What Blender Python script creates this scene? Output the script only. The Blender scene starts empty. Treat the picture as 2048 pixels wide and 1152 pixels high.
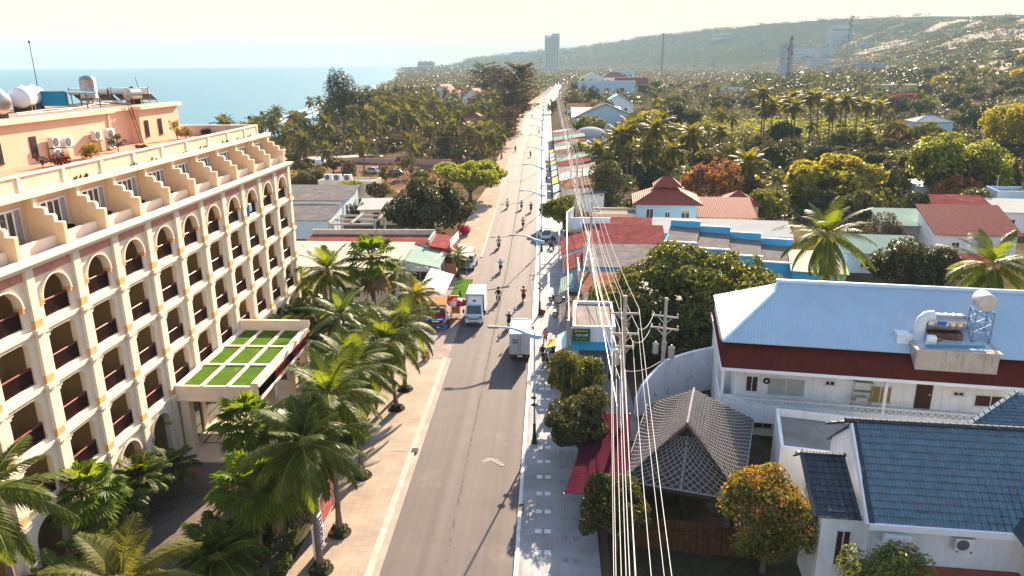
SKYMIX = .992; SKYTOP = .16; SKYTINT = (3.0, 2.65, 1.88, 1); SKYSTR = .10; EXPO = 2.12
HAZE = .00018; HAZECOL = (.32, .46, .55, 1); SEACOL = (.05, .15, .185, 1); DUNE = (342, 560, 40)
import bpy, math, random
from mathutils import Vector, Matrix, noise
C = bpy.context.scene.collection
PI = math.pi
rad = math.radians
# ------------------------------------------------------------------ camera solve: pixel of the 2048x1152 photo -> point in the world
FPX, CAMH = 1480.0, 24.0
PSI, TH, RHO = rad(2.95), rad(16.93), rad(0.43)
FV = Vector((-math.sin(PSI) * math.cos(TH), math.cos(PSI) * math.cos(TH), -math.sin(TH)))
R0 = Vector((math.cos(PSI), math.sin(PSI), 0))
U0 = R0.cross(FV)
RV = R0 * math.cos(RHO) - U0 * math.sin(RHO)
UV = U0 * math.cos(RHO) + R0 * math.sin(RHO)
CAM = Vector((0, 0, CAMH))
def ray(px, py): return FV + RV * ((px - 1024) / FPX) - UV * ((py - 576) / FPX)
def G(px, py, z=0.0):
    d = ray(px, py); return CAM + d * ((z - CAMH) / d.z)
def AtY(px, py, y):
    d = ray(px, py); return CAM + d * (y / d.y)
def AtX(px, py, x):
    d = ray(px, py); return CAM + d * (x / d.x)
# ------------------------------------------------------------------ materials
MATS = {}
def _n(nt, t, **kw):
    n = nt.nodes.new(t)
    for k, v in kw.items(): setattr(n, k, v)
    return n
def rgb(h):  # sRGB 0-255 tuple -> linear
    return tuple((c / 255 / 12.92) if c / 255 <= .04045 else ((c / 255 + .055) / 1.055) ** 2.4 for c in h)
def M(name, col, rough=.75, var=.18, scale=1.2, metal=0.0, streak=0.0, dirt=(.18, .14, .10), patch=0.0, patchcol=(.2, .12, .08),
      bump=0.0, wave=None, spec=.12, emit=None, coat=0):
    """procedural surface: base colour, cloudy variation, vertical stains, blotches, optional corrugation (axis,pitch,depth)"""
    if name in MATS: return MATS[name]
    m = bpy.data.materials.new(name); m.use_nodes = True; MATS[name] = m
    nt = m.node_tree; b = nt.nodes['Principled BSDF']; L = nt.links.new
    geo = _n(nt, 'ShaderNodeNewGeometry'); tc = _n(nt, 'ShaderNodeTexCoord')
    n1 = _n(nt, 'ShaderNodeTexNoise'); n1.inputs['Scale'].default_value = scale; n1.inputs['Detail'].default_value = 6; n1.inputs['Roughness'].default_value = .65
    L(geo.outputs['Position'], n1.inputs['Vector'])
    mr = _n(nt, 'ShaderNodeMapRange'); mr.inputs['From Min'].default_value = .3; mr.inputs['From Max'].default_value = .7
    mr.inputs['To Min'].default_value = 1 - var; mr.inputs['To Max'].default_value = 1 + var * .6
    L(n1.outputs['Fac'], mr.inputs['Value'])
    mul = _n(nt, 'ShaderNodeMix', data_type='RGBA', blend_type='MULTIPLY'); mul.inputs['Factor'].default_value = 1
    mul.inputs['A'].default_value = (*col, 1); L(mr.outputs['Result'], mul.inputs['B'])
    out = mul.outputs['Result']
    if patch:
        n3 = _n(nt, 'ShaderNodeTexNoise'); n3.inputs['Scale'].default_value = scale * .6; n3.inputs['Detail'].default_value = 8; n3.inputs['Roughness'].default_value = .7
        L(geo.outputs['Position'], n3.inputs['Vector'])
        r3 = _n(nt, 'ShaderNodeMapRange'); r3.inputs['From Min'].default_value = .62 - .25 * patch; r3.inputs['From Max'].default_value = .75 - .2 * patch; r3.inputs['To Max'].default_value = .85
        L(n3.outputs['Fac'], r3.inputs['Value'])
        mx = _n(nt, 'ShaderNodeMix', data_type='RGBA'); L(r3.outputs['Result'], mx.inputs['Factor']); L(out, mx.inputs['A']); mx.inputs['B'].default_value = (*patchcol, 1)
        out = mx.outputs['Result']
    if streak:
        mp = _n(nt, 'ShaderNodeMapping'); mp.inputs['Scale'].default_value = (3.5, 3.5, .35); L(geo.outputs['Position'], mp.inputs['Vector'])
        n2 = _n(nt, 'ShaderNodeTexNoise'); n2.inputs['Scale'].default_value = 1.0; n2.inputs['Detail'].default_value = 7; n2.inputs['Roughness'].default_value = .7
        L(mp.outputs['Vector'], n2.inputs['Vector'])
        r2 = _n(nt, 'ShaderNodeMapRange'); r2.inputs['From Min'].default_value = .5; r2.inputs['From Max'].default_value = .78; r2.inputs['To Max'].default_value = streak
        L(n2.outputs['Fac'], r2.inputs['Value'])
        mx = _n(nt, 'ShaderNodeMix', data_type='RGBA'); L(r2.outputs['Result'], mx.inputs['Factor']); L(out, mx.inputs['A']); mx.inputs['B'].default_value = (*dirt, 1)
        out = mx.outputs['Result']
    L(out, b.inputs['Base Color'])
    b.inputs['Roughness'].default_value = rough; b.inputs['Metallic'].default_value = metal
    b.inputs['Specular IOR Level'].default_value = spec if rough < .8 or spec > .25 else 0
    if coat: b.inputs['Coat Weight'].default_value = coat; b.inputs['Coat Roughness'].default_value = .08
    if emit: b.inputs['Emission Color'].default_value = (*col, 1); b.inputs['Emission Strength'].default_value = emit
    hgt = None
    if wave:
        ax, pitch, depth = wave
        w = _n(nt, 'ShaderNodeTexWave', wave_type='BANDS', bands_direction=ax); w.inputs['Scale'].default_value = 1 / pitch / 3.18; w.inputs['Distortion'].default_value = 0
        L(tc.outputs['Object'], w.inputs['Vector'])
        bp = _n(nt, 'ShaderNodeBump'); bp.inputs['Distance'].default_value = depth; bp.inputs['Strength'].default_value = 1
        L(w.outputs['Fac'], bp.inputs['Height']); L(bp.outputs['Normal'], b.inputs['Normal']); hgt = bp
    if bump:
        nb = _n(nt, 'ShaderNodeTexNoise'); nb.inputs['Scale'].default_value = scale * 9; nb.inputs['Detail'].default_value = 5
        L(geo.outputs['Position'], nb.inputs['Vector'])
        bp = _n(nt, 'ShaderNodeBump'); bp.inputs['Distance'].default_value = bump; bp.inputs['Strength'].default_value = .7
        L(nb.outputs['Fac'], bp.inputs['Height'])
        if hgt: L(hgt.outputs['Normal'], bp.inputs['Normal'])
        L(bp.outputs['Normal'], b.inputs['Normal'])
    return m
def LEAF(name, c1, c2, trans=.4, rough=.55, nscale=.5, spec=.3):
    """leaves: colour varies by leaf, by clump and by plant; light passes through"""
    if name in MATS: return MATS[name]
    m = bpy.data.materials.new(name); m.use_nodes = True; MATS[name] = m
    nt = m.node_tree; b = nt.nodes['Principled BSDF']; L = nt.links.new; o = nt.nodes['Material Output']
    geo = _n(nt, 'ShaderNodeNewGeometry'); oi = _n(nt, 'ShaderNodeObjectInfo')
    n1 = _n(nt, 'ShaderNodeTexNoise'); n1.inputs['Scale'].default_value = nscale; n1.inputs['Detail'].default_value = 3
    L(geo.outputs['Position'], n1.inputs['Vector'])
    a = _n(nt, 'ShaderNodeMath', operation='MULTIPLY_ADD'); L(geo.outputs['Random Per Island'], a.inputs[0]); a.inputs[1].default_value = .55
    a2 = _n(nt, 'ShaderNodeMath', operation='MULTIPLY_ADD'); L(n1.outputs['Fac'], a2.inputs[0]); a2.inputs[1].default_value = 1.1; a2.inputs[2].default_value = -.5
    L(a2.outputs[0], a.inputs[2])
    a3 = _n(nt, 'ShaderNodeMath', operation='MULTIPLY_ADD'); L(oi.outputs['Random'], a3.inputs[0]); a3.inputs[1].default_value = .35; L(a.outputs[0], a3.inputs[2]); a3.use_clamp = True
    mx = _n(nt, 'ShaderNodeMix', data_type='RGBA'); L(a3.outputs[0], mx.inputs['Factor']); mx.inputs['A'].default_value = (*c1, 1); mx.inputs['B'].default_value = (*c2, 1)
    L(mx.outputs['Result'], b.inputs['Base Color']); b.inputs['Roughness'].default_value = rough; b.inputs['Specular IOR Level'].default_value = spec
    t = _n(nt, 'ShaderNodeBsdfTranslucent'); g = _n(nt, 'ShaderNodeMix', data_type='RGBA', blend_type='MULTIPLY'); g.inputs['Factor'].default_value = 1
    L(mx.outputs['Result'], g.inputs['A']); g.inputs['B'].default_value = (1.9, 1.65, .6, 1); L(g.outputs['Result'], t.inputs['Color'])
    ms = _n(nt, 'ShaderNodeMixShader'); ms.inputs['Fac'].default_value = trans; L(b.outputs[0], ms.inputs[1]); L(t.outputs[0], ms.inputs[2]); L(ms.outputs[0], o.inputs['Surface'])
    return m
# ------------------------------------------------------------------ mesh building
class MB:
    def __init__(s, off=None): s.v = []; s.f = []; s.m = []; s.off = Vector(off) if off is not None else None
    def add(s, pts, faces, m=0):
        k = len(s.v)
        s.v.extend(pts)
        for f in faces: s.f.append(tuple(i + k for i in f)); s.m.append(m)
    def poly(s, pts, m=0): s.add([tuple(p) for p in pts], [tuple(range(len(pts)))], m)
    def box(s, x0, x1, y0, y1, z0, z1, m=0):
        if x0 > x1: x0, x1 = x1, x0
        if y0 > y1: y0, y1 = y1, y0
        if z0 > z1: z0, z1 = z1, z0
        p = [(x0, y0, z0), (x1, y0, z0), (x1, y1, z0), (x0, y1, z0), (x0, y0, z1), (x1, y0, z1), (x1, y1, z1), (x0, y1, z1)]
        s.add(p, [(0, 3, 2, 1), (4, 5, 6, 7), (0, 1, 5, 4), (1, 2, 6, 5), (2, 3, 7, 6), (3, 0, 4, 7)], m)
    def cbox(s, x0, x1, y0, y1, z0, z1, c=.02, m=0):
        """box with chamfered upright and top edges"""
        prof = [(x0 + c, y0), (x1 - c, y0), (x1, y0 + c), (x1, y1 - c), (x1 - c, y1), (x0 + c, y1), (x0, y1 - c), (x0, y0 + c)]
        cx, cy = (x0 + x1) / 2, (y0 + y1) / 2
        top = [(px + (c if px < cx else -c), py + (c if py < cy else -c)) for px, py in prof]
        v = [(a, b, z0) for a, b in prof] + [(a, b, z1 - c) for a, b in prof] + [(a, b, z1) for a, b in top]
        f = [tuple(reversed(range(8))), tuple(range(16, 24))]
        for k in (0, 8):
            for i in range(8): j = (i + 1) % 8; f.append((k + i, k + j, k + 8 + j, k + 8 + i))
        s.add(v, f, m)
    def beam(s, a, b, w, h, m=0, up=(0, 0, 1)):
        a = Vector(a); b = Vector(b); d = (b - a).normalized(); u = Vector(up)
        if abs(d.dot(u)) > .98: u = Vector((0, 1, 0))
        r = d.cross(u).normalized() * (w / 2); t = r.cross(d).normalized() * (h / 2)
        p = [a - r - t, a + r - t, a + r + t, a - r + t, b - r - t, b + r - t, b + r + t, b - r + t]
        s.add([tuple(q) for q in p], [(0, 1, 2, 3), (4, 7, 6, 5), (0, 4, 5, 1), (1, 5, 6, 2), (2, 6, 7, 3), (3, 7, 4, 0)], m)
    def tube(s, pts, r, n=8, m=0, cap=True):
        pts = [Vector(p) for p in pts]; k0 = len(s.v); N = len(pts)
        if not isinstance(r, (list, tuple)): r = [r] * N
        prev = None
        for i, p in enumerate(pts):
            d = (pts[min(i + 1, N - 1)] - pts[max(i - 1, 0)]).normalized()
            if prev is None:
                u = Vector((0, 0, 1)) if abs(d.z) < .9 else Vector((1, 0, 0)); a = d.cross(u).normalized()
            else:
                a = (prev - d * prev.dot(d)).normalized()
            prev = a; b = d.cross(a)
            for j in range(n):
                t = 2 * PI * j / n; q = p + (a * math.cos(t) + b * math.sin(t)) * r[i]; s.v.append(tuple(q))
        for i in range(N - 1):
            for j in range(n):
                jj = (j + 1) % n; s.f.append((k0 + i * n + j, k0 + i * n + jj, k0 + (i + 1) * n + jj, k0 + (i + 1) * n + j)); s.m.append(m)
        if cap:
            s.f.append(tuple(k0 + j for j in reversed(range(n)))); s.m.append(m)
            s.f.append(tuple(k0 + (N - 1) * n + j for j in range(n))); s.m.append(m)
    def lathe(s, prof, c=(0, 0, 0), n=16, m=0, axis='Z'):
        """prof = (radius, height) list turned about an axis through c"""
        k0 = len(s.v); c = Vector(c)
        for r, z in prof:
            for j in range(n):
                t = 2 * PI * j / n; a, b = r * math.cos(t), r * math.sin(t)
                q = (a, b, z) if axis == 'Z' else ((z, a, b) if axis == 'X' else (b, z, a))
                s.v.append(tuple(c + Vector(q)))
        for i in range(len(prof) - 1):
            for j in range(n):
                jj = (j + 1) % n; s.f.append((k0 + i * n + j, k0 + i * n + jj, k0 + (i + 1) * n + jj, k0 + (i + 1) * n + j)); s.m.append(m)
        s.f.append(tuple(k0 + j for j in reversed(range(n)))); s.m.append(m)
        s.f.append(tuple(k0 + (len(prof) - 1) * n + j for j in range(n))); s.m.append(m)
    def prism(s, poly, z0, z1, m=0):
        """poly: list of (x,y), counter-clockwise"""
        n = len(poly)
        v = [(x, y, z0) for x, y in poly] + [(x, y, z1) for x, y in poly]
        f = [tuple(reversed(range(n))), tuple(range(n, 2 * n))] + [(i, (i + 1) % n, n + (i + 1) % n, n + i) for i in range(n)]
        s.add(v, f, m)
    def slab(s, top, th, m=0):
        """any planar polygon of 3-D points, thickened straight down"""
        n = len(top); v = [tuple(p) for p in top] + [(p[0], p[1], p[2] - th) for p in top]
        f = [tuple(range(n)), tuple(reversed(range(n, 2 * n)))] + [(i, n + i, n + (i + 1) % n, (i + 1) % n) for i in range(n)]
        s.add(v, f, m)
    def build(s, name, mats, parent=None, smooth=False, loc=None):
        off = s.off
        me = bpy.data.meshes.new(name)
        v = s.v if off is None else [(a - off.x, b - off.y, c - off.z) for a, b, c in s.v]
        me.from_pydata(v, [], s.f)
        if not isinstance(mats, (list, tuple)): mats = [mats]
        for mt in mats: me.materials.append(mt)
        if len(mats) > 1: me.polygons.foreach_set('material_index', s.m)
        if smooth is True: me.polygons.foreach_set('use_smooth', [True] * len(s.f))
        me.update()
        o = bpy.data.objects.new(name, me); C.objects.link(o)
        if smooth and smooth is not True: me.set_sharp_from_angle(angle=rad(smooth)); me.polygons.foreach_set('use_smooth', [True] * len(s.f))
        if parent is not None: o.parent = parent
        elif off is not None: o.location = off
        if loc is not None: o.location = loc
        return o
def tag(o, label=None, cat=None, group=None, kind=None):
    if label: o['label'] = label
    if cat: o['category'] = cat
    if group: o['group'] = group
    if kind: o['kind'] = kind
    return o
def thing(name, label, cat, loc=(0, 0, 0), rz=0, group=None):
    o = bpy.data.objects.new(name, None); C.objects.link(o); o.location = loc; o.rotation_euler = (0, 0, rz); o.empty_display_size = .3
    return tag(o, label, cat, group)
def kids(o): return [c for c in o.children]
def dup(o, parent=None, kd=None):
    c = o.copy(); C.objects.link(c)
    if parent is not None: c.parent = parent
    for k in list(o.children): dup(k, c)
    return c
class Proto:
    """first placing uses the model itself, later ones copy it with its parts"""
    def __init__(s, root): s.root = root; s.used = False
    def put(s, loc, rz=0, sc=1, label=None, group=None, cat=None, tilt=None):
        o = dup(s.root) if s.used else s.root
        s.used = True
        o.location = loc; o.rotation_euler = (tilt[0] if tilt else 0, tilt[1] if tilt else 0, rz)
        o.scale = (sc, sc, sc) if not isinstance(sc, (tuple, list)) else sc
        tag(o, label, cat, group); return o
_fc = {}
def text(body, size, mat, parent, loc, rot, name='lettering', depth=.01, align='CENTER', bold=0.0, sx=1.0):
    """lettering turned into a mesh of its own under its sign"""
    cu = bpy.data.curves.new('t', 'FONT'); cu.body = body; cu.size = size; cu.extrude = depth; cu.align_x = align; cu.align_y = 'CENTER'; cu.offset = bold; cu.resolution_u = 2
    t = bpy.data.objects.new('t', cu); C.objects.link(t)
    bpy.context.view_layer.update()
    me = bpy.data.meshes.new_from_object(t.evaluated_get(bpy.context.evaluated_depsgraph_get()))
    bpy.data.objects.remove(t); bpy.data.curves.remove(cu)
    me.name = name; me.materials.clear(); me.materials.append(mat)
    o = bpy.data.objects.new(name, me); C.objects.link(o); o.parent = parent; o.location = loc; o.rotation_euler = rot; o.scale = (sx, 1, 1)
    return o
def nz(x, y, z=0): return noise.noise(Vector((x, y, z)))
def lerp(a, b, t): return a + (b - a) * t
def pw(xs, x):
    """piecewise-linear table lookup"""
    if x <= xs[0][0]: return xs[0][1]
    for (a, va), (b, vb) in zip(xs, xs[1:]):
        if x <= b: return va + (vb - va) * (x - a) / (b - a)
    return xs[-1][1]
def sst(a, b, x):
    t = min(1, max(0, (x - a) / (b - a))); return t * t * (3 - 2 * t)
ORD = ['first', 'second', 'third', 'fourth', 'fifth', 'sixth', 'seventh', 'eighth', 'ninth', 'tenth', 'eleventh', 'twelfth', 'thirteenth', 'fourteenth', 'fifteenth', 'sixteenth']
# ------------------------------------------------------------------ ground plan
RCT = [(-40, -1.6), (88, -1.6), (127, -2.1), (165, -2.5), (192, -2.9), (280, -3.3), (363, -3.5), (440, -2.5), (511, -.6), (640, 6), (760, 11), (1100, 16), (1600, 20)]
LCT = [(-40, -8.5), (88, -8.5), (127, -8.9), (165, -9.9), (192, -10.3), (280, -10.6), (363, -10.8), (440, -10), (511, -8.2), (640, -1), (760, 4), (1100, 9), (1600, 13)]
def rx(y): return pw(RCT, y)      # right edge of the road
def lx(y): return pw(LCT, y)      # left edge
SH = [(-300, -62), (0, -78), (100, -86), (200, -95), (275, -101), (600, -150), (1000, -215), (1450, -296), (1900, -400), (2300, -455), (2600, -510), (2800, -430), (9000, -300)]
def shore(y): return pw(SH, y)
FOOT = [(-300, 110), (100, 105), (250, 120), (400, 150), (700, 220), (1200, 330), (1800, 420), (2600, 500)]
RIDGE = [(-300, 400), (300, 420), (700, 566), (1000, 620), (1400, 760), (1900, 800), (2600, 820)]
RH = [(-300, 60), (300, 46), (700, 56), (1000, 74), (1250, 80), (1400, 88), (1900, 110), (2600, 134)]
def ground_z(x, y):
    s = shore(y)
    base = -3.2 + 3.2 * sst(s - 8, s + 14, x)
    u = (x - pw(FOOT, y)) / (pw(RIDGE, y) - pw(FOOT, y))
    h = 0
    if u > 0:
        uu = min(u, 1.0); h = pw(RH, y) * (uu ** 1.35) * (1 if u < 1 else max(.25, 1 - (u - 1) * .6))
        h += u * 11 * nz(x * .012, y * .012) + min(u, 1) * 5 * nz(x * .04, y * .04, 3)
        h = max(0, h)
    # the far ridge across the view
    ry = pw([(-900, 3600), (0, 3500), (600, 2700), (900, 2300)], x)
    rh = pw([(-900, 20), (-640, 26), (-480, 30), (-300, 50), (0, 74), (150, 84), (330, 108), (600, 132), (900, 140), (2500, 150)], x)
    v = (y - (ry - 1100)) / 1100
    if v > 0 and x > s:
        h2 = rh * (min(v, 1) ** 1.2) + 7 * min(v, 1) * nz(x * .006, y * .006, 7) + 3 * min(v, 1) * nz(x * .03, y * .03, 5)
        h = max(h, h2 * sst(s, s + 60, x))
    return base + h
GROUND_NODES = None
def setting():
    # ---------------- camera
    cam = bpy.data.cameras.new('camera'); co = bpy.data.objects.new('camera', cam); C.objects.link(co)
    mw = Matrix((RV, UV, -FV)).transposed().to_4x4(); mw.translation = CAM; co.matrix_world = mw
    cam.sensor_width = 36; cam.lens = FPX / 2048 * 36; cam.clip_end = 60000; cam.clip_start = .5
    sc = bpy.context.scene; sc.camera = co
    # ---------------- sun and sky
    el, az = rad(24.5), rad(13.5)          # az from +Y towards +X
    sun = bpy.data.lights.new('sun', 'SUN'); so = bpy.data.objects.new('sun', sun); C.objects.link(so)
    sun.energy = 5.0; sun.angle = rad(.55); sun.color = (1, .82, .60)
    d = Vector((math.sin(az) * math.cos(el), math.cos(az) * math.cos(el), math.sin(el)))
    so.rotation_euler = (-d).to_track_quat('-Z', 'Y').to_euler(); so.location = (60, 200, 150)
    w = bpy.data.worlds.new('World'); sc.world = w; w.use_nodes = True; nt = w.node_tree; L = nt.links.new
    bg = nt.nodes['Background']; sky = nt.nodes.new('ShaderNodeTexSky'); sky.sky_type = 'NISHITA'; sky.sun_disc = False
    sky.sun_elevation = el; sky.sun_rotation = az; sky.air_density = 1.0; sky.dust_density = .8; sky.ozone_density = 3.5; sky.altitude = 20
    hs = nt.nodes.new('ShaderNodeMix'); hs.data_type = 'RGBA'; 
    tcs = nt.nodes.new('ShaderNodeTexCoord'); sps = nt.nodes.new('ShaderNodeSeparateXYZ'); L(tcs.outputs['Generated'], sps.inputs[0])
    mrs = nt.nodes.new('ShaderNodeMapRange'); mrs.inputs['From Min'].default_value = .08; mrs.inputs['From Max'].default_value = .42; mrs.inputs['To Min'].default_value = SKYMIX; mrs.inputs['To Max'].default_value = SKYTOP
    L(sps.outputs['Z'], mrs.inputs['Value']); L(mrs.outputs['Result'], hs.inputs['Factor'])
    L(sky.outputs[0], hs.inputs['A']); hs.inputs['B'].default_value = SKYTINT
    L(hs.outputs['Result'], bg.inputs['Color']); bg.inputs['Strength'].default_value = SKYSTR
    vs = sc.view_settings; vs.view_transform = 'Standard'; vs.look = 'None'; vs.gamma = 1; vs.exposure = EXPO
    sc.cycles.max_bounces = 6; sc.cycles.volume_bounces = 1; sc.cycles.transparent_max_bounces = 6; sc.cycles.diffuse_bounces = 4; sc.cycles.glossy_bounces = 2; sc.cycles.transmission_bounces = 4
    sc.cycles.use_denoising = True; sc.cycles.caustics_reflective = False; sc.cycles.caustics_refractive = False
    # ---------------- terrain sheet
    def axis(spec):
        out = []
        for a, b, st in spec:
            x = a
            while x < b - 1e-6: out.append(x); x += st
        out.append(spec[-1][1]); return out
    xs = axis([(-1500, -700, 100), (-700, -240, 20), (-240, -60, 6), (-60, 60, 15), (60, 200, 7), (200, 900, 14), (900, 2600, 100)])
    ys = axis([(-260, 100, 20), (100, 700, 10), (700, 1500, 20), (1500, 3800, 40), (3800, 4600, 100)])
    mb = MB(); nx = len(xs)
    for y in ys:
        for x in xs: mb.v.append((x, y, ground_z(x, y)))
    for j in range(len(ys) - 1):
        for i in range(nx - 1): mb.f.append((j * nx + i, j * nx + i + 1, (j + 1) * nx + i + 1, (j + 1) * nx + i))
    mb.m = [0] * len(mb.f)
    gm = M('ground_soil', (.115, .080, .050), rough=.95, var=.35, scale=.25, bump=.04, patch=.6, patchcol=(.050, .050, .022), spec=.03)
    nt = gm.node_tree; L = nt.links.new; b = nt.nodes['Principled BSDF']; src = b.inputs['Base Color'].links[0].from_socket
    geo = _n(nt, 'ShaderNodeNewGeometry'); sp = _n(nt, 'ShaderNodeSeparateXYZ'); L(geo.outputs['Position'], sp.inputs[0])
    big = _n(nt, 'ShaderNodeTexNoise'); big.inputs['Scale'].default_value = .011; big.inputs['Detail'].default_value = 7; big.inputs['Roughness'].default_value = .6; L(geo.outputs['Position'], big.inputs['Vector'])
    # dune sand shows high on the hills, scrub elsewhere
    zr = _n(nt, 'ShaderNodeMapRange'); zr.inputs['From Min'].default_value = 6; zr.inputs['From Max'].default_value = 24; L(sp.outputs['Z'], zr.inputs['Value'])
    scr = _n(nt, 'ShaderNodeMix', data_type='RGBA'); L(zr.outputs['Result'], scr.inputs['Factor']); L(src, scr.inputs['A']); scr.inputs['B'].default_value = (.045, .050, .026, 1)
    br = _n(nt, 'ShaderNodeMapRange'); br.inputs['From Min'].default_value = .52; br.inputs['From Max'].default_value = .58; L(big.outputs['Fac'], br.inputs['Value'])
    yr = _n(nt, 'ShaderNodeMapRange'); yr.inputs['From Min'].default_value = 1900; yr.inputs['From Max'].default_value = 1500; L(sp.outputs['Y'], yr.inputs['Value'])
    mu = _n(nt, 'ShaderNodeMath', operation='MULTIPLY'); L(br.outputs['Result'], mu.inputs[0]); L(zr.outputs['Result'], mu.inputs[1])
    mu1 = _n(nt, 'ShaderNodeMath', operation='MULTIPLY'); L(mu.outputs[0], mu1.inputs[0]); L(yr.outputs['Result'], mu1.inputs[1])
    # the bare dune face on the right
    vd = _n(nt, 'ShaderNodeVectorMath', operation='DISTANCE'); vsx = _n(nt, 'ShaderNodeVectorMath', operation='MULTIPLY'); vsx.inputs[1].default_value = (1, .42, 0)
    L(geo.outputs['Position'], vsx.inputs[0]); L(vsx.outputs[0], vd.inputs[0]); vd.inputs[1].default_value = (DUNE[0], DUNE[1] * .42, 0)
    wob = _n(nt, 'ShaderNodeMath', operation='MULTIPLY_ADD'); L(big.outputs['Fac'], wob.inputs[0]); wob.inputs[1].default_value = 90; L(vd.outputs['Value'], wob.inputs[2])
    dr = _n(nt, 'ShaderNodeMapRange'); dr.inputs['From Min'].default_value = 45 + DUNE[2]; dr.inputs['From Max'].default_value = 40 + DUNE[2]; L(wob.outputs[0], dr.inputs['Value'])
    mxm = _n(nt, 'ShaderNodeMath', operation='MAXIMUM'); L(mu1.outputs[0], mxm.inputs[0]); L(dr.outputs['Result'], mxm.inputs[1])
    # beach
    zb = _n(nt, 'ShaderNodeMapRange'); zb.inputs['From Min'].default_value = -.35; zb.inputs['From Max'].default_value = -.75; L(sp.outputs['Z'], zb.inputs['Value'])
    mxb = _n(nt, 'ShaderNodeMath', operation='MAXIMUM'); L(mxm.outputs[0], mxb.inputs[0]); L(zb.outputs['Result'], mxb.inputs[1])
    fin = _n(nt, 'ShaderNodeMix', data_type='RGBA'); L(mxb.outputs[0], fin.inputs['Factor']); L(scr.outputs['Result'], fin.inputs['A']); fin.inputs['B'].default_value = (.50, .40, .30, 1)
    L(fin.outputs['Result'], b.inputs['Base Color'])
    tag(mb.build('ground', gm, smooth=True), kind='structure')
    # ---------------- sea
    sm = bpy.data.materials.new('sea_water'); sm.use_nodes = True; nt = sm.node_tree; b = nt.nodes['Principled BSDF']; L = nt.links.new
    b.inputs['Base Color'].default_value = SEACOL; b.inputs['Roughness'].default_value = .38; b.inputs['Specular IOR Level'].default_value = .25
    geo = _n(nt, 'ShaderNodeNewGeometry'); mp = _n(nt, 'ShaderNodeMapping'); mp.inputs['Scale'].default_value = (.10, .35, 1); L(geo.outputs['Position'], mp.inputs['Vector'])
    n1 = _n(nt, 'ShaderNodeTexNoise'); n1.inputs['Scale'].default_value = .6; n1.inputs['Detail'].default_value = 8; n1.inputs['Roughness'].default_value = .7; L(mp.outputs['Vector'], n1.inputs['Vector'])
    bp = _n(nt, 'ShaderNodeBump'); bp.inputs['Distance'].default_value = .5; bp.inputs['Strength'].default_value = .8; L(n1.outputs['Fac'], bp.inputs['Height']); L(bp.outputs['Normal'], b.inputs['Normal'])
    cr = _n(nt, 'ShaderNodeMix', data_type='RGBA'); n2 = _n(nt, 'ShaderNodeTexNoise'); n2.inputs['Scale'].default_value = .02; n2.inputs['Detail'].default_value = 6; mp2 = _n(nt, 'ShaderNodeMapping'); mp2.inputs['Scale'].default_value = (.4, 1.6, 1)
    L(geo.outputs['Position'], mp2.inputs['Vector']); L(mp2.outputs['Vector'], n2.inputs['Vector']); L(n2.outputs['Fac'], cr.inputs['Factor'])
    cr.inputs['A'].default_value = tuple(c * .8 for c in SEACOL[:3]) + (1,); cr.inputs['B'].default_value = tuple(c * 1.2 for c in SEACOL[:3]) + (1,); L(cr.outputs['Result'], b.inputs['Base Color'])
    mb = MB(); X0, X1, Y0, Y1 = -7400, 2500, -260, 7400
    mb.poly([(X0, Y0, -1.1), (X1, Y0, -1.1), (X1, Y1, -1.1), (X0, Y1, -1.1)])
    tag(mb.build('sea', sm), kind='structure')
    # surf line along the beach
    mb = MB(); fm = M('sea_foam', (.72, .72, .68), rough=.9, var=.3, scale=.4)
    for k in range(3):
        random.seed(k)
        for i in range(60):
            y0 = 60 + i * 14; y1 = y0 + 8 + random.random() * 6
            o0 = -4.5 - k * 6 + 2 * nz(y0 * .05, k); o1 = -4.5 - k * 6 + 2 * nz(y1 * .05, k); wd = .5 + .8 * random.random()
            mb.poly([(shore(y0) + o0 - wd, y0, -1.06), (shore(y0) + o0 + wd, y0, -1.06), (shore(y1) + o1 + wd, y1, -1.06), (shore(y1) + o1 - wd, y1, -1.06)])
    tag(mb.build('surf', fm), kind='structure')
    # ---------------- air
    hm = bpy.data.materials.new('haze_air'); hm.use_nodes = True; nt = hm.node_tree
    for n in list(nt.nodes):
        if n.type == 'BSDF_PRINCIPLED': nt.nodes.remove(n)
    pv = nt.nodes.new('ShaderNodeVolumePrincipled'); pv.inputs['Color'].default_value = HAZECOL; pv.inputs['Density'].default_value = HAZE; pv.inputs['Anisotropy'].default_value = 0.0
    nt.links.new(pv.outputs[0], nt.nodes['Material Output'].inputs['Volume'])
    mb = MB(); mb.box(-7500, 2700, -300, 7500, -6, 165)
    if HAZE > 0: tag(mb.build('haze', hm), kind='stuff')
    # ---------------- road
    def strip(name, fl, fr, z, mat, y0, y1, st=8, skirt=0.0):
        mb = MB(); ys = []; y = y0
        while y < y1: ys.append(y); y += st
        ys.append(y1)
        for a, b in zip(ys, ys[1:]):
            mb.poly([(fl(a), a, z), (fr(a), a, z), (fr(b), b, z), (fl(b), b, z)])
            if skirt:
                mb.poly([(fl(a), a, z - skirt), (fl(a), a, z), (fl(b), b, z), (fl(b), b, z - skirt)])
                mb.poly([(fr(a), a, z), (fr(a), a, z - skirt), (fr(b), b, z - skirt), (fr(b), b, z)])
        return tag(mb.build(name, mat), kind='structure')
    am = M('asphalt', (.098, .078, .074), rough=.85, var=.10, scale=.35, bump=.003, patch=.15, patchcol=(.15, .115, .10), spec=.3)
    # worn wheel tracks: paler lengthwise bands, a fact of the road surface
    nt = am.node_tree; L = nt.links.new; b = nt.nodes['Principled BSDF']; src = b.inputs['Base Color'].links[0].from_socket
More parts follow.
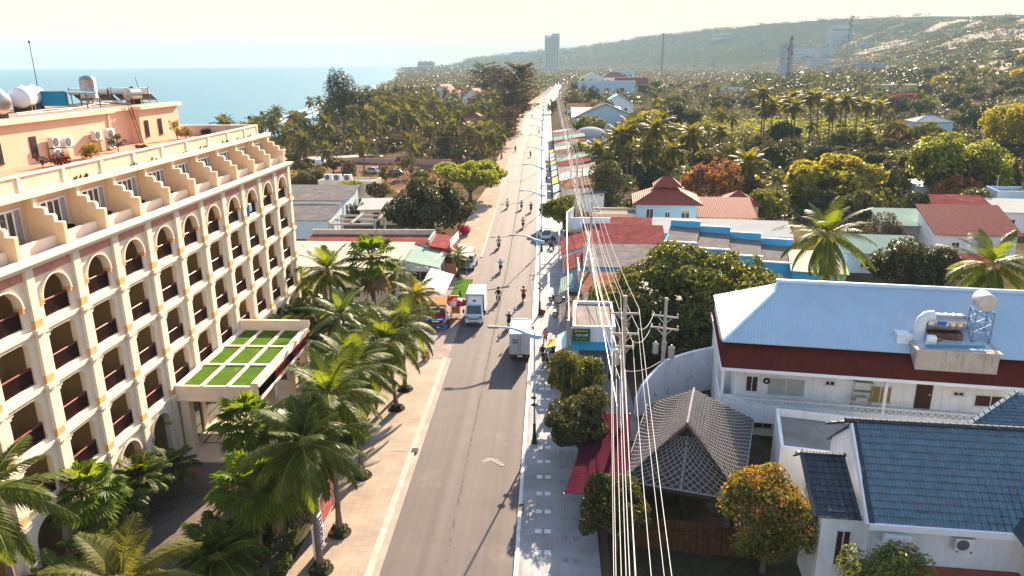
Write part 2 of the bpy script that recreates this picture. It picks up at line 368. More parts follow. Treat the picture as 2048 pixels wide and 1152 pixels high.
    geo = _n(nt, 'ShaderNodeNewGeometry'); mp = _n(nt, 'ShaderNodeMapping'); mp.inputs['Scale'].default_value = (1.1, .012, 1); L(geo.outputs['Position'], mp.inputs['Vector'])
    nn = _n(nt, 'ShaderNodeTexNoise'); nn.inputs['Scale'].default_value = 1.0; nn.inputs['Detail'].default_value = 4; L(mp.outputs['Vector'], nn.inputs['Vector'])
    mr = _n(nt, 'ShaderNodeMapRange'); mr.inputs['From Min'].default_value = .35; mr.inputs['From Max'].default_value = .65; mr.inputs['To Min'].default_value = .82; mr.inputs['To Max'].default_value = 1.18; L(nn.outputs['Fac'], mr.inputs['Value'])
    mu = _n(nt, 'ShaderNodeMix', data_type='RGBA', blend_type='MULTIPLY'); mu.inputs['Factor'].default_value = 1; L(src, mu.inputs['A']); L(mr.outputs['Result'], mu.inputs['B']); L(mu.outputs['Result'], b.inputs['Base Color'])
    strip('road', lx, rx, .02, am, -40, 900)
    wm = M('worn_road_paint', (.155, .14, .13), rough=.8, var=.5, scale=2.5)
    cx = lambda y: (lx(y) * .5 + rx(y) * .5)
    strip('road_marking', lambda y: cx(y) - .06, lambda y: cx(y) + .06, .026, wm, -40, 900)
    wr = M('faded_scuff', (.26, .22, .19), var=.6, scale=6)
    km = M('kerb_stone', (.44, .37, .32), rough=.85, var=.2, scale=1.5, streak=.3)
    strip('kerb', lambda y: lx(y) - .38, lx, .13, km, -40, 58, skirt=.16)
    strip('kerb', rx, lambda y: rx(y) + .2, .14, M('kerb_white', (.62, .58, .54), var=.15, scale=2), -40, 700, skirt=.16)
    strip('kerb', lambda y: lx(y) - .3, lx, .11, km, 92, 420, skirt=.16)
    # gutter pale band on the left edge
    gm2 = M('gutter_concrete', (.34, .28, .24), rough=.85, var=.25, scale=1.0)
    strip('gutter', lx, lambda y: lx(y) + .32, .026, gm2, -40, 58)
    # ---------------- pavements
    def tiles(name, c1, c2, mortar, sx, sy, off=0, extra=None):
        m = bpy.data.materials.new(name); m.use_nodes = True; MATS[name] = m; nt = m.node_tree; L = nt.links.new; b = nt.nodes['Principled BSDF']; b.inputs['Roughness'].default_value = .75; b.inputs['Specular IOR Level'].default_value = .08
        geo = _n(nt, 'ShaderNodeNewGeometry'); br = _n(nt, 'ShaderNodeTexBrick'); br.offset = off; br.squash = 1
        br.inputs['Scale'].default_value = 1; br.inputs['Brick Width'].default_value = sx; br.inputs['Row Height'].default_value = sy; br.inputs['Mortar Size'].default_value = .012; br.inputs['Mortar Smooth'].default_value = .4
        br.inputs['Color1'].default_value = (*c1, 1); br.inputs['Color2'].default_value = (*c2, 1); br.inputs['Mortar'].default_value = (*mortar, 1)
        L(geo.outputs['Position'], br.inputs['Vector'])
        n1 = _n(nt, 'ShaderNodeTexNoise'); n1.inputs['Scale'].default_value = .5; n1.inputs['Detail'].default_value = 7; L(geo.outputs['Position'], n1.inputs['Vector'])
        mr = _n(nt, 'ShaderNodeMapRange'); mr.inputs['From Min'].default_value = .3; mr.inputs['From Max'].default_value = .7; mr.inputs['To Min'].default_value = .75; mr.inputs['To Max'].default_value = 1.1; L(n1.outputs['Fac'], mr.inputs['Value'])
        mu = _n(nt, 'ShaderNodeMix', data_type='RGBA', blend_type='MULTIPLY'); mu.inputs['Factor'].default_value = 1; L(br.outputs['Color'], mu.inputs['A']); L(mr.outputs['Result'], mu.inputs['B']); L(mu.outputs['Result'], b.inputs['Base Color'])
        return m
    tm = tiles('tan_pavers', (.30, .235, .185), (.335, .265, .21), (.25, .175, .115), .42, .42)
    strip('pavement', lambda y: -12.7, lambda y: lx(y) - .38, .115, tm, -40, 57.5, skirt=.13)
    tr = tiles('white_pavers', (.30, .285, .28), (.335, .32, .31), (.28, .26, .245), .6, .6)
    strip('pavement', lambda y: rx(y) + .2, lambda y: rx(y) + pw([(0, 4.2), (40, 4.3), (55, 4.6), (60, 3.6), (120, 4.2), (160, 4.0), (700, 4)], y), .115, tr, -40, 640, skirt=.13)
    # darker inset slabs and the ribbed guide strip in the white pavement
    mb = MB(); dk = M('inset_paver', (.25, .235, .235), var=.15, scale=2)
    y = -10.
    while y < 190:
        for cxx in (2.55, 3.15):
            mb.box(rx(y) + cxx - .17, rx(y) + cxx + .17, y, y + .36, .08, .119)
        y += 1.8
    tag(mb.build('inset_paver', dk), kind='structure')
    mb = MB(); y = -10.
    while y < 60:
        for cxx in (1.15, 1.65): mb.box(rx(y) + cxx - .17, rx(y) + cxx + .17, y + .6, y + .96, .08, .1195)
        y += 1.8
    tag(mb.build('inset_paver', M('pale_inset_paver', (.66, .64, .62), var=.1), ), kind='structure')
    mb = MB()
    for k in range(5): mb.box(rx(0) + 1.95 + k * .09, rx(0) + 1.99 + k * .09, -10, 60, .08, .121)
    tag(mb.build('guide_strip', M('guide_strip_paver', (.34, .32, .31), var=.1)), kind='structure')
    # sandy verge left of the road beyond the hotel
    sd = M('verge_sand', (.36, .275, .21), rough=.95, var=.3, scale=.6, patch=.2, patchcol=(.25, .17, .11), bump=.02)
    strip('verge', lambda y: lx(y) - pw([(92, 3.4), (100, 4.4), (130, 4.2), (150, 3.0), (220, 3.4), (420, 4), (900, 5)], y), lambda y: lx(y) - .3, .03, sd, 92, 800)
    cc = M('rough_concrete', (.29, .24, .215), rough=.9, var=.3, scale=.8, patch=.3, patchcol=(.25, .2, .17), bump=.01)
    strip('forecourt', lambda y: -13.4, lambda y: lx(y) , .016, cc, 57.5, 92)
    # hotel drive
    dm = tiles('drive_setts', (.13, .105, .095), (.20, .145, .12), (.07, .06, .055), .22, .11, .5)
    mb = MB(); mb.poly([(-23.5, -20, .012), (-15.9, -20, .012), (-15.9, 40.4, .012), (-23.5, 40.4, .012)]); tag(mb.build('driveway', dm), kind='structure')
    pm = M('porch_floor', (.58, .50, .42), rough=.4, var=.08, scale=1)
    mb = MB(); mb.box(-23.5, -17.9, 40.4, 53, -.1, .10); tag(mb.build('porch_floor', pm), kind='structure')
    mb = MB()
    for i, r in enumerate((2.0, 1.2)):
        for s in (-1, 1):
            mb.box(-20.7 - r, -20.7 + r, 46 + s * r * 1.6 - .06, 46 + s * r * 1.6 + .06, .08, .104 + i * .001); mb.box(-20.7 + s * r - .06, -20.7 + s * r + .06, 46 - r * 1.6, 46 + r * 1.6, .08, .106 + i * .001)
    tag(mb.build('porch_inlay', M('dark_inlay', (.06, .04, .03), rough=.4)), kind='structure')
    # soil beds
    bed = M('bed_soil', (.05, .045, .025), rough=.95, var=.4, scale=1.5, bump=.03)
    mb = MB(); mb.poly([(-15.9, -20, .03), (-12.95, -20, .03), (-12.95, 57, .03), (-15.9, 57, .03)]); tag(mb.build('planting_bed', bed), kind='structure')
    # white scuff on the asphalt
    mb = MB(); random.seed(5)
    for i in range(26):
        t = i / 26; x = -4.1 + 1.3 * t; y = 41.2 + .3 * math.sin(t * 5) + random.uniform(-.12, .12); w = .07 + .07 * random.random()
        z = .027 + i * .0006; mb.poly([(x, y - .12, z), (x + w * 2, y - .1, z), (x + w * 2, y + .1, z), (x, y + .08, z)])
    tag(mb.build('scuff_mark', M('white_scuff', (.24, .20, .18), var=.4, scale=8)), kind='structure')
STEPS = []
# ------------------------------------------------------------------ plants
def leafmats():
    L = LEAF
    L('palm_leaf', (0.047, 0.072, 0.010), (0.125, 0.165, 0.022), .52, .5, .8, .15)
    L('palm_leaf_gold', (0.055, 0.068, 0.012), (0.198, 0.180, 0.032), .5, .5, .8, .12)
    L('palm_leaf_dull', (0.051, 0.058, 0.023), (0.124, 0.116, 0.045), .36, .6, .25, .0)
    L('fan_leaf', (0.043, 0.085, 0.012), (0.144, 0.198, 0.023), .5, .5, .8, .12)
    L('date_leaf', (0.043, 0.081, 0.015), (0.135, 0.189, 0.032), .40, .45, .8, .4)
    L('dark_leaf', (0.012, 0.017, 0.005), (0.055, 0.060, 0.015), 0.22, .5, .6)
    L('mango_leaf', (0.016, 0.022, 0.006), (0.072, 0.072, 0.019), 0.24, .45, .6)
    L('green_leaf', (0.038, 0.054, 0.011), (0.152, 0.163, 0.028), 0.30, .5, .5)
    L('lime_leaf', (0.099, 0.139, 0.017), (0.305, 0.317, 0.045), 0.36, .5, .5)
    L('yellow_leaf', (0.122, 0.112, 0.016), (0.405, 0.305, 0.043), 0.36, .5, .5)
    L('orange_leaf', (0.109, 0.055, 0.018), (0.373, 0.177, 0.052), 0.32, .6, .7)
    L('red_leaf', (0.083, 0.034, 0.019), (0.249, 0.096, 0.045), 0.32, .6, .5)
    L('olive_leaf', (0.042, 0.045, 0.018), (0.124, 0.118, 0.041), 0.24, .6, .3)
    L('brown_leaf', (0.036, 0.029, 0.019), (0.111, 0.078, 0.049), 0.24, .7, .4)
    L('dry_leaf', (0.115, 0.072, 0.032), (0.289, 0.196, 0.085), .30, .7, .8)
    L('magenta_flower', (.25, .01, .07), (.45, .03, .13), .3, .6, .8)
    L('wine_leaf', (.08, .012, .012), (.14, .02, .015), .3, .6, .8)
    L('hill_leaf', (0.019, 0.024, 0.012), (0.060, 0.064, 0.031), 0.10, .7, .02)
    M('palm_bark', (.17, .13, .10), .9, .35, 3.0, bump=.02); M('tree_bark', (.15, .115, .085), .9, .35, 3.0, bump=.02)
    M('rachis', (.20, .19, .06), .6, .2, 2.0); M('pale_bark', (.27, .23, .18), .9, .3, 3.0)
def frond(mb, base, az, el, L, droop, nl, ll, w, wind=Vector((0, 0, 0)), sag=.35, segs=9, rw=.035, ml=0, mr=1, start=.14, sweep=.55, rng=random):
    p = Vector(base); pts = [p.copy()]; dirs = []
    h = Vector((math.cos(az), math.sin(az), 0))
    for i in range(segs):
        t = (i + .5) / segs; e = rad(el) - rad(droop) * t ** 1.25
        d = h * math.cos(e) + Vector((0, 0, math.sin(e))) + wind * (t * t)
        d.normalize(); dirs.append(d); p = p + d * (L / segs); pts.append(p.copy())
    side0 = Vector((-h.y, h.x, 0))
    # rachis: flat three-sided spine
    k0 = len(mb.v)
    for i, q in enumerate(pts):
        d = dirs[min(i, segs - 1)]; u = side0.cross(d).normalized(); r = rw * (1 - .85 * i / segs)
        for o in (side0 * r, -side0 * r, -u * r * 1.2): mb.v.append(tuple(q + o))
    for i in range(segs):
        for j in range(3):
            a = k0 + i * 3; mb.f.append((a + j, a + (j + 1) % 3, a + 3 + (j + 1) % 3, a + 3 + j)); mb.m.append(mr)
    for k in range(nl):
        t = start + (1 - start) * (k + .5) / nl; fi = t * segs; i = min(int(fi), segs - 1); q = pts[i].lerp(pts[i + 1], fi - i); d = dirs[i]
        u = side0.cross(d).normalized()
        if u.z < 0 and el > 0: u = -u
        prof = max(.22, math.sin(PI * min(1, t * .80 + .16)) ** .7)
        for s in (-1, 1):
            dr = (d * (sweep + .5 * t) + side0 * s * .95 - Vector((0, 0, 1)) * (sag * (.6 + .8 * rng.random())) + u * .18 + wind * .8).normalized()
            l = ll * prof * (.85 + .3 * rng.random()); wv = d - dr * d.dot(dr); wv = wv.normalized() * w * (.8 + .4 * rng.random())
            a = q; m = q + dr * l * .5; m.z -= l * .03; tip = q + dr * l; tip.z -= l * (.10 + .22 * rng.random()); tip += wind * l * .35
            mb.add([tuple(a - wv * .35), tuple(a + wv * .35), tuple(m + wv * .5), tuple(m - wv * .5), tuple(tip)], [(0, 1, 2, 3), (3, 2, 4)], ml)
def coconut_crown(seed, nf=22, L=3.2, nl=30, ll=.75, w=.07, wind=(0, 0, 0), dry=3, top=82, low=-38, rw=.035, segs=9):
    rng = random.Random(seed); mb = MB(); wv = Vector(wind)
    for i in range(nf):
        t = i / (nf - 1); el = lerp(top, low, t ** .85) + rng.uniform(-8, 8); az = i * 2.39996 + rng.uniform(-.25, .25)
        frond(mb, (0, 0, -.05), az, el, L * rng.uniform(.85, 1.08) * (.72 + .28 * min(1, t * 3)), lerp(38, 72, t) + rng.uniform(-12, 12), nl, ll, w, wv * rng.uniform(.5, 1.3), sag=lerp(.15, .75, t), rng=rng, rw=rw, segs=segs)
    for i in range(dry):
        frond(mb, (0, 0, -.15), rng.uniform(0, 6.28), rng.uniform(-60, -40), L * .75, 40, max(6, nl // 2), ll * .7, w, wv, sag=.9, ml=2, mr=2, rng=rng, segs=segs)
    mb.lathe([(.05, -.5), (.16, -.3), (.2, -.1), (.14, .15), (.03, .45)], n=8, m=1)
    return mb
def fan_crown(seed, nl=26, pet=1.25, R=.95, seg=14, wind=(0, 0, 0), dry=5):
    rng = random.Random(seed); mb = MB(); wv = Vector(wind)
    for i in range(nl + dry):
        isdry = i >= nl; t = min(1, i / (nl - 1)); el = lerp(80, -28, t) + rng.uniform(-8, 8)
        if isdry: el = rng.uniform(-75, -50)
        az = i * 2.39996 + rng.uniform(-.3, .3); h = Vector((math.cos(az), math.sin(az), 0)); d = h * math.cos(rad(el)) + Vector((0, 0, math.sin(rad(el))))
        pl = pet * rng.uniform(.8, 1.15); a = Vector((0, 0, 0)); e = a + d * pl + wv * pl * .4; e.z -= .12 * pl
        mb.tube([a, a + d * pl * .5, e], [.03, .025, .02], 4, 1, False)
        side = Vector((-h.y, h.x, 0)); d2 = (d - Vector((0, 0, .35)) + wv).normalized(); n_ = side.cross(d2).normalized(); r = R * rng.uniform(.85, 1.15); ml = 2 if isdry else 0
        A0 = 125
        for k in range(seg):
            a0 = rad(-A0 + 2 * A0 * k / seg); a1 = rad(-A0 + 2 * A0 * (k + 1) / seg); am = (a0 + a1) / 2
            def P(ang, rr, up): return e + (d2 * math.cos(ang) + side * math.sin(ang)) * rr + n_ * up
            f = 1 - .28 * abs(am / rad(A0)) ** 2
            tip = P(am, r * f, 0); tip.z -= r * rng.uniform(.05, .3)
            mb.add([tuple(e), tuple(P(a0, r * .62 * f, -.02)), tuple(P(am, r * .66 * f, .05)), tuple(P(a1, r * .62 * f, -.02)), tuple(tip)], [(0, 1, 2), (0, 2, 3), (1, 4, 2), (2, 4, 3)], ml)
    mb.lathe([(.12, -.6), (.2, -.3), (.15, .1), (.03, .3)], n=7, m=2)
    return mb
def trunk_mb(a, b, r0, r1, n=8, rings=12, bend=None, ring=.06):
    """tapered, slightly curved trunk from a to b"""
    a = Vector(a); b = Vector(b); mb = MB(a); pts = []; rs = []
    mid = Vector(bend) if bend is not None else Vector(((b.x - a.x) * -.18, (b.y - a.y) * -.18, 0))
    for i in range(rings + 1):
        t = i / rings; p = a.lerp(b, t) + mid * (4 * t * (1 - t)) * .6; pts.append(p); flare = 1 + .7 * math.exp(-t * 9)
        rs.append(lerp(r0, r1, t) * flare * (1 + (ring if i % 2 else -ring)))
    mb.tube(pts, rs, n, 0); return mb
CROWNS = {}
def crown_mesh(key, maker, mats):
    if key not in CROWNS:
        o = maker().build('crown', [MATS[m] for m in mats]); CROWNS[key] = o.data; bpy.data.objects.remove(o)
    return CROWNS[key]
def child(name, mesh, parent, loc=(0, 0, 0), rz=0, sc=1, tilt=(0, 0)):
    o = bpy.data.objects.new(name, mesh); C.objects.link(o); o.parent = parent; o.location = loc; o.rotation_euler = (tilt[0], tilt[1], rz); o.scale = (sc, sc, sc) if not isinstance(sc, tuple) else sc
    return o
def palm(name, label, base, top, key, mats, maker, sc=1.0, rz=0, r=(.16, .10), group=None, cat='palm tree', bark='palm_bark', tilt=(0, 0), bend=None):
    base = Vector(base); top = Vector(top)
    t = thing(name, label, cat, base, 0, group)
    tb = trunk_mb(base, top, r[0], r[1], bend=bend); o = tb.build('trunk', MATS[bark], t, smooth=True); o.location = (0, 0, 0)
    child('crown', crown_mesh(key, maker, mats), t, top - base, rz, sc, tilt)
    return t
# ---- broadleaved crowns, unit size: radius 1, height from 0 to 1
def leaf_cloud(seed, lobes, n, size, hang=0.0, clump=.5, freq=3.0, asp=.55, zr=1.0, mat2=None, frac2=0.0, topbias=False):
    rng = random.Random(seed); mb = MB(); tot = sum((l[3] * l[4] + l[3] * l[5] + l[4] * l[5]) for l in lobes); so = Vector((seed * 3.1, seed * 1.7, 0))
    cnt = 0; tries = 0
    while cnt < n and tries < n * 6:
        tries += 1; x = rng.random() * tot
        for l in lobes:
            x -= l[3] * l[4] + l[3] * l[5] + l[4] * l[5]
            if x <= 0: break
        z = rng.uniform(-1, 1); a = rng.uniform(0, 2 * PI); s = math.sqrt(1 - z * z); d = Vector((s * math.cos(a), s * math.sin(a), z))
        rr = 1 - .45 * rng.random() ** 1.6
        p = Vector((l[0] + d.x * l[3] * rr, l[1] + d.y * l[4] * rr, l[2] + d.z * l[5] * rr))
        nv = noise.noise(p * freq + so)
        if nv < -.30 + clump * rng.random() * .8: continue
        p += d * (nv * .30 * min(l[3], l[5]))
        nrm = (d + Vector((rng.uniform(-1, 1), rng.uniform(-1, 1), rng.uniform(-.6, 1.2))) * .8).normalized()
        t1 = nrm.cross(Vector((rng.uniform(-1, 1), rng.uniform(-1, 1), rng.uniform(-1, 1)))).normalized(); t1.z -= hang; t1.normalize(); t2 = nrm.cross(t1).normalized()
        sz = size * rng.uniform(.65, 1.35); w = sz * asp
        mi = 1 if (mat2 and rng.random() < frac2 * (1.6 if d.z > .25 or not topbias else .25)) else 0
        mb.add([(p.x + d_.x, p.y + d_.y, p.z + d_.z * zr) for d_ in (-t1 * sz * .5 - nrm * sz * .1, t2 * w * .5 + nrm * sz * .08, t1 * sz * .5 - nrm * sz * .08, -t2 * w * .5 + nrm * sz * .08)], [(0, 1, 2, 3)], mi)
        cnt += 1
    return mb
def mk_lobes(seed, shape):
    rng = random.Random(seed); L = []
    if shape == 'round':
        L.append((0, 0, .58, .72, .72, .34))
        for i in range(9):
            a = i * 2.4 + rng.uniform(-.4, .4); r = rng.uniform(.42, .62); z = rng.uniform(.40, .78); s = rng.uniform(.30, .46); L.append((r * math.cos(a), r * math.sin(a), z, s, s, s * .52))
        L.append((rng.uniform(-.15, .15), rng.uniform(-.15, .15), .82, .42, .42, .18))
    elif shape == 'dome':
        L.append((0, 0, .44, .86, .86, .40))
        for i in range(12):
            a = i * 2.4 + rng.uniform(-.4, .4); r = rng.uniform(.45, .72); z = rng.uniform(.22, .70) * (1.1 - .45 * r); s = rng.uniform(.26, .38); L.append((r * math.cos(a), r * math.sin(a), z + .08, s, s, s * .55))
        L.append((0, 0, .78, .5, .5, .2))
    elif shape == 'spread':
        for i in range(15):
            a = i * 2.4 + rng.uniform(-.3, .3); r = .88 * math.sqrt((i + .3) / 15); z = rng.uniform(.55, .88) - .18 * r; s = rng.uniform(.26, .40); L.append((r * math.cos(a), r * math.sin(a), z, s, s, s * .42))
    elif shape == 'flat':
        for i in range(16):
            a = i * 2.4 + rng.uniform(-.3, .3); r = .9 * math.sqrt((i + .3) / 16); z = rng.uniform(.62, .9) - .22 * r; s = rng.uniform(.28, .42); L.append((r * math.cos(a), r * math.sin(a), z, s, s, s * .2))
    elif shape == 'tall':
        for i in range(10):
            z = .28 + .64 * i / 9; r = .45 * (1 - abs(z - .5)); a = i * 2.4; s = rng.uniform(.42, .62) * (1.15 - .6 * abs(z - .52)); L.append((r * math.cos(a), r * math.sin(a), z, s, s, s * .33))
    elif shape == 'clip':
        L.append((0, 0, .60, .55, .55, .30))
        for i in range(12):
            a = i * 2.4; r = rng.uniform(.35, .78); s = rng.uniform(.22, .42); L.append((r * math.cos(a), r * math.sin(a), rng.uniform(.36, .86) - .15 * r, s, s, s * .45))
    elif shape == 'bush':
        L.append((0, 0, .42, .75, .75, .42))
        for i in range(7):
            a = i * 2.4 + rng.uniform(-.4, .4); r = rng.uniform(.4, .62); s = rng.uniform(.3, .45); L.append((r * math.cos(a), r * math.sin(a), rng.uniform(.25, .65), s, s, s * .8))
    elif shape == 'loose':
        for i in range(13):
            a = i * 2.4 + rng.uniform(-.5, .5); r = rng.uniform(.2, .85); s = rng.uniform(.18, .32); L.append((r * math.cos(a), r * math.sin(a), rng.uniform(.4, .92), s, s, s * .5))
    return L
def limbs_mb(seed, lobes, thick=.06):
    rng = random.Random(seed + 99); mb = MB(); fork = .22
    mb.tube([(0, 0, -.02), (.02, 0, fork * .6), (0, .02, fork)], [thick * 1.25, thick * .9, thick * .8], 8)
    for l in lobes[:11]:
        mx, my = l[0] * .45 + rng.uniform(-.05, .05), l[1] * .45 + rng.uniform(-.05, .05)
        mb.tube([(0, 0, fork * .9), (mx, my, lerp(fork, l[2], .6)), (l[0] * .9, l[1] * .9, l[2])], [thick * .6, thick * .4, thick * .12], 5)
    return mb
def tree_data(shape, leaf, n, size, seed=1, leaf2=None, frac2=0, zr=1.0, **kw):
    zr = max(.25, round(zr * 4) / 4); key = (shape, leaf, n, size, seed, leaf2, zr)
    if key not in CROWNS:
        lb = mk_lobes(seed, shape)
        o = leaf_cloud(seed, lb, n, size, mat2=leaf2, frac2=frac2, zr=zr, **kw).build('crown', [MATS[leaf]] + ([MATS[leaf2]] if leaf2 else [])); t = limbs_mb(seed, lb).build('trunk', MATS['tree_bark'], smooth=True)
        CROWNS[key] = (o.data, t.data); bpy.data.objects.remove(o); bpy.data.objects.remove(t)
    return CROWNS[key]
def tree(name, label, base, R, H, shape, leaf, n=3000, size=.11, seed=1, leaf2=None, frac2=0, group=None, cat='tree', rz=None, z0=None, ry=None, **kw):
    cd, td = tree_data(shape, leaf, n, size, seed, leaf2, frac2, zr=R / H, **kw)
    t = thing(name, label, cat, base, 0, group); rz = (base[0] * 7.3 + base[1] * 3.1) % 6.28 if rz is None else rz
    child('trunk', td, t, rz=rz, sc=(R, ry or R, H)); child('crown', cd, t, rz=rz, sc=(R, ry or R, H))
    return t
def ptree(name, label, cx, top, bot, w, shape, leaf, z=0, hmul=1.0, **kw):
    """a tree by where its foot, top and width stand in the photo"""
    b = G(cx, bot, z); dep = (b - CAM).dot(FV); R = w * .5 * dep / FPX; H = max(1.0, AtY(cx, top, b.y + R * .25).z - z) * hmul
    kw.setdefault('n', 2600)
    return tree(name, label, b, R, H, shape, leaf, **kw)
def casuarina_data(seed, leaf, lean):
    key = ('casu', seed, leaf)
    if key not in CROWNS:
        rng = random.Random(seed); mb = MB(); tb = MB()
        tb.tube([(0, 0, 0), (.02 + lean * .1, 0, .5), (lean * .3, 0, 1)], [.045, .03, .006], 6)
        for i in range(130):
            t = rng.uniform(.16, 1) ** .9; a = rng.uniform(0, 6.28); r = (.22 + .45 * math.sin(PI * min(1, .10 + .82 * t)) ** .8) * rng.uniform(.5, 1.25)
            b0 = Vector((lean * .3 * t, 0, t)); d = Vector((math.cos(a) + lean, math.sin(a), rng.uniform(.1, .7))).normalized(); e = b0 + Vector((d.x * r, d.y * r, d.z * r * .35))
            tb.tube([b0, e], [.008, .002], 3, 0, False)
            for k in range(26):
                q = b0.lerp(e, rng.uniform(.2, 1.08)) + Vector((rng.uniform(-1, 1), rng.uniform(-1, 1), rng.uniform(-.4, .4))) * .045; l = rng.uniform(.05, .11); dd = Vector((d.x * .6 + rng.uniform(-.5, .5) + lean * .8, d.y * .6 + rng.uniform(-.5, .5), rng.uniform(-.2, .45))).normalized(); sd = dd.cross(Vector((rng.uniform(-1, 1), rng.uniform(-1, 1), .3))).normalized() * .010
                mb.add([tuple(q - sd), tuple(q + sd), tuple(q + Vector((dd.x * l, dd.y * l, dd.z * l * .5)))], [(0, 1, 2)])
        o = mb.build('crown', MATS[leaf]); t = tb.build('trunk', MATS['tree_bark']); CROWNS[key] = (o.data, t.data); bpy.data.objects.remove(o); bpy.data.objects.remove(t)
    return CROWNS[key]
def casuarina(label, cx, top, bot, w, leaf, seed=1, lean=.3, group=None):
    b = G(cx, bot, 0); dep = (b - CAM).dot(FV); R = w * .75 * dep / FPX; H = AtY(cx, top, b.y).z
    cd, td = casuarina_data(seed, leaf, lean); t = thing('casuarina_tree', label, 'tree', b, 0, group)
    child('trunk', td, t, sc=(R, R, H)); child('crown', cd, t, sc=(R, R, H)); return t
def hotel():
    wall = M('cream_stucco', (.77, .65, .51), .85, .07, .8, streak=.22, dirt=(.42, .30, .20), bump=.004)
    trim = M('cream_trim', (.76, .64, .51), .8, .05, 1.0, streak=.15, dirt=(.45, .34, .24))
    orange = M('orange_block', (.68, .38, .16), .8, .10, 2.0)
    pink = M('rose_panel', (.55, .25, .18), .9, .22, 2.5, patch=.3, patchcol=(.40, .17, .12))
    peach = M('peach_stucco', (.68, .47, .33), .85, .06, .6, streak=.18, dirt=(.45, .30, .20))
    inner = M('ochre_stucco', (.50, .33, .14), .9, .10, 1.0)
    rail = M('dark_rail_wood', (.030, .009, .007), .45, .25, 3.0)
    handrail = M('red_handrail', (.16, .035, .025), .35, .2, 3.0)
    glassd = M('dark_glass', (.03, .035, .035), .08, .2, .5, spec=.8)
    wframe = M('white_frame', (.75, .74, .72), .5, .05)
    curtain = M('grey_curtain', (.30, .27, .26), .9, .2, 4)
    brown = M('brown_frame', (.07, .022, .015), .5, .2, 3)
    deckm = M('terrace_tile', (.50, .24, .16), .7, .15, 1.5)
    roofm = M('roof_screed', (.36, .27, .21), .95, .3, .5, patch=.4, patchcol=(.18, .13, .10))
    turf = M('artificial_turf', (.065, .125, .018), .95, .25, 1.2, bump=.01, patch=.15, patchcol=(.14, .24, .05))
    bparap = M('brick_parapet', (.66, .52, .38), .9, .12, 3, streak=.45, dirt=(.22, .16, .11))
    O = Vector((-23.5, 65.4, 0)); H = thing('hotel', 'long cream hotel with rows of arched and square balconies beside the sea', 'hotel', O)
    F = -23.5; YS = [65.4 - 3.45 * k for k in range(15)]; ZF = [0, 4.2, 6.95, 9.7, 12.4, 15.3]; YL = YS[-1]
    def B(): return MB(O)
    # ---- facade skin: one panel per bay, opening cut out
    wb = B(); T = .32
    def panel(y0, y1, z0, z1, out):
        """wall y0..y1 x z0..z1 with an opening; out = outline from lower left over the top to lower right"""
        ya, zb = out[0]; yb = out[-1][0]
        def q(a, b, c, d): wb.poly([(F, a, c), (F, b, c), (F, b, d), (F, a, d)])
        q(y0, ya, z0, z1); q(yb, y1, z0, z1); q(ya, yb, z0, zb)
        for (a, za), (b, zc) in zip(out[1:-1], out[2:-1]):
            if b - a > 1e-4: wb.poly([(F, a, za), (F, b, zc), (F, b, z1), (F, a, z1)])
        loop = out + [out[0]]
        for (a, za), (b, zc) in zip(loop, loop[1:]): wb.poly([(F, a, za), (F - T, a, za), (F - T, b, zc), (F, b, zc)])
    def sq(yc, zf, zt):
        w = 1.03; s = .13; zt = zf + 2.42
        return [(yc - w, zf + .30), (yc - w, zt - 2 * s), (yc - w + s, zt - 2 * s), (yc - w + s, zt - s), (yc - w + 2.2 * s, zt - s), (yc - w + 2.2 * s, zt), (yc + w - 2.2 * s, zt), (yc + w - 2.2 * s, zt - s), (yc + w - s, zt - s), (yc + w - s, zt - 2 * s), (yc + w, zt - 2 * s), (yc + w, zf + .30)]
    def arch(yc, zb, zs, r, n=14): return [(yc - r, zb)] + [(yc - r * math.cos(PI * i / n), zs + r * math.sin(PI * i / n)) for i in range(n + 1)] + [(yc + r, zb)]
    bays = [(YS[k + 1], YS[k]) for k in range(14)]
    for k, (y0, y1) in enumerate(bays):
        yc = (y0 + y1) / 2
        for f in (1, 2, 3): panel(y0, y1, ZF[f], ZF[f + 1], sq(yc, ZF[f], 0))
        panel(y0, y1, 12.4, 15.3, arch(yc, 12.70, 13.62, .98))
        if 4 <= k <= 6:  # behind the porch
            wb.poly([(F, y0, 0), (F, y1, 0), (F, y1, 4.2), (F, y0, 4.2)], 0)
        else: panel(y0, y1, 0, 4.2, arch(yc, .45, 2.75, 1.0))
    # floors, party walls and rear wall inside the balconies; end walls
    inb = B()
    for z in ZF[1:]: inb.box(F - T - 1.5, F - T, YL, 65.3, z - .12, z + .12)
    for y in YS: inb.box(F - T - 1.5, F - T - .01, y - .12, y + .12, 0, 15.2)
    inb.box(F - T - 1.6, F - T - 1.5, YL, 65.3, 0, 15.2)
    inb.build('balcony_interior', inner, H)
    # end wall facing away and toward the far lot, open balcony sides on the corner bay
    wb.box(F - 16, F - T - 1.6, YL, 65.39, 0, 15.2)
    for f in range(5):
        z0, z1 = ZF[f], ZF[f + 1]; wb.box(F - T - 1.6, F - T - 1.25, 65.06, 65.38, z0, z1); wb.box(F - T - .3, F - .01, 65.06, 65.38, z0, z1); wb.box(F - T - 1.25, F - T - .3, 65.06, 65.38, z0, z0 + .3); wb.box(F - T - 1.25, F - T - .3, 65.06, 65.38, z1 - .5, z1)
    wb.build('wall', wall, H)
    # ---- pilasters, bands, cornice
    tb = B()
    for y in YS:
        tb.box(F - .05, F + .18, y - .26, y + .26, 0, 15.3)
        for z in ZF[1:5]:
            tb.box(F - .05, F + .30, y - .36, y + .36, z - .14, z + .10)
    for z in ZF[1:5]:
        for (y0, y1) in bays: tb.box(F - .05, F + .14, y0 + .36, y1 - .36, z - .12, z + .08); tb.box(F - .05, F + .06, y0 + .5, y1 - .5, z - .30, z - .14)
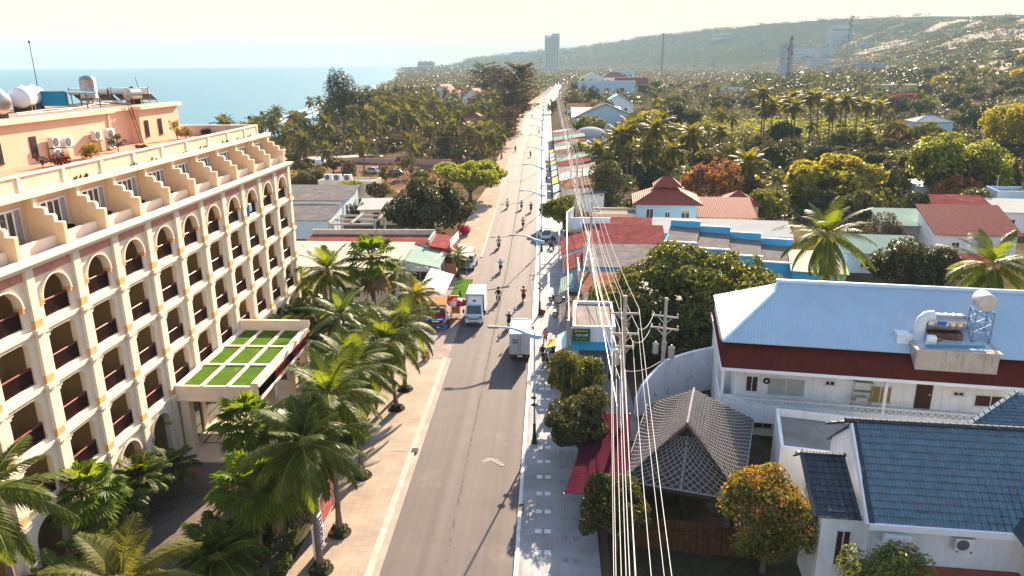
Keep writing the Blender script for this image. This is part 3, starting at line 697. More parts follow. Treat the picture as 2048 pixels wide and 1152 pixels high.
    for zz, p in ((15.3, .30), (15.42, .42), (15.54, .54)): tb.box(F - .2, F + p, YL, 65.4 + p * .7, zz, zz + .119)
    tb.build('pilaster_and_band', trim, H)
    mb = MB(); mb.box(-.04, .19, -.272, .272, .12, .50); o1 = mb.build('pilaster_block', orange, H); bm_ = o1.data; first = True
    for y in YS:
        for z in ZF[1:5]:
            if not first: o1 = bpy.data.objects.new('pilaster_block', bm_); C.objects.link(o1); o1.parent = H
            first = False; o1.location = Vector((F, y, z)) - O
    pk = B()
    for (y0, y1) in bays: pk.box(F - .02, F + .02, y0 + .27, y1 - .27, 14.78, 15.26)
    pk.build('rose_frieze', pink, H)
    # arch mouldings with orange imposts
    for fl, (zb, zs, r) in (('a', (12.70, 13.62, .98)), ('g', (.45, 2.75, 1.0))):
        for k, (y0, y1) in enumerate(bays):
            if fl == 'g' and not 7 <= k <= 9: continue
            yc = (y0 + y1) / 2; mb = B(); n = 16
            pr = [(yc - (r + .08) * math.cos(PI * i / n), zs + (r + .08) * math.sin(PI * i / n)) for i in range(n + 1)]
            for (a, za), (b, zc) in zip(pr, pr[1:]): mb.beam((F + .03, a, za), (F + .03, b, zc), .10, .17, 0, up=(1, 0, 0))
            for s in (-1, 1):
                mb.box(F - .30, F + .09, yc + s * (r - .01), yc + s * (r + .24), zs - .20, zs - .02, 1); mb.box(F - .33, F + .11, yc + s * (r - .03), yc + s * (r + .27), zs - .02, zs + .05, 1)
            mb.build('arch_moulding', [trim, orange], H)
    # ---- railings: balusters, bottom rail and a red handrail, one per balcony
    proto = None
    for f in (4, 3, 2, 1):
        for k, (y0, y1) in enumerate(bays[:13]):
            z = ZF[f] + .30
            if proto is None:
                mb = MB(); y = -.98
                while y < .99: mb.box(-.03, .03, y - .02, y + .02, .05, .74); y += .085
                mb.box(-.035, .035, -1.0, 1.0, .02, .07); mb.box(-.05, .05, -1.0, -.9, 0, .80); mb.box(-.05, .05, .9, 1.0, 0, .80)
                for zz in (.3, .5): mb.box(-.015, .015, -1, 1, zz, zz + .1)
                r = mb.build('balcony_railing', rail, H); mb = MB(); mb.cbox(-.055, .055, -1.02, 1.02, .74, .815, .015); hr = mb.build('handrail', handrail, r); proto = r; me2 = hr.data
            else:
                r = bpy.data.objects.new('balcony_railing', proto.data); C.objects.link(r); r.parent = H; hr = bpy.data.objects.new('handrail', me2); C.objects.link(hr); hr.parent = r
            r.location = Vector((F - T * .5, (y0 + y1) / 2, z)) - O
    # glazed doors at the back of the balconies
    mb = MB(); mb.box(-.03, .03, -.85, .85, 0, 2.1, 0)
    for y in (-.85, -.02, .80): mb.box(-.02, .06, y, y + .06, 0, 2.1, 1)
    mb.box(-.02, .06, -.85, .86, 2.1, 2.17, 1); door = None
    for f in (1, 2, 3, 4):
        for k, (y0, y1) in enumerate(bays[:13]):
            if door is None: d = mb.build('balcony_door', [glassd, brown], H); door = d
            else: d = bpy.data.objects.new('balcony_door', door.data); C.objects.link(d); d.parent = H
            d.location = Vector((F - T - 1.46, (y0 + y1) / 2, ZF[f] + .12)) - O
    # ---- set-back top floor with stepped dividers
    fb = B(); fb.box(F - 16, F - .2, YL, 65.3, 15.2, 15.56); fb.build('terrace_floor', deckm, H)
    XB = -25.4; up = B(); up.box(XB - .2, XB, YL, 65.4, 15.5, 17.98)
    up.box(F - 16, XB - .21, 65.1, 65.4, 15.5, 17.98)
    up.build('terrace_wall', peach, H)
    dvm = M('divider_stucco', (.72, .54, .34), .85, .08, .8, streak=.15); d1 = None
    for y in YS:
        if d1 is not None:
            for src in (d1, d2): c_ = src.copy(); C.objects.link(c_); c_.location = (0, y - YS[0], 0)
            continue
        dv = B(); h = .10
        for x0, x1, z in ((XB, -25.0, 17.98), (-25.0, -24.52, 17.4), (-24.52, -24.1, 17.06), (-24.1, -23.72, 16.7)): dv.box(x0 + .001, x1, y - h, y + h, 15.5, z)
        dv.box(-23.72, -23.6, y - h - .02, y + h + .02, 15.5, 16.7)
        d1 = dv.build('stepped_divider', dvm, H); st = B(); h = .125
        for x0, x1, z in ((-24.99, -24.52, 17.4), (-24.52, -24.1, 17.06), (-24.1, -23.64, 16.7)): st.box(x0, x1 + .03, y - h, y + h, z, z + .06)
        st.box(-25.03, -24.92, y - h, y + h, 17.46, 17.98); st.box(-24.52, -24.42, y - h, y + h, 17.12, 17.4); st.box(-24.1, -24.0, y - h, y + h, 16.76, 17.06)
        d2 = st.build('divider_coping', trim, H)
    fp = B()
    for (y0, y1) in bays:
        fp.box(-24.22, -24.08, y0 + .12, y1 - .12, 15.5, 16.12)
    fp.box(-25.6, -23.6, 65.2, 65.4, 15.5, 16.3)
    fp.build('terrace_parapet', wall, H)
    wp = None
    for k, (y0, y1) in enumerate(bays[:12]):
        if wp is None:
            mb = MB(); mb.box(-.05, .05, -1.0, 1.0, 0, 1.98)
            w = mb.build('terrace_window', wframe, H); wp = w; mb = MB()
            for y, m in ((-.92, 0), (-.42, 0), (.06, 0)): mb.box(.04, .056, y, y + .36, .1, 1.88, 0)
            mb.box(.04, .056, .54, .95, .06, 1.92, 1); pn = mb.build('pane', [glassd, curtain], w); wpp = pn.data
        else:
            w = bpy.data.objects.new('terrace_window', wp.data); C.objects.link(w); w.parent = H; pn = bpy.data.objects.new('pane', wpp); C.objects.link(pn); pn.parent = w
        w.location = Vector((XB + .05, (y0 + y1) / 2 + .12, 15.56)) - O
    # ---- roof deck, its parapet and the rooftop block
    sl = B()
    sl.box(F - 16, -24.99, YL, 65.5, 18.0, 18.14); sl.box(-24.99, -24.76, YL, 65.7, 17.97, 18.24); sl.box(-25.4, -24.99, 65.5, 65.7, 17.97, 18.23)
    sl.build('roof_slab', trim, H)
    dk = B(); dk.box(F - 15.9, -25.75, YL, 65.2, 18.14, 18.17); dk.build('roof_deck', deckm, H)
    pb = B(); pb.box(-25.72, -25.56, YL, 64.8, 18.14, 18.90); pb.box(F - 16, -25.72, 64.64, 64.8, 18.14, 18.90); pb.build('roof_parapet', bparap, H)
    pc = B()
    for y in YS: pc.box(-25.75, -25.50, min(y, 64.68) - .12, min(y, 64.68) + .12, 18.14, 18.9)
    pc.box(-25.78, -25.48, YL, 64.86, 18.90, 18.98); pc.box(F - 16, -25.78, 64.58, 64.86, 18.9, 18.98); pc.box(-33.2, -32.9, 64.6, 64.84, 18.98, 19.6)
    pc.build('parapet_coping', trim, H)
    # small dark plants that creep along the foot of the parapet are planted things, below
    ph = B()
    ph.box(F - 16, -32, YL, 51.8, 18.17, 20.72); ph.box(F - 16, -32.75, 51.8, 57.6, 18.17, 20.72); ph.box(F - 16, -32, 57.6, 63.9, 18.17, 20.72)
    ph.box(-32.75, -32.0, 51.8, 53.6, 18.17, 20.72)
    ph.build('penthouse_wall', peach, H)
    pr = B(); pr.box(F - 16.2, -31.7, YL, 51.9, 20.72, 20.98); pr.box(F - 16.2, -32.45, 51.9, 57.5, 20.72, 20.98); pr.box(F - 16.2, -31.7, 57.5, 64.2, 20.72, 20.98); pr.box(-32.45, -31.7, 51.9, 53.9, 20.72, 20.98)
    pr.build('penthouse_eave', M('peach_eave', (.78, .58, .42), .8, .06, .8, streak=.2), H)
    rf = B(); rf.box(F - 16, -32.6, YL, 64.0, 20.98, 21.0); rf.build('penthouse_roof', roofm, H)
    for y, z0, z1 in ((41.9, 18.55, 19.75), (45.0, 18.6, 19.85), (58.5, 18.6, 19.85), (60.6, 18.6, 19.85)):
        mb = MB(Vector((-32, y, z0))); mb.box(-32.02, -31.96, y - .3, y + .3, z0, z1, 1); mb.box(-31.99, -31.952, y - .24, y + .24, z0 + .06, z1 - .06, 0)
        mb.box(-32, -31.93, y - .33, y + .33, z0 - .05, z0, 1); o = mb.build('narrow_window', [glassd, brown], H); o.location = Vector((-32, y, z0)) - O
    dp = B(); dp.tube([(-31.95, 53.3, 20.7), (-31.95, 53.3, 18.3)], .05, 6); dp.tube([(-31.95, 53.55, 20.4), (-31.95, 53.55, 18.6)], .03, 6); dp.build('drainpipe', peach, H)
    # ---- porch
    P0, P1, PY0, PY1 = F + .19, -18.0, 41.4, 51.9
    pb = B()
    pb.box(P0, P1, PY0, PY1, 4.05, 4.70); pb.box(P0, P1, PY0 - .02, PY0 + .16, 3.85, 4.82); pb.box(P0, P1, PY1 - .2, PY1, 3.85, 5.55); pb.box(P1 - .42, P1, PY0, PY1, 3.85, 5.06); pb.box(P0, P0 + .3, PY0, PY1, 4.6, 4.84)
    nx, ny = 3, 3; xs = [P0 + .3, -21.6, -19.95, P1 - .42]; ys = [PY0 + .16, 44.9, 48.25, PY1 - .2]
    for x in xs[1:3]: pb.box(x - .11, x + .11, PY0, PY1 - .2, 4.6, 4.86)
    for y in ys[1:3]: pb.box(P0, P1 - .4, y - .11, y + .11, 4.6, 4.855)
    pb.box(P0, P1 + .06, PY0 - .08, PY1 + .05, 3.80, 3.92)
    for y in (PY0 + .35, 44.6, 48.5, PY1 - .5):
        pb.box(P1 - .75, P1 - .15, y - .28, y + .28, .1, 3.86)
    pb.box(F + .19, F + .75, PY0 + .3, PY0 + .9, .1, 3.86)
    pb.build('porch', trim, H)
    tf = B()
    for a, b in zip(xs, xs[1:]):
        for c, d in zip(ys, ys[1:]): tf.box(a + .11, b - .11, c + .11, d - .11, 4.69, 4.77)
    tf.build('turf_panel', turf, H)
    pd = B(); pd.box(F + .01, F + .06, 42.2, 51, .1, 3.3); pd.build('entrance_glazing', glassd, H)
    le = B(); random.seed(11)
    for (ya, yb) in ((44.2, 46.7), (47.6, 51.3)):
        y = ya
        while y < yb:
            w = random.uniform(.28, .42); n = 9
            pts = [(P1 + .06, y + w * .5 + w * .5 * math.cos(t * 5.6 / n + .4), 4.45 + .24 * math.sin(t * 5.6 / n + .4)) for t in range(n + 1)]
            le.tube(pts, .055, 5); le.tube([(P1 + .06, y + w, 4.22), (P1 + .06, y + w * .8, 4.5 + random.uniform(0, .3))], .05, 5); y += w + .08
    le.build('sign_lettering', M('red_letters', (.20, .01, .02), .4), H)
    # planter ledge along the foot of the facade
    # ================= things on the hotel
    def chair_m():
        t = thing('armchair', 'x', 'chair'); ck = M('dark_wicker', (.018, .012, .010), .6, .3, 6)
        mb = MB(); mb.cbox(-.28, .28, -.28, .28, .30, .42, .03); mb.build('seat', ck, t)
        mb = MB(); mb.add([(-.30, -.28, .40), (-.22, -.28, .40), (-.34, -.28, .92), (-.42, -.28, .92), (-.30, .28, .40), (-.22, .28, .40), (-.34, .28, .92), (-.42, .28, .92)], [(0, 1, 2, 3), (4, 7, 6, 5), (0, 4, 5, 1), (1, 5, 6, 2), (2, 6, 7, 3), (3, 7, 4, 0)]); mb.build('backrest', ck, t)
        for s in (-1, 1): mb = MB(); mb.cbox(-.3, .28, s * .28 - .04, s * .28 + .04, .42, .62, .02); mb.build('armrest', ck, t)
        for sx in (-.24, .24):
            for sy in (-.24, .24): mb = MB(); mb.box(sx - .03, sx + .03, sy - .03, sy + .03, 0, .30); mb.build('leg', ck, t)
        return Proto(t)
    ch = chair_m(); random.seed(3)
    for k in range(0, 11):
        y = (bays[k][0] + bays[k][1]) / 2
        for j, dy in enumerate((-.55, .45)):
            if (k * 2 + j) % 5 == 4: continue
            ch.put((-24.72 - .1 * j, y + dy - .3, 15.56), random.uniform(-.5, .5), label='dark chair, %s of its pair, on the top terrace %s bay from the far corner' % (('nearer', 'farther')[j], ORD[k]), group='dark chairs on the hotel terraces')
    names = {4: 'arched', 3: 'upper square', 2: 'middle square', 1: 'lower square'}
    tbm = M('dark_wicker', (.018, .012, .010))
    tt = thing('side_table', 'x', 'table'); mb = MB(); mb.lathe([(.26, .50), (.27, .52), (.27, .54), (.25, .55)], n=14); mb.build('tabletop', tbm, tt); mb = MB(); mb.lathe([(.16, 0), (.15, .02), (.03, .05), (.03, .5)], n=8); mb.build('leg', tbm, tt); tpt = Proto(tt)
    for f in (4, 3, 2, 1):
        for k in range(3, 12):
            if random.random() < .25: continue
            y = (bays[k][0] + bays[k][1]) / 2
            ch.put((F - T - .9, y - .5, ZF[f] + .12), random.uniform(-.5, .3), label='dark chair behind the railing of the %s balcony %s bay from the far corner' % (names[f], ORD[k]), group='dark chairs on the hotel balconies', cat='chair')
            if random.random() < .6: tpt.put((F - T - .75, y + .35, ZF[f] + .12), 0, label='round table behind the %s balcony railing, %s bay from the far corner' % (names[f], ORD[k]), group='dark tables on the hotel balconies', cat='table')
    # towels on one arched balcony
    for y0, y1, col, lb in ((54.75, 55.45, (.02, .13, .42), 'long blue towel hung over an arched balcony railing, left of two'), (55.5, 56.15, (.025, .15, .46), 'blue towel hung over an arched balcony railing beside a white one'), (56.2, 56.6, (.7, .7, .72), 'small white towel hung over an arched balcony railing')):
        c = Vector((F + .05, (y0 + y1) / 2, 12.6)); mb = MB(c); n = 8; zt = 13.55
        for i in range(n):
            a = lerp(y0, y1, i / n); b = lerp(y0, y1, (i + 1) / n); xa = F + .04 + .03 * math.sin(i * 1.9); xb = F + .04 + .03 * math.sin((i + 1) * 1.9); zb = 12.62 if col[0] < .1 else 12.95
            mb.add([(xa, a, zb + .03 * math.sin(i)), (xb, b, zb + .03 * math.sin(i + 1)), (xb, b, zt), (xa, a, zt), (xa - .02, a, zb), (xb - .02, b, zb), (xb - .02, b, zt), (xa - .02, a, zt)], [(0, 1, 2, 3), (5, 4, 7, 6), (3, 2, 6, 7)])
            mb.poly([(xa, a, zt), (xb, b, zt), (F - .25, b, zt + .01), (F - .25, a, zt + .01)])
        tag(mb.build('towel', M('towel_%d' % int(col[2] * 100), col, .95, .1)), lb, 'towel', 'towels on the hotel balcony')
    # air conditioners on the roof
    def ac_m():
        t = thing('air_conditioner', 'x', 'air conditioner'); mb = MB(); mb.cbox(-.16, .16, -.42, .42, .08, .70, .02); mb.build('casing', M('ac_white', (.66, .64, .60), .5, .08), t)
        mb = MB(); mb.lathe([(.26, .16), (.27, .172), (.2, .176), (.05, .18)], (0, -.1, .39), 18, axis='X'); mb.build('fan_grille', M('ac_grille', (.12, .12, .12), .6), t)
        for s in (-.3, .3): mb = MB(); mb.box(-.18, .18, s - .03, s + .03, 0, .08); mb.build('foot', M('ac_foot', (.2, .2, .2)), t)
        return Proto(t)
    ac = ac_m(); bpy.app.driver_namespace['ac'] = ac
    for (x, y, z, rz, l) in ((-31.7, 46.6, 18.2, 0, 'lower white air conditioner of the leftmost stack on the hotel roof'), (-31.7, 46.6, 18.95, 0, 'upper white air conditioner of the leftmost stack on the hotel roof'), (-31.6, 47.7, 18.85, .0, 'white air conditioner mounted high on the peach rooftop wall above a wine red bush'),
                             (-31.7, 51.2, 18.95, 0, 'white air conditioner left of the pair behind the golden roof bush'), (-31.6, 52.6, 18.2, 0, 'lower white air conditioner behind the golden roof bush'), (-31.6, 52.6, 18.95, 0, 'upper white air conditioner behind the golden roof bush')):
        ac.put((x, y, z), rz, 1.05, label=l, group='air conditioners on the hotel roof')
    # ladder
    mb = MB(Vector((-31.9, 57.2, 18.17))); lm = M('rusty_ladder', (.10, .035, .02), .7, .3, 4)
    for s in (-.2, .2): mb.beam((-31.7, 57.0 + s, 18.17), (-32.35, 57.0 + s, 21.35), .05, .05)
    for i in range(11): z = 18.4 + i * .27; x = lerp(-31.7, -32.35, (z - 18.17) / 3.18); mb.beam((x, 56.8, z), (x, 57.2, z), .03, .03)
    tag(mb.build('ladder', lm), 'rusty steel ladder leaning on the peach rooftop block of the hotel', 'ladder')
    # ================= tanks and clutter on the penthouse roof
    steel = M('stainless', (.42, .38, .35), .32, .25, 1.5, metal=.85); whitet = M('white_fibreglass', (.66, .67, .70), .5, .1, 1.2, streak=.2, dirt=(.35, .33, .32)); solar = M('white_enamel', (.76, .73, .68), .45, .06, 1)
    stand = M('rack_steel', (.10, .08, .07), .6, .2, 3, metal=.3)
    def htank(label, c, r, L, mat, az, dome=.35, rib=0):
        t = thing('water_tank', label, 'water tank', c, az); n = 24; mb = MB(); h = L / 2
        pr = [(.02, -h - dome * r)] + [(r * math.sin(a), -h - dome * r * math.cos(a)) for a in (.35, .7, 1.05, 1.35, 1.57)] 
        if rib:
            for i in range(1, rib): x = -h + L * i / rib; pr += [(r, x - .05), (r * 1.025, x), (r, x + .05)]
        pr += [(r * math.sin(a), h + dome * r * math.cos(a)) for a in (1.57, 1.35, 1.05, .7, .35)] + [(.02, h + dome * r)]
        mb.lathe(pr, (0, 0, r + .25), n, axis='Y'); mb.build('tank_body', mat, t, smooth=40)
        for y in (-h * .6, h * .6): mb = MB(); mb.box(-r * .8, r * .8, y - .06, y + .06, 0, .42); mb.build('cradle', stand, t)
        mb = MB(); mb.lathe([(.14, 0), (.14, .1), (.05, .14)], (0, 0, 2 * r + .22), 10); mb.build('lid', stand if mat is steel else mat, t)
        return t
    htank('stainless steel tank lying at the left edge of the hotel roof', (-33.6, 44.2, 21.0), .68, 1.9, steel, 1.2)
    htank('white round tank left of its twin on the hotel roof', (-36.9, 48.8, 21.0), .72, .9, whitet, .25, .75)
    htank('white round tank beside the blue sheet shed on the hotel roof', (-36.3, 50.9, 21.0), .72, .9, whitet, .25, .75)
    htank('white round tank half hidden behind the blue sheet shed', (-37.9, 54.2, 21.0), .7, .9, whitet, .25, .75)
    # shed
    sx, sy = -35.9, 55.0; t = thing('pump_shed', 'blue sheet metal pump shed with an open side on the hotel roof', 'shed', (sx, sy, 21)); bl = M('blue_sheet', (.015, .22, .36), .5, .1, 1)
    mb = MB(); mb.box(-1.35, .55, -.85, -.80, .2, 1.25); mb.box(-1.4, -1.35, -.85, .8, .2, 1.2); mb.build('wall', bl, t)
    mb = MB(); mb.slab([(-1.5, -.95, 1.28), (2.2, -.95, 1.12), (2.2, .95, 1.12), (-1.5, .95, 1.28)], .04); mb.build('roof', M('blue_grey_sheet', (.10, .18, .24), .5, .15, 1), t)
    for x in (.6, 2.05):
        for y in (-.8, .8): mb = MB(); mb.box(x - .03, x + .03, y - .03, y + .03, 0, 1.16); mb.build('post', stand, t)
    # upright ribbed tank
    t = thing('water_tank', 'upright ribbed stainless tank standing tall on its stand on the hotel roof', 'water tank', (-36.3, 58.6, 21)); mb = MB(); pr = []; z = .55
    for i in range(9): pr += [(.58, z), (.61, z + .06), (.58, z + .12)]; z += .17
    mb.lathe([(.02, .5), (.56, .5)] + pr + [(.5, z + .1), (.2, z + .22), (.02, z + .24)], n=24); mb.build('tank_body', steel, t, smooth=50)
    for x in (-.45, .45):
        for y in (-.45, .45): mb = MB(); mb.box(x - .04, x + .04, y - .04, y + .04, 0, .5); mb.build('leg', M('old_timber', (.22, .15, .08)), t)
    mb = MB(); mb.box(-.55, .55, -.55, .55, .42, .5); mb.build('platform', M('old_timber', (.22, .15, .08)), t)
    # solar heaters: white horizontal drums over dark tube racks
    for i, (x, y) in enumerate(((-39.0, 62.0), (-37.4, 62.3), (-35.8, 62.6), (-34.3, 62.9))):
        t = thing('solar_heater', '%s white solar water heater drum in the row at the back of the hotel roof' % ORD[i], 'water heater', (x, y, 21), PI + .12, 'solar water heaters on the hotel roof')
        mb = MB(); mb.lathe([(.02, -.74), (.25, -.74), (.27, -.7), (.27, .7), (.25, .74), (.02, .74)], (0, .5, .98), 18, axis='X'); mb.build('drum', solar, t, smooth=40)
        mb = MB()
        for s in (-.74, .70): mb.lathe([(.30, 0), (.30, .05)], (s, .5, .98), 16, axis='X')
        mb.build('drum_cap', stand, t)
        mb = MB(); mb.slab([(-.7, -.95, .22), (.7, -.95, .22), (.7, .45, .86), (-.7, .45, .86)], .05); mb.build('collector', M('collector_tubes', (.04, .04, .05), .25, .3, 6, wave=('X', .1, .02)), t)
        mb = MB()
        for s in (-.68, .68): mb.beam((s, .5, 0), (s, .5, .75), .05, .05); mb.beam((s, -.95, .0), (s, -.95, .2), .05, .05)
        mb.build('frame', stand, t)
    htank('stainless drum near the ladder at the right end of the hotel roof', (-33.7, 60.2, 21.0), .52, 1.0, steel, -.35, .12)
    # pipes, antennas
    c = Vector((-34, 57.5, 21)); mb = MB(c); pm = M('roof_pipe', (.55, .48, .42), .6, .2, 2)
    for pts in ([(-34.2, 47, 21.12), (-34.0, 50, 21.2), (-33.8, 53, 21.15), (-34.0, 56.0, 21.3), (-34.2, 58, 21.12)], [(-35, 55.5, 21.1), (-34.2, 57.4, 21.35), (-33.6, 59.5, 21.12)], [(-36.5, 56, 21.1), (-35.5, 60, 21.2), (-34, 62, 21.5)], [(-33.4, 46, 21.08), (-33.6, 52, 21.1)]): mb.tube(pts, .04, 5)
    tag(mb.build('roof_pipe', pm), 'pale water pipes running over the hotel roof between the tanks', 'pipe')
    for (px0, py0, px1, py1, y, l) in ((77, 183, 58, 84, 58, 'tall thin whip antenna leaning left on the hotel roof'), (283, 183, 270, 155, 61, 'short thin antenna leaning over the stainless drum')):
        a, b = AtY(px0, py0, y), AtY(px1, py1, y); a = Vector((a.x, a.y, 21.0)); mb = MB(a); mb.tube([a, b], [.035, .02], 5)
        if 'tall' in l: mb.lathe([(.02, -.1), (.07, -.05), (.08, .05), (.02, .12)], b, 8)
        tag(mb.build('antenna', stand), l, 'antenna')
    # ================= roof garden
    def rb(px, py, w, hgt, leaf, label, shape='bush', name='roof_shrub', **kw):
        b = G(px, py, 18.17); R = w * .5 * (b - CAM).dot(FV) / FPX; tree(name, label, b, R, hgt, shape, leaf, n=900, size=.16, cat='plant', **kw)
    rb(122, 331, 44, .95, 'wine_leaf', 'wine red bush in front of the peach rooftop wall', seed=2); rb(182, 316, 46, 1.15, 'yellow_leaf', 'golden round bush in front of the roof air conditioners', seed=3)
    rb(237, 303, 36, 1.25, 'olive_leaf', 'small loose tree near the ladder on the hotel roof', 'loose', seed=4); rb(355, 279, 30, 1.5, 'yellow_leaf', 'tall yellow shrub at the end of the peach rooftop block', 'loose', seed=5)
    rb(373, 277, 26, 1.1, 'olive_leaf', 'olive shrub right of the yellow one on the roof end', seed=6); rb(412, 270, 26, .7, 'wine_leaf', 'dark red bush alone at the far roof corner', seed=7); rb(86, 336, 26, .7, 'brown_leaf', 'small brownish shrub below the leftmost roof air conditioners', 'loose', seed=8)
    rb(283, 298, 30, .4, 'olive_leaf', 'low plants at the foot of the roof ladder', 'bush', seed=9)
    # tufts at the foot of the parapet
    random.seed(21); base = tree_data('bush', 'dark_leaf', 90, .4, 31)
    for i in range(34):
        y = random.choice((38.5, 40, 44, 46.5, 51, 54, 57.5, 60.5, 62.5)) + random.uniform(-.9, .9); h = random.uniform(.10, .32)
        t = thing('ledge_weed', 'small dark weed growing on the ledge below the brick roof parapet', 'plant', (-25.3, y, 18.14), 0, 'weeds along the hotel roof ledge'); child('leaves', base[0], t, sc=(.10, .14, h))
STEPS.append(hotel)
STEPS.insert(0, leafmats)
# ------------------------------------------------------------------ houses and sheds
def bmats():
    M('white_plaster', (.78, .78, .77), .85, .10, .8, streak=.35, dirt=(.30, .27, .24)); M('blue_plaster', (.30, .52, .68), .85, .08, .8, streak=.2, dirt=(.25, .33, .38)); M('pale_blue_plaster', (.46, .58, .66), .85, .1, .8, streak=.3, dirt=(.25, .27, .28))
    M('cyan_plaster', (.08, .40, .68), .8, .08, .8, streak=.15); M('grey_plaster', (.38, .36, .34), .9, .2, .8, streak=.5, dirt=(.12, .11, .10)); M('cream_plaster', (.66, .56, .42), .85, .1, .8, streak=.25, dirt=(.35, .28, .2)); M('pink_plaster', (.55, .30, .24), .85, .1, .8, streak=.3)
    M('red_sheet', (.185, .058, .055), .85, .28, .7, spec=.15, wave=('X', .22, .012), patch=.25, patchcol=(.30, .12, .09)); M('maroon_sheet', (.10, .022, .015), .8, .15, .5, spec=.15, wave=('X', .2, .012)); M('rust_sheet', (.20, .095, .06), .85, .35, 1.2, wave=('X', .2, .05), patch=.6, patchcol=(.27, .19, .14))
    M('grey_sheet', (.17, .155, .15), .85, .3, .8, spec=.15, wave=('X', .2, .03), patch=.35, patchcol=(.24, .19, .16)); M('white_sheet', (.42, .41, .39), .8, .10, .6, wave=('X', .22, .04), streak=.1); M('blue_sheet_roof', (.34, .45, .54), .6, .12, .4, streak=.12, dirt=(.25, .30, .33), wave=('X', .19, .018), spec=.5)
    M('green_sheet', (.24, .32, .27), .8, .12, .6, wave=('X', .22, .04)); M('cream_sheet', (.45, .41, .33), .8, .08, .5, wave=('X', .3, .03)); M('slate_sheet', (.13, .16, .24), .5, .15, .7, wave=('X', .2, .04)); M('teal_sheet', (.03, .30, .42), .5, .12, .8, wave=('X', .2, .03))
    M('red_tile', (.25, .06, .045), .75, .22, 1.5, wave=('X', .26, .06), patch=.2, patchcol=(.22, .07, .05)); M('flat_concrete', (.25, .22, .195), .92, .25, .7, patch=.45, patchcol=(.22, .19, .17)); M('window_glass', (.035, .045, .05), .08, .2, .5, spec=.8); M('window_frame', (.68, .68, .66), .5, .05)
    M('door_wood', (.07, .03, .02), .5, .25, 3); M('old_fabric', (.50, .46, .40), .95, .12, 1.5); M('turquoise_fabric', (.42, .60, .55), .95, .1, 1.5); M('steel_post', (.42, .41, .40), .45, .15, 2, metal=.6); M('black_iron', (.03, .03, .03), .5, .2, 3)
    M('yellow_paint', (.55, .36, .03), .5, .1, 2); M('red_paint', (.38, .02, .02), .5, .12, 2); M('blue_paint', (.02, .12, .45), .5, .1, 2); M('white_paint', (.72, .72, .71), .5, .05, 2); M('dark_green_sign', (.02, .10, .06), .5, .1, 2); M('orange_sign', (.62, .25, .03), .55, .12, 2); M('terracotta', (.45, .17, .08), .7, .2, 2); M('black_rubber', (.02, .02, .02), .8, .15, 4)
def opening(t, kind, face, u, z, ow, oh, w, d):
    mb = MB(); fr = .06
    def place(o):
        if face == 'f': o.location = (u, 0, z)
        elif face == 'b': o.location = (w - u, d, z); o.rotation_euler.z = PI
        elif face == 'r': o.location = (w, u, z); o.rotation_euler.z = PI / 2
        else: o.location = (0, d - u, z); o.rotation_euler.z = -PI / 2
    if kind == 'door':
        mb.box(-fr, ow + fr, -.03, .05, 0, oh + fr, 1); mb.box(0, ow, -.045, .02, 0, oh, 0); mb.box(ow * .82, ow * .88, -.08, -.04, oh * .45, oh * .5, 1); o = mb.build('door', [MATS['door_wood'], MATS['window_frame']], t); place(o); return o
    if kind == 'shutter':
        mb.box(0, ow, -.03, .03, 0, oh); place(mb.build('roller_shutter', M('shutter_steel', (.16, .17, .18), .5, .2, 1, wave=('Z', .12, .02)), t)); return
    mb.box(-fr, 0, -.05, .04, -fr, oh + fr); mb.box(ow, ow + fr, -.05, .04, -fr, oh + fr); mb.box(0, ow, -.05, .04, oh, oh + fr); mb.box(-fr - .05, ow + fr + .05, -.09, .04, -fr - .04, 0); mb.box(ow / 2 - .025, ow / 2 + .025, -.04, .03, 0, oh)
    o = mb.build('window', MATS['window_frame'], t); place(o); mb = MB(); mb.box(0, ow, -.015, .02, 0, oh)
    mb.build('pane', MATS['door_wood'] if kind == 'dark' else (M('ochre_shutter', (.32, .22, .04), .6, .2, 3) if kind == 'ochre' else (M('grey_shutter', (.40, .39, .37), .7, .15, 3) if kind == 'grey' else MATS['window_glass'])), o); return o
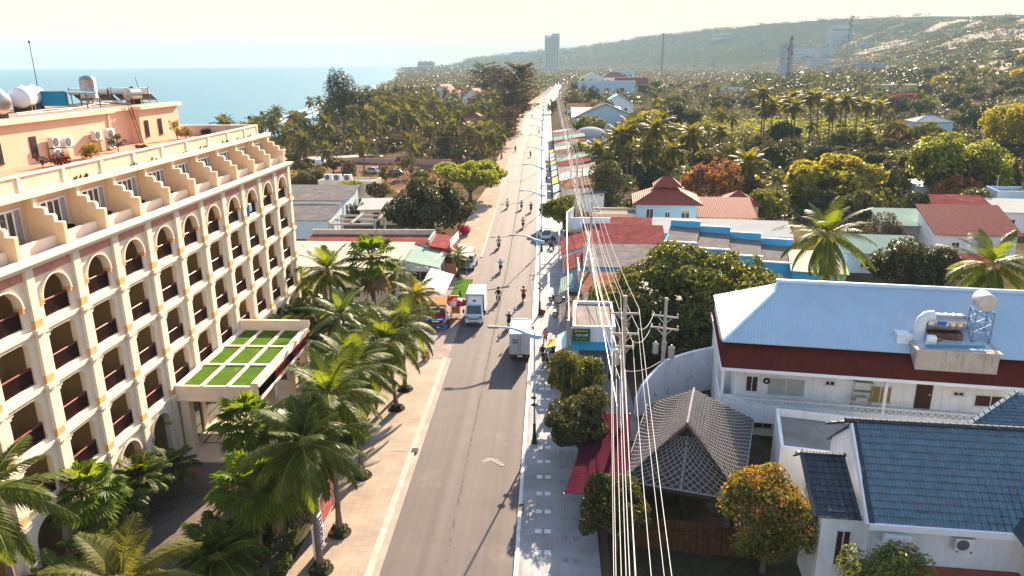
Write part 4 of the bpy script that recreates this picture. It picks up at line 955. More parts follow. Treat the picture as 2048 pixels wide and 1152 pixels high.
def building(name, label, cat, loc, rz, w, d, h, wall, roof, ops=(), group=None, oh=.35, th=.07, fascia=None):
    t = thing(name, label, cat, loc, rz, group); wb = MB(); rb = MB(); ty, rm = roof[0], roof[1]; p = roof[2:]
    def wl(a, b, z0a, z1a, z1b): wb.poly([(a[0], a[1], z0a), (b[0], b[1], z0a), (b[0], b[1], z1b), (a[0], a[1], z1a)])
    A, B_, C_, D = (0, 0), (w, 0), (w, d), (0, d)
    if ty == 'flat':
        ph = p[0] if p else .5
        for a, b in ((A, B_), (B_, C_), (C_, D), (D, A)): wl(a, b, 0, h + ph, h + ph)
        k = .18; hp = h + ph
        for a, b, c, e in (((0, 0), (w, 0), (w - k, k), (k, k)), ((w, 0), (w, d), (w - k, d - k), (w - k, k)), ((w, d), (0, d), (k, d - k), (w - k, d - k)), ((0, d), (0, 0), (k, k), (k, d - k))):
            wb.poly([(*a, hp), (*b, hp), (*c, hp), (*e, hp)]); wb.poly([(*e, hp), (*c, hp), (*c, h), (*e, h)])
        rb.poly([(k, k, h + .01), (w - k, k, h + .01), (w - k, d - k, h + .01), (k, d - k, h + .01)])
    elif ty == 'mono_y':
        zf, zb = p; wl(A, B_, 0, zf, zf); wl(B_, C_, 0, zf, zb); wl(C_, D, 0, zb, zb); wl(D, A, 0, zb, zf); s = (zb - zf) / d
        rb.slab([(-oh, -oh, zf - s * oh + th), (w + oh, -oh, zf - s * oh + th), (w + oh, d + oh, zb + s * oh + th), (-oh, d + oh, zb + s * oh + th)], th)
    elif ty == 'mono_x':
        za, zb = p; wl(A, B_, 0, za, zb); wl(B_, C_, 0, zb, zb); wl(C_, D, 0, zb, za); wl(D, A, 0, za, za); s = (zb - za) / w
        rb.slab([(-oh, -oh, za - s * oh + th), (w + oh, -oh, zb + s * oh + th), (w + oh, d + oh, zb + s * oh + th), (-oh, d + oh, za - s * oh + th)], th)
    elif ty == 'gable_x':
        hr = p[0]; m = d / 2; s = (hr - h) / m; wl(A, B_, 0, h, h); wl(C_, D, 0, h, h)
        wb.poly([(w, 0, 0), (w, d, 0), (w, d, h), (w, m, hr), (w, 0, h)]); wb.poly([(0, d, 0), (0, 0, 0), (0, 0, h), (0, m, hr), (0, d, h)])
        rb.slab([(-oh, -oh, h - s * oh + th), (w + oh, -oh, h - s * oh + th), (w + oh, m, hr + th), (-oh, m, hr + th)], th); rb.slab([(-oh, m, hr + th), (w + oh, m, hr + th), (w + oh, d + oh, h - s * oh + th), (-oh, d + oh, h - s * oh + th)], th)
        rb.tube([(-oh, m, hr + th), (w + oh, m, hr + th)], .09, 6)
    elif ty == 'gable_y':
        hr = p[0]; m = w / 2; s = (hr - h) / m; wl(B_, C_, 0, h, h); wl(D, A, 0, h, h)
        wb.poly([(0, 0, 0), (w, 0, 0), (w, 0, h), (m, 0, hr), (0, 0, h)]); wb.poly([(w, d, 0), (0, d, 0), (0, d, h), (m, d, hr), (w, d, h)])
        rb.slab([(-oh, -oh, h - s * oh + th), (m, -oh, hr + th), (m, d + oh, hr + th), (-oh, d + oh, h - s * oh + th)], th); rb.slab([(m, -oh, hr + th), (w + oh, -oh, h - s * oh + th), (w + oh, d + oh, h - s * oh + th), (m, d + oh, hr + th)], th)
        rb.tube([(m, -oh, hr + th), (m, d + oh, hr + th)], .09, 6)
    elif ty == 'hip':
        hr = p[0]; m = min(w, d) / 2
        for a, b in ((A, B_), (B_, C_), (C_, D), (D, A)): wl(a, b, 0, h, h)
        e = [(-oh, -oh, h), (w + oh, -oh, h), (w + oh, d + oh, h), (-oh, d + oh, h)]
        if w >= d: r0, r1 = (m, d / 2, hr), (w - m, d / 2, hr); fs = [[e[0], e[1], r1, r0], [e[1], e[2], r1], [e[2], e[3], r0, r1], [e[3], e[0], r0]]
        else: r0, r1 = (w / 2, m, hr), (w / 2, d - m, hr); fs = [[e[0], e[1], r0], [e[1], e[2], r1, r0], [e[2], e[3], r1], [e[3], e[0], r0, r1]]
        for f in fs: rb.slab([(q[0], q[1], q[2] + th) for q in f], th)
        for a, b in ((e[0], r0), (e[1], r1 if w >= d else r0), (e[2], r1), (e[3], r0 if w >= d else r1), (r0, r1)): rb.tube([(a[0], a[1], a[2] + th), (b[0], b[1], b[2] + th)], .08, 5)
    wb.build('wall', MATS[wall], t); r = rb.build('roof', MATS[rm], t)
    for o in ops: opening(t, *o, w, d)
    return t
def awning(name, label, a, b, c, d, mat, posts=(), th=.04, cat='awning', group=None):
    """a sheet spanned between four world points, with posts under the corners named"""
    pts = [Vector(q) for q in (a, b, c, d)]; o = sum(pts, Vector()) / 4; o.z = 0; t = thing(name, label, cat, o, 0, group); mb = MB(o); n = 6
    for i in range(n):
        for j in range(n):
            def P(u, v): q = pts[0].lerp(pts[1], u).lerp(pts[3].lerp(pts[2], u), v); q.z -= .10 * math.sin(PI * u) * math.sin(PI * v); return q
            mb.slab([P(i / n, j / n), P((i + 1) / n, j / n), P((i + 1) / n, (j + 1) / n), P(i / n, (j + 1) / n)], th)
    mb.build('cover', MATS[mat], t)
    for k in posts: p = pts[k]; mb = MB(o); mb.tube([(p.x, p.y, 0), (p.x, p.y, p.z - .03)], .035, 6); mb.build('post', MATS['steel_post'], t)
    return t
def signboard(name, label, loc, rz, w, h, z0, mat, lines=(), frame='steel_post', cat='sign', legs=True, th=.06):
    """upright board; its face looks along local -y"""
    t = thing(name, label, cat, loc, rz); mb = MB(); mb.cbox(-w / 2, w / 2, -th / 2, th / 2, z0, z0 + h, .01); mb.build('board', MATS[mat], t)
    mb = MB(); f = .05
    for x in (-w / 2 - f, w / 2): mb.box(x, x + f, -th / 2 - .01, th / 2 + .01, 0 if legs else z0 - f, z0 + h + f)
    for z in (z0 - f, z0 + h): mb.box(-w / 2, w / 2, -th / 2 - .01, th / 2 + .01, z, z + f)
    mb.build('frame', MATS[frame], t)
    for body, size, x, z, mt in lines: text(body, size, MATS[mt], t, (x, -th / 2 - .006, z0 + z), (PI / 2, 0, 0), depth=.004)
    return t
W1 = (.13, -.10, 0)
CK = lambda leaf: [leaf, 'rachis', 'dry_leaf']
def left_side():
    cg = lambda s, **k: (lambda: coconut_crown(s, wind=W1, **k))
    # ---- coconut palms along the pavement
    pits = [(-11.0, 33.4), (-11.1, 30.4), (-11.2, 39.1), (-10.9, 48.2), (-10.9, 51.5)]
    cr = [(658, 790, 33.6), (606, 885, 30.6), (703, 730, 39.2), (768, 682, 48.3), (803, 648, 51.6)]
    lb = ['coconut palm on the tan pavement beside the leaning red banner', 'nearest pavement coconut palm, behind the small blue signboard', 'coconut palm on the tan pavement with red flowers at its trunk', 'coconut palm on the tan pavement, fourth from the camera', 'coconut palm at the far end of the tan pavement']
    for i, ((x, y), (u, v, yy)) in enumerate(zip(pits, cr)):
        palm('coconut_palm', lb[i], (x, y, .1), AtY(u, v, yy), 'coco%d' % (i % 3), CK('palm_leaf'), cg(40 + i % 3, L=3.5 if i < 3 else 2.8, nl=48, ll=.80, nf=30, w=.05), sc=1.0, rz=i * 1.3, r=(.14, .09), group='coconut palms along the hotel pavement')
        R = .55
        t = thing('planter_ring', 'leafy plant ring at the foot of the %s pavement palm from the camera' % ('second', 'nearest', 'third', 'fourth', 'farthest')[i], 'plant', (x, y, .11), 0, 'plant rings at the pavement palms')
        cd, td = tree_data('bush', 'dark_leaf' if i > 1 else 'olive_leaf', 500, .28, 60); child('leaves', cd, t, sc=(R, R, .55 if i < 2 else .35))
        mb = MB(); mb.lathe([(.62, -.04), (.62, .03), (.55, .05), (.5, .02)], n=20); mb.build('ring', M('bed_soil', (.05, .045, .025)), t)
    palm('coconut_palm', 'stocky coconut palm beside the food stall and red umbrella', (-12.3, 65.8, 0), AtY(834, 590, 66), 'cocof', CK('palm_leaf_gold'), cg(47, L=3.1, nf=20, nl=30, ll=.7, low=-20), r=(.17, .12))
    palm('coconut_palm', 'dark coconut palm between the hotel end and the cream roof', (-20.5, 66, 0), AtY(655, 540, 66), 'coco0', CK('palm_leaf_gold'), cg(40), sc=1.15, rz=2, r=(.16, .11))
    palm('coconut_palm', 'coconut palm leaning behind the tall fan palm at the cream roof', (-14.8, 72, 0), AtY(790, 545, 72), 'coco2', CK('palm_leaf'), cg(42), sc=.75, rz=4, r=(.12, .09))
    palm('date_palm', 'bright green feathery date palm by the porch corner', (-16.2, 53, 0), AtY(682, 632, 53), 'date0', CK('date_leaf'), lambda: coconut_crown(61, nf=30, L=3.3, nl=46, ll=.50, w=.045, wind=(.05, -.03, 0), dry=2, top=84, low=-12), r=(.3, .24))
    palm('date_palm', 'date palm with upright fronds in front of the food stall', (-13.9, 55.5, 0), AtY(748, 640, 55.5), 'date1', CK('palm_leaf'), lambda: coconut_crown(62, nf=26, L=2.5, nl=40, ll=.45, w=.045, wind=(.05, -.03, 0), dry=1, top=84, low=-15), r=(.24, .2))
    fan = lambda s, **k: (lambda: fan_crown(s, wind=(.05, -.03, 0), **k))
    palm('fan_palm', 'tall fan palm standing before the cream metal roof', (-16.6, 66.3, 0), AtY(742, 518, 66.3), 'fan0', CK('fan_leaf'), fan(5, nl=34, pet=1.5, R=1.15, dry=9), sc=1.15, r=(.22, .17))
    palm('fan_palm', 'fan palm close to the far corner of the hotel', (-23.0, 68.5, 0), AtY(585, 565, 68.5), 'fan1', CK('fan_leaf'), fan(6, nl=28), sc=1.1, r=(.2, .15))
    palm('fan_palm', 'fan palm with browned skirt in front of the porch', (-17.3, 37.3, 0), AtY(490, 845, 37.3), 'fan2', CK('fan_leaf'), fan(7, nl=34, pet=1.3, R=1.0, dry=10, seg=18), sc=1.0, r=(.18, .14))
    palm('fan_palm', 'large fan palm between the drive and the pavement hedge', (-14.3, 30.9, 0), AtY(508, 975, 30.9), 'fan3', CK('fan_leaf'), fan(8, nl=40, pet=1.3, R=1.0, dry=4, seg=18), sc=1.08, r=(.17, .14))
    palm('fan_palm', 'glossy fan palm against the hotel wall at the near end of the drive', (-22.4, 31.0, 0), AtY(168, 985, 31), 'fan4', CK('fan_leaf'), fan(9, nl=34, pet=1.2, R=1.0, dry=1, seg=18), sc=1.0, r=(.17, .14))
    ar = lambda s: (lambda: coconut_crown(s, nf=30, L=2.0, nl=26, ll=.55, w=.085, wind=(.05, -.03, 0), dry=0, top=86, low=0))
    for i, (x, y, z, sc, lab) in enumerate(((-22.3, 34.8, 2.4, 1.0, 'areca palm clump by the arched ground floor window'), (-21.6, 36.8, 1.8, .85, 'smaller areca palm clump nearest the porch side of the drive'), (-22.6, 33.0, 2.2, .9, 'areca palm clump between the fan palm and the arched window'), (-21.9, 57.5, 2.6, 1.1, 'dark areca clump beyond the porch at the hotel wall'), (-19.6, 56.0, 2.2, 1.0, 'areca clump behind the far edge of the porch'), (-22.3, 61.5, 2.5, 1.1, 'areca clump near the far hotel corner'), (-21.5, 29.3, 1.6, 1.0, 'areca clump at the lower left by the drive'), (-21.9, 27.2, 1.4, 1.05, 'lowest areca clump at the picture corner by the drive'))):
        palm('areca_palm', lab, (x, y, 0), (x, y, z), 'areca%d' % (i % 2), CK('palm_leaf' if i not in (6, 7) else 'fan_leaf'), ar(70 + i % 2), sc=sc, rz=i, r=(.16, .12), group='areca palms along the hotel wall')
    for i, (x, y, z, sc, lf) in enumerate(((-14.6, 34.6, 2.6, 1.1, 'palm_leaf'), (-14.2, 37.8, 3.2, 1.2, 'date_leaf'), (-14.9, 40.6, 2.8, 1.15, 'palm_leaf'), (-13.9, 43.6, 3.4, 1.2, 'date_leaf'), (-14.9, 46.6, 3.0, 1.15, 'palm_leaf'), (-13.6, 49.6, 3.0, 1.1, 'date_leaf'), (-15.5, 57.0, 2.8, 1.2, 'palm_leaf'), (-18.0, 60.0, 3.2, 1.2, 'date_leaf'), (-15.4, 28.6, 2.2, 1.1, 'palm_leaf'))):
        palm('areca_palm', '%s areca clump of the crowded bed between drive and pavement, counted from the far end' % ORD[8 - i] if i not in (6, 7, 8) else ('areca clump behind the far porch shrubs', 'areca clump before the tall fan palm', 'areca clump at the lower end of the bed by the drive')[i - 6], (x, y, 0), (x, y, z), 'areca%d%s' % (i % 2, lf), CK(lf), ar(70 + i % 2), sc=sc * 1.15, rz=i * 1.1, r=(.14, .10), group='areca palms of the planting bed')
    palm('coconut_palm', 'near coconut palm whose pale fronds rise from the bottom edge', (-15.6, 22.2, 0), AtY(243, 1165, 22.2), 'coco_near', CK('palm_leaf_gold'), lambda: coconut_crown(81, nf=20, L=3.3, nl=56, ll=.75, w=.05, wind=(.25, -.1, 0), dry=1, top=78, low=-20, segs=14), r=(.16, .11), rz=.6)
    palm('coconut_palm', 'near coconut palm cut by the left edge of the picture', (-21.6, 24.4, 0), AtY(-30, 985, 24.6), 'coco_near2', CK('palm_leaf'), lambda: coconut_crown(82, nf=22, L=3.4, nl=56, ll=.75, w=.05, wind=(.25, -.1, 0), dry=2, top=70, low=-40, segs=14), r=(.16, .11), rz=2)
    # ---- hedge and filler shrubs in the bed
    random.seed(8)
    hl = [((random.uniform(-.35, .35)), i * .9 - 9.5, random.uniform(.55, .8), .75, .8, .55) for i in range(22)]
    key = ('hedge',); o = leaf_cloud(3, [(l[0], l[1], l[2], l[3], l[4], l[5]) for l in hl], 9000, .20, freq=1.3); t = thing('hedge', 'clipped green hedge running along the hotel side of the tan pavement', 'hedge', (-13.55, 37, 0)); o.build('leaves', MATS['green_leaf'], t); mb = MB(); mb.box(-.25, .25, -9.8, 9.8, 0, .7); mb.build('stem', MATS['tree_bark'], t)
    specs = [(-14.9, 27.5, 1.0, 1.6, 'olive_leaf', 'rough olive shrub at the lower end of the planting bed'), (-15.2, 33.5, 1.0, 1.9, 'green_leaf', 'green shrub under the large fan palm'), (-15.0, 36.2, 1.1, 2.0, 'mango_leaf', 'dark shrub between the two fan palms of the bed'), (-14.7, 39.0, 1.2, 2.3, 'green_leaf', 'green shrub behind the middle of the hedge'), (-16.2, 41.5, 1.0, 1.9, 'mango_leaf', 'dark shrub at the near porch corner'), (-14.9, 43.2, 1.3, 2.4, 'dark_leaf', 'dark bushy shrub beside the porch sign'), (-14.6, 46.5, 1.3, 2.2, 'mango_leaf', 'bushy shrub under the porch lettering'), (-15.3, 49.6, 1.3, 2.4, 'green_leaf', 'leafy shrub at the far porch corner'), (-13.7, 52.5, 1.2, 1.8, 'dark_leaf', 'dark shrub under the far pavement palms'), (-18.4, 57.5, 1.6, 2.4, 'dark_leaf', 'dark shrub mass beyond the porch'), (-16.5, 60.5, 1.8, 2.6, 'mango_leaf', 'leafy shrub left of the food stall palms'), (-19.5, 62.5, 1.8, 2.5, 'dark_leaf', 'dark shrub between the hotel and the fan palm'), (-13.6, 60.5, 1.2, 1.9, 'green_leaf', 'green shrub beside the blue stall table'), (-16.0, 46.0, 1.0, 1.5, 'olive_leaf', 'olive shrub close under the porch edge'), (-17.6, 66.8, 1.6, 2.2, 'dark_leaf', 'dark shrub at the foot of the tall fan palm')]
    for i, (x, y, R, h, lf, lab) in enumerate(specs): tree('garden_shrub', lab, (x, y, 0), R, h, 'bush', lf, n=1700, size=.17, seed=80 + i % 4, cat='shrub', group='shrubs in the hotel planting bed')
    for i, (x, y, z) in enumerate(((-12.95, 42.5, .5), (-12.9, 45.0, .5))): tree('flowering_shrub', '%s red flowering shrub against the pavement edge' % ('nearer', 'farther')[i], (x, y, 0), .42, .9, 'bush', 'wine_leaf', n=400, size=.3, seed=84, cat='shrub', leaf2='green_leaf', frac2=.5)
    tree('flowering_shrub', 'red flowering shrub in a pot where the pavement ends', *[(G(852, 722) - Vector((0, 0, 0))), .5, 1.1][0:3], 'bush', 'red_leaf', n=500, size=.25, seed=85, cat='shrub')
    # ---- signs on the pavement
    t = signboard('banner', 'tall faded red banner stretched along the hotel hedge', (-12.0, 34.6, .11), PI / 2, 2.3, 1.7, .25, 'faded_red' if M('faded_red', (.42, .11, .08), .8, .2, 1) else '', [], 'window_frame')
    random.seed(4)
    def scrawl(t, mat, rows, w, z0, dz, amp, y=-.04):
        for r in range(rows):
            mb = MB(); x = -w / 2
            while x < w / 2:
                l = random.uniform(.1, .3); n = 5
                mb.tube([(x + l * i / n, y, z0 - r * dz + amp * math.sin(i * 1.9 + r)) for i in range(n + 1)], .018, 4); x += l + .07
            mb.build('lettering', MATS[mat], t)
    scrawl(t, 'white_paint', 2, 1.4, 1.35, .35, .09)
    t = signboard('notice_board', 'small dark blue notice board with a white frame on the pavement edge', (-11.55, 31.6, .11), PI / 2, 1.35, 1.75, .25, 'navy_board' if M('navy_board', (.05, .055, .16), .5, .25, 2) else '', [], 'white_paint'); scrawl(t, 'white_paint', 6, 1.0, 1.8, .25, .02)
    # manhole and drain covers
    mb = MB(Vector((-9.6, 42.6, .116))); mb.cbox(-10.1, -9.05, 42.1, 43.2, .10, .125, .005); mb.box(-10.05, -9.1, 42.62, 42.66, .10, .127); tag(mb.build('manhole_cover', M('cover_concrete', (.33, .27, .22), .9, .2, 2)), 'square concrete cover set in the tan pavement near the kerb', 'manhole cover')
    mb = MB(Vector((-8.55, 42.3, .1))); mb.box(-8.75, -8.35, 41.95, 42.55, .03, .135); tag(mb.build('drain_grate', MATS['black_iron']), 'black drain opening in the left kerb', 'drain')
    for i, y in enumerate((36.1, 53.0)):
        mb = MB(Vector((-1.45, y, .1))); mb.box(-1.62, -1.3, y - .35, y + .35, .03, .146); tag(mb.build('drain_grate', MATS['black_iron']), '%s black drain opening in the right kerb' % ('nearer', 'farther')[i], 'drain')
    # ---- food stall
    o = G(871, 640); t = thing('food_table', 'long blue topped serving table of the food stall', 'table', (-10.7, 65.8, 0), .05); mb = MB(); mb.cbox(-.85, .85, -.42, .42, .74, .84, .03); mb.build('tabletop', MATS['blue_paint'], t); mb = MB(); mb.box(-.75, .75, -.3, .3, .3, .36); mb.build('shelf', MATS['steel_post'], t)
    for x in (-.75, .75):
        for y in (-.35, .35): mb = MB(); mb.box(x - .03, x + .03, y - .03, y + .03, 0, .74); mb.build('leg', MATS['steel_post'], t)
    t = thing('food_cart', 'red food cart under a striped orange canopy', 'food cart', (-10.9, 67.4, 0), .05); mb = MB(); mb.cbox(-.95, .95, -.5, .5, .35, 1.0, .04); mb.build('counter', MATS['red_paint'], t); mb = MB(); mb.box(-.9, .9, -.35, .45, 1.0, 1.5); mb.build('display_case', M('case_glass', (.12, .10, .08), .1, .2, 2, spec=.8), t)
    mb = MB()
    for i in range(12): x0 = -1.15 + i * .19; mb.slab([(x0, -.75, 1.95), (x0 + .19, -.75, 1.95), (x0 + .19, .65, 2.3), (x0, .65, 2.3)], .03, i % 2); mb.box(x0, x0 + .19, -.77, -.74, 1.75, 1.95, i % 2)
    mb.build('canopy', [MATS['terracotta'], MATS['orange_sign']], t)
    for x in (-1.0, 1.0):
        for y in (-.6, .55): mb = MB(); mb.box(x - .025, x + .025, y - .025, y + .025, 0, 2.0); mb.build('post', MATS['steel_post'], t)
    for x in (-.6, .6): mb = MB(); mb.lathe([(.25, -.04), (.27, 0), (.25, .04)], (x, -.45, .27), 16, axis='Y'); mb.build('wheel', MATS['black_rubber'], t)
    random.seed(9)
    for i, (x, y, c) in enumerate(((-9.35, 66.3, 'red_paint'), (-9.2, 67.1, 'red_paint'), (-11.9, 64.5, 'blue_paint'), (-10.3, 64.6, 'blue_paint'), (-9.7, 64.9, 'blue_paint'))):
        t = thing('stool', '%s %s plastic stool at the food stall, counted from the kerb' % (ORD[i], c.split('_')[0]), 'stool', (x, y, 0), i, 'plastic stools at the food stall'); mb = MB(); mb.cbox(-.15, .15, -.15, .15, .40, .45, .02); mb.build('seat', MATS[c], t)
        for sx in (-.12, .12):
            for sy in (-.12, .12): mb = MB(); mb.beam((sx * 1.2, sy * 1.2, 0), (sx, sy, .40), .04, .04); mb.build('leg', MATS[c], t)
    t = signboard('menu_board', 'orange menu board with red lines of writing beside the parked truck', (-9.15, 69.0, 0), .0, .75, 1.75, .35, 'orange_sign', [], 'steel_post'); scrawl(t, 'red_paint', 4, .6, 1.85, .36, .05)
    def parasol(label, loc, R, z, cols, closed=False, group=None, ph=None):
        t = thing('parasol', label, 'umbrella', loc, 0, group); mb = MB(); mb.tube([(0, 0, 0), (0, 0, z + .25)], .025, 6); mb.build('pole', MATS['steel_post'], t); mb = MB(); mb.lathe([(.28, 0), (.28, .08), (.06, .12)], n=12); mb.build('base', MATS['flat_concrete'], t); mb = MB(); n = 8
        if closed: mb.lathe([(.16, z - 1.35), (.20, z - 1.1), (.15, z - .6), (.10, z - .2), (.03, z + .15)], n=10); mb.build('canopy', cols[0], t, smooth=True); return t
        for i in range(n):
            a0, a1 = 2 * PI * i / n, 2 * PI * (i + 1) / n; am = (a0 + a1) / 2
            def P(a, r, zz): return (r * math.cos(a), r * math.sin(a), zz)
            for (r0, z0), (r1, z1) in (((.02, z + .3), (R * .5, z + .16)), ((R * .5, z + .16), (R, z - .12)), ((R, z - .12), (R, z - .28))):
                q = .94 if r1 > .1 else 1; mb.poly([P(a0, r0, z0), P(a1, r0, z0), P(a1, r1, z1), P(am, r1 * .97, z1), P(a0, r1, z1)], i % len(cols) if r0 > .1 or len(cols) < 3 else 0)
        mb.build('canopy', cols, t); return t
    bpy.app.driver_namespace['parasol'] = parasol
    parasol('red and white parasol open over the food stall', (-8.85, 68.2, 0), 1.0, 1.85, [MATS['red_paint'], M('parasol_white', (.75, .62, .62), .8, .1, 2), MATS['red_paint'], MATS['red_paint']])
    parasol('plain red parasol behind the red and white one', (-9.7, 69.2, 0), .8, 1.8, [MATS['red_paint']])
    # ---- carpet, awnings, little palm, boards in the forecourt
    mb = MB(Vector((-9.6, 78, .03))); q = [(-10.6, 75.0, .035), (-8.6, 75.0, .035), (-8.7, 82.0, .035), (-10.5, 82.0, .035)]; mb.slab(q, .02); tag(mb.build('turf_mat', MATS['artificial_turf']), 'green artificial turf mat on the ground between awning and road', 'carpet')
    awning('awning', 'cream fabric awning sloping down beside the green turf mat', (-12.9, 70.3, 2.6), (-10.4, 70.2, 1.8), (-10.3, 77.4, 1.9), (-12.8, 77.2, 2.7), 'old_fabric', (1, 2))
    awning('awning', 'white fabric awning reaching toward the road by the terracotta board', (-11.4, 83.2, 2.4), (-9.6, 83.2, 2.0), (-9.3, 89.5, 2.0), (-11.2, 89.8, 2.4), 'old_fabric', (1, 2))
    awning('awning', 'narrow pinkish awning over the shop passage beside the green roof', (-13.4, 77.5, 2.7), (-12.8, 77.5, 2.4), (-11.9, 84.5, 2.5), (-12.5, 84.5, 2.8), 'old_fabric', (1,))
    signboard('advert_board', 'terracotta board standing beside the small kerb palm', (-11.3, 82.2, 0), .0, 1.1, 1.5, .3, 'terracotta', [], 'red_paint')
    palm('coconut_palm', 'small young palm in the forecourt behind the silver car', (-10.6, 83.6, 0), (-10.6, 83.8, 2.5), 'coco1', CK('palm_leaf'), cg(41), sc=.55, rz=1, r=(.11, .09))
    t = thing('rubble_bed', 'low bed of dark stones round the young forecourt palm', 'plant bed', (-10.6, 82.8, 0)); cd, td = tree_data('bush', 'brown_leaf', 300, .3, 61); child('plants', cd, t, sc=(.8, 1.1, .4)); mb = MB(); mb.lathe([(.9, 0), (.85, .12), (.7, .14)], n=14); mb.build('border', MATS['grey_plaster'], t)
    # ---- buildings on the left
    building('long_shed', 'long cream metal roofed building behind the fan palms', 'building', (-31, 72.2, 0), -.02, 14.8, 11.6, 3.2, 'white_plaster', ('mono_y', 'cream_sheet', 3.1, 3.9), [('window', 'f', 10, 1, 1.6, 1.0), ('window', 'f', 5, 1, 1.6, 1)])
    building('veranda', 'green roofed veranda at the end of the cream building', 'veranda', (-15.9, 78.2, 0), .0, 3.6, 8.2, 2.4, 'white_plaster', ('mono_x', 'green_sheet', 3.25, 2.5), [('window', 'f', .6, .9, 2.2, 1.1), ('door', 'r', 3, 0, 1, 2)], oh=.3)
    building('shop_row', 'long low building with faded red roof behind a concrete parapet', 'building', (-29.5, 85.2, 0), .01, 15.2, 4.4, 3, 'white_plaster', ('mono_y', 'red_sheet', 3.3, 3.45), [('window', 'r', 1.2, 1, 1.4, 1)], oh=.15)
    mb = MB(Vector((-22, 89.9, 0))); mb.box(-29.7, -14.2, 89.8, 90.05, 0, 4.05); mb.box(-29.75, -14.15, 89.76, 90.09, 4.05, 4.13); mb.box(-14.35, -14.1, 85, 89.8, 0, 4.0); tag(mb.build('parapet_wall', MATS['grey_plaster']), 'weathered grey concrete parapet wall behind the faded red roof', 'wall')
    building('kiosk', 'red roofed shop front facing the road with a white sign board', 'shop', (-14.0, 84.8, 0), .0, 2.3, 6.0, 2.8, 'red_paint', ('mono_x', 'red_sheet', 3.3, 2.9), [('door', 'f', .5, 0, .9, 2.0), ('window', 'r', 1, .8, 2.2, 1.2)], oh=.3)
    signboard('shop_sign', 'long white shop sign board along the edge of the red roof', (-11.5, 87.6, 0), PI / 2 - .08, 5.2, .85, 3.0, 'white_paint', [], 'steel_post')
    building('white_house', 'pale blue walled house with a grey brown roof beyond the hotel corner', 'house', (-45.5, 117.2, 0), -.03, 12.3, 8.6, 3, 'pale_blue_plaster', ('mono_y', 'grey_sheet', 3.0, 3.9), [('dark', 'f', 5.6, .9, .9, .9), ('door', 'r', 1.2, 0, .9, 2.0), ('door', 'f', 10.8, 0, .9, 2.0)], oh=.5)
    building('white_house', 'blue grey building with a tank beside it in front of the pale house', 'house', (-43.5, 102.2, 0), -.02, 12.2, 6.8, 2.6, 'pale_blue_plaster', ('mono_y', 'grey_sheet', 2.7, 3.6), [('dark', 'r', 2.2, 0, .06, 2.6), ('dark', 'r', 4.2, 0, .06, 2.8)], oh=.12)
    mb = MB(Vector((-38, 109.3, 0))); mb.box(-44, -31.6, 109.2, 109.45, 0, 3.9); tag(mb.build('parapet_wall', MATS['grey_plaster']), 'dark stained parapet wall behind the blue grey building', 'wall')
    t = thing('water_tank', 'slim stainless water tank on a stand beside the blue grey building', 'water tank', G(600, 476) + Vector((-1, 6, 0))); mb = MB(); mb.lathe([(.02, 1.4), (.42, 1.42), (.45, 1.6), (.45, 2.7), (.4, 2.85), (.1, 3.0), (.02, 3.0)], n=16); mb.build('tank_body', MATS['stainless'], t, smooth=40); mb = MB()
    for x in (-.35, .35):
        for y in (-.35, .35): mb.beam((x, y, 0), (x, y, 1.42), .06, .06)
    mb.build('stand', MATS['steel_post'], t)
    t = thing('pergola', 'unfinished concrete beam frame beside the blue grey building', 'pergola', (-29.2, 100, 0)); mb = MB()
    for y in (0, 3, 6): mb.box(-1.5, 5.2, y - .12, y + .12, 2.5, 2.75)
    for x in (-1.4, 1.8, 5.0): mb.box(x - .12, x + .12, -.3, 6.3, 2.76, 3.0)
    mb.build('beam', MATS['grey_plaster'], t)
    for x in (-1.4, 5.0):
        for y in (0, 6): mb = MB(); mb.box(x - .14, x + .14, y - .14, y + .14, 0, 2.5); mb.build('post', MATS['grey_plaster'], t)
    building('white_house', 'white roofed house half hidden by the big dark tree', 'house', (-29.2, 111.5, 0), .1, 8, 5.5, 2.4, 'cream_plaster', ('mono_y', 'white_sheet', 2.5, 3.1), [('door', 'f', 2, 0, 1, 2)], oh=.4)
    building('flat_house', 'low flat roofed house with white boxes on its roof', 'house', (-43.0, 135.5, 0), -.12, 10.6, 5, 3.1, 'cream_plaster', ('flat', 'flat_concrete', .25), [('door', 'r', 1.5, 0, 1, 2.1), ('window', 'f', 6, 1, 1.2, 1)])
    ac = bpy.app.driver_namespace['ac']
    for i, x in enumerate((-41.2, -39.4, -37.4)): ac.put((x, 136.6 - .12 * (x + 43), 3.12), -PI / 2, 1.8, label='%s white box unit on the low flat roof, from the left' % ORD[i], group='white units on the low flat roof')
    # ---- trees on the left, middle distance
    ptree('mango_tree', 'huge dark round tree beside the road past the red shop', 862, 346, 468, 186, 'dome', 'mango_leaf', n=11000, size=.085, seed=3, leaf2='olive_leaf', frac2=.14, topbias=True)
    ptree('rain_tree', 'bright green umbrella tree spreading over the road edge', 940, 314, 402, 150, 'spread', 'lime_leaf', n=9000, size=.07, seed=5, freq=4)
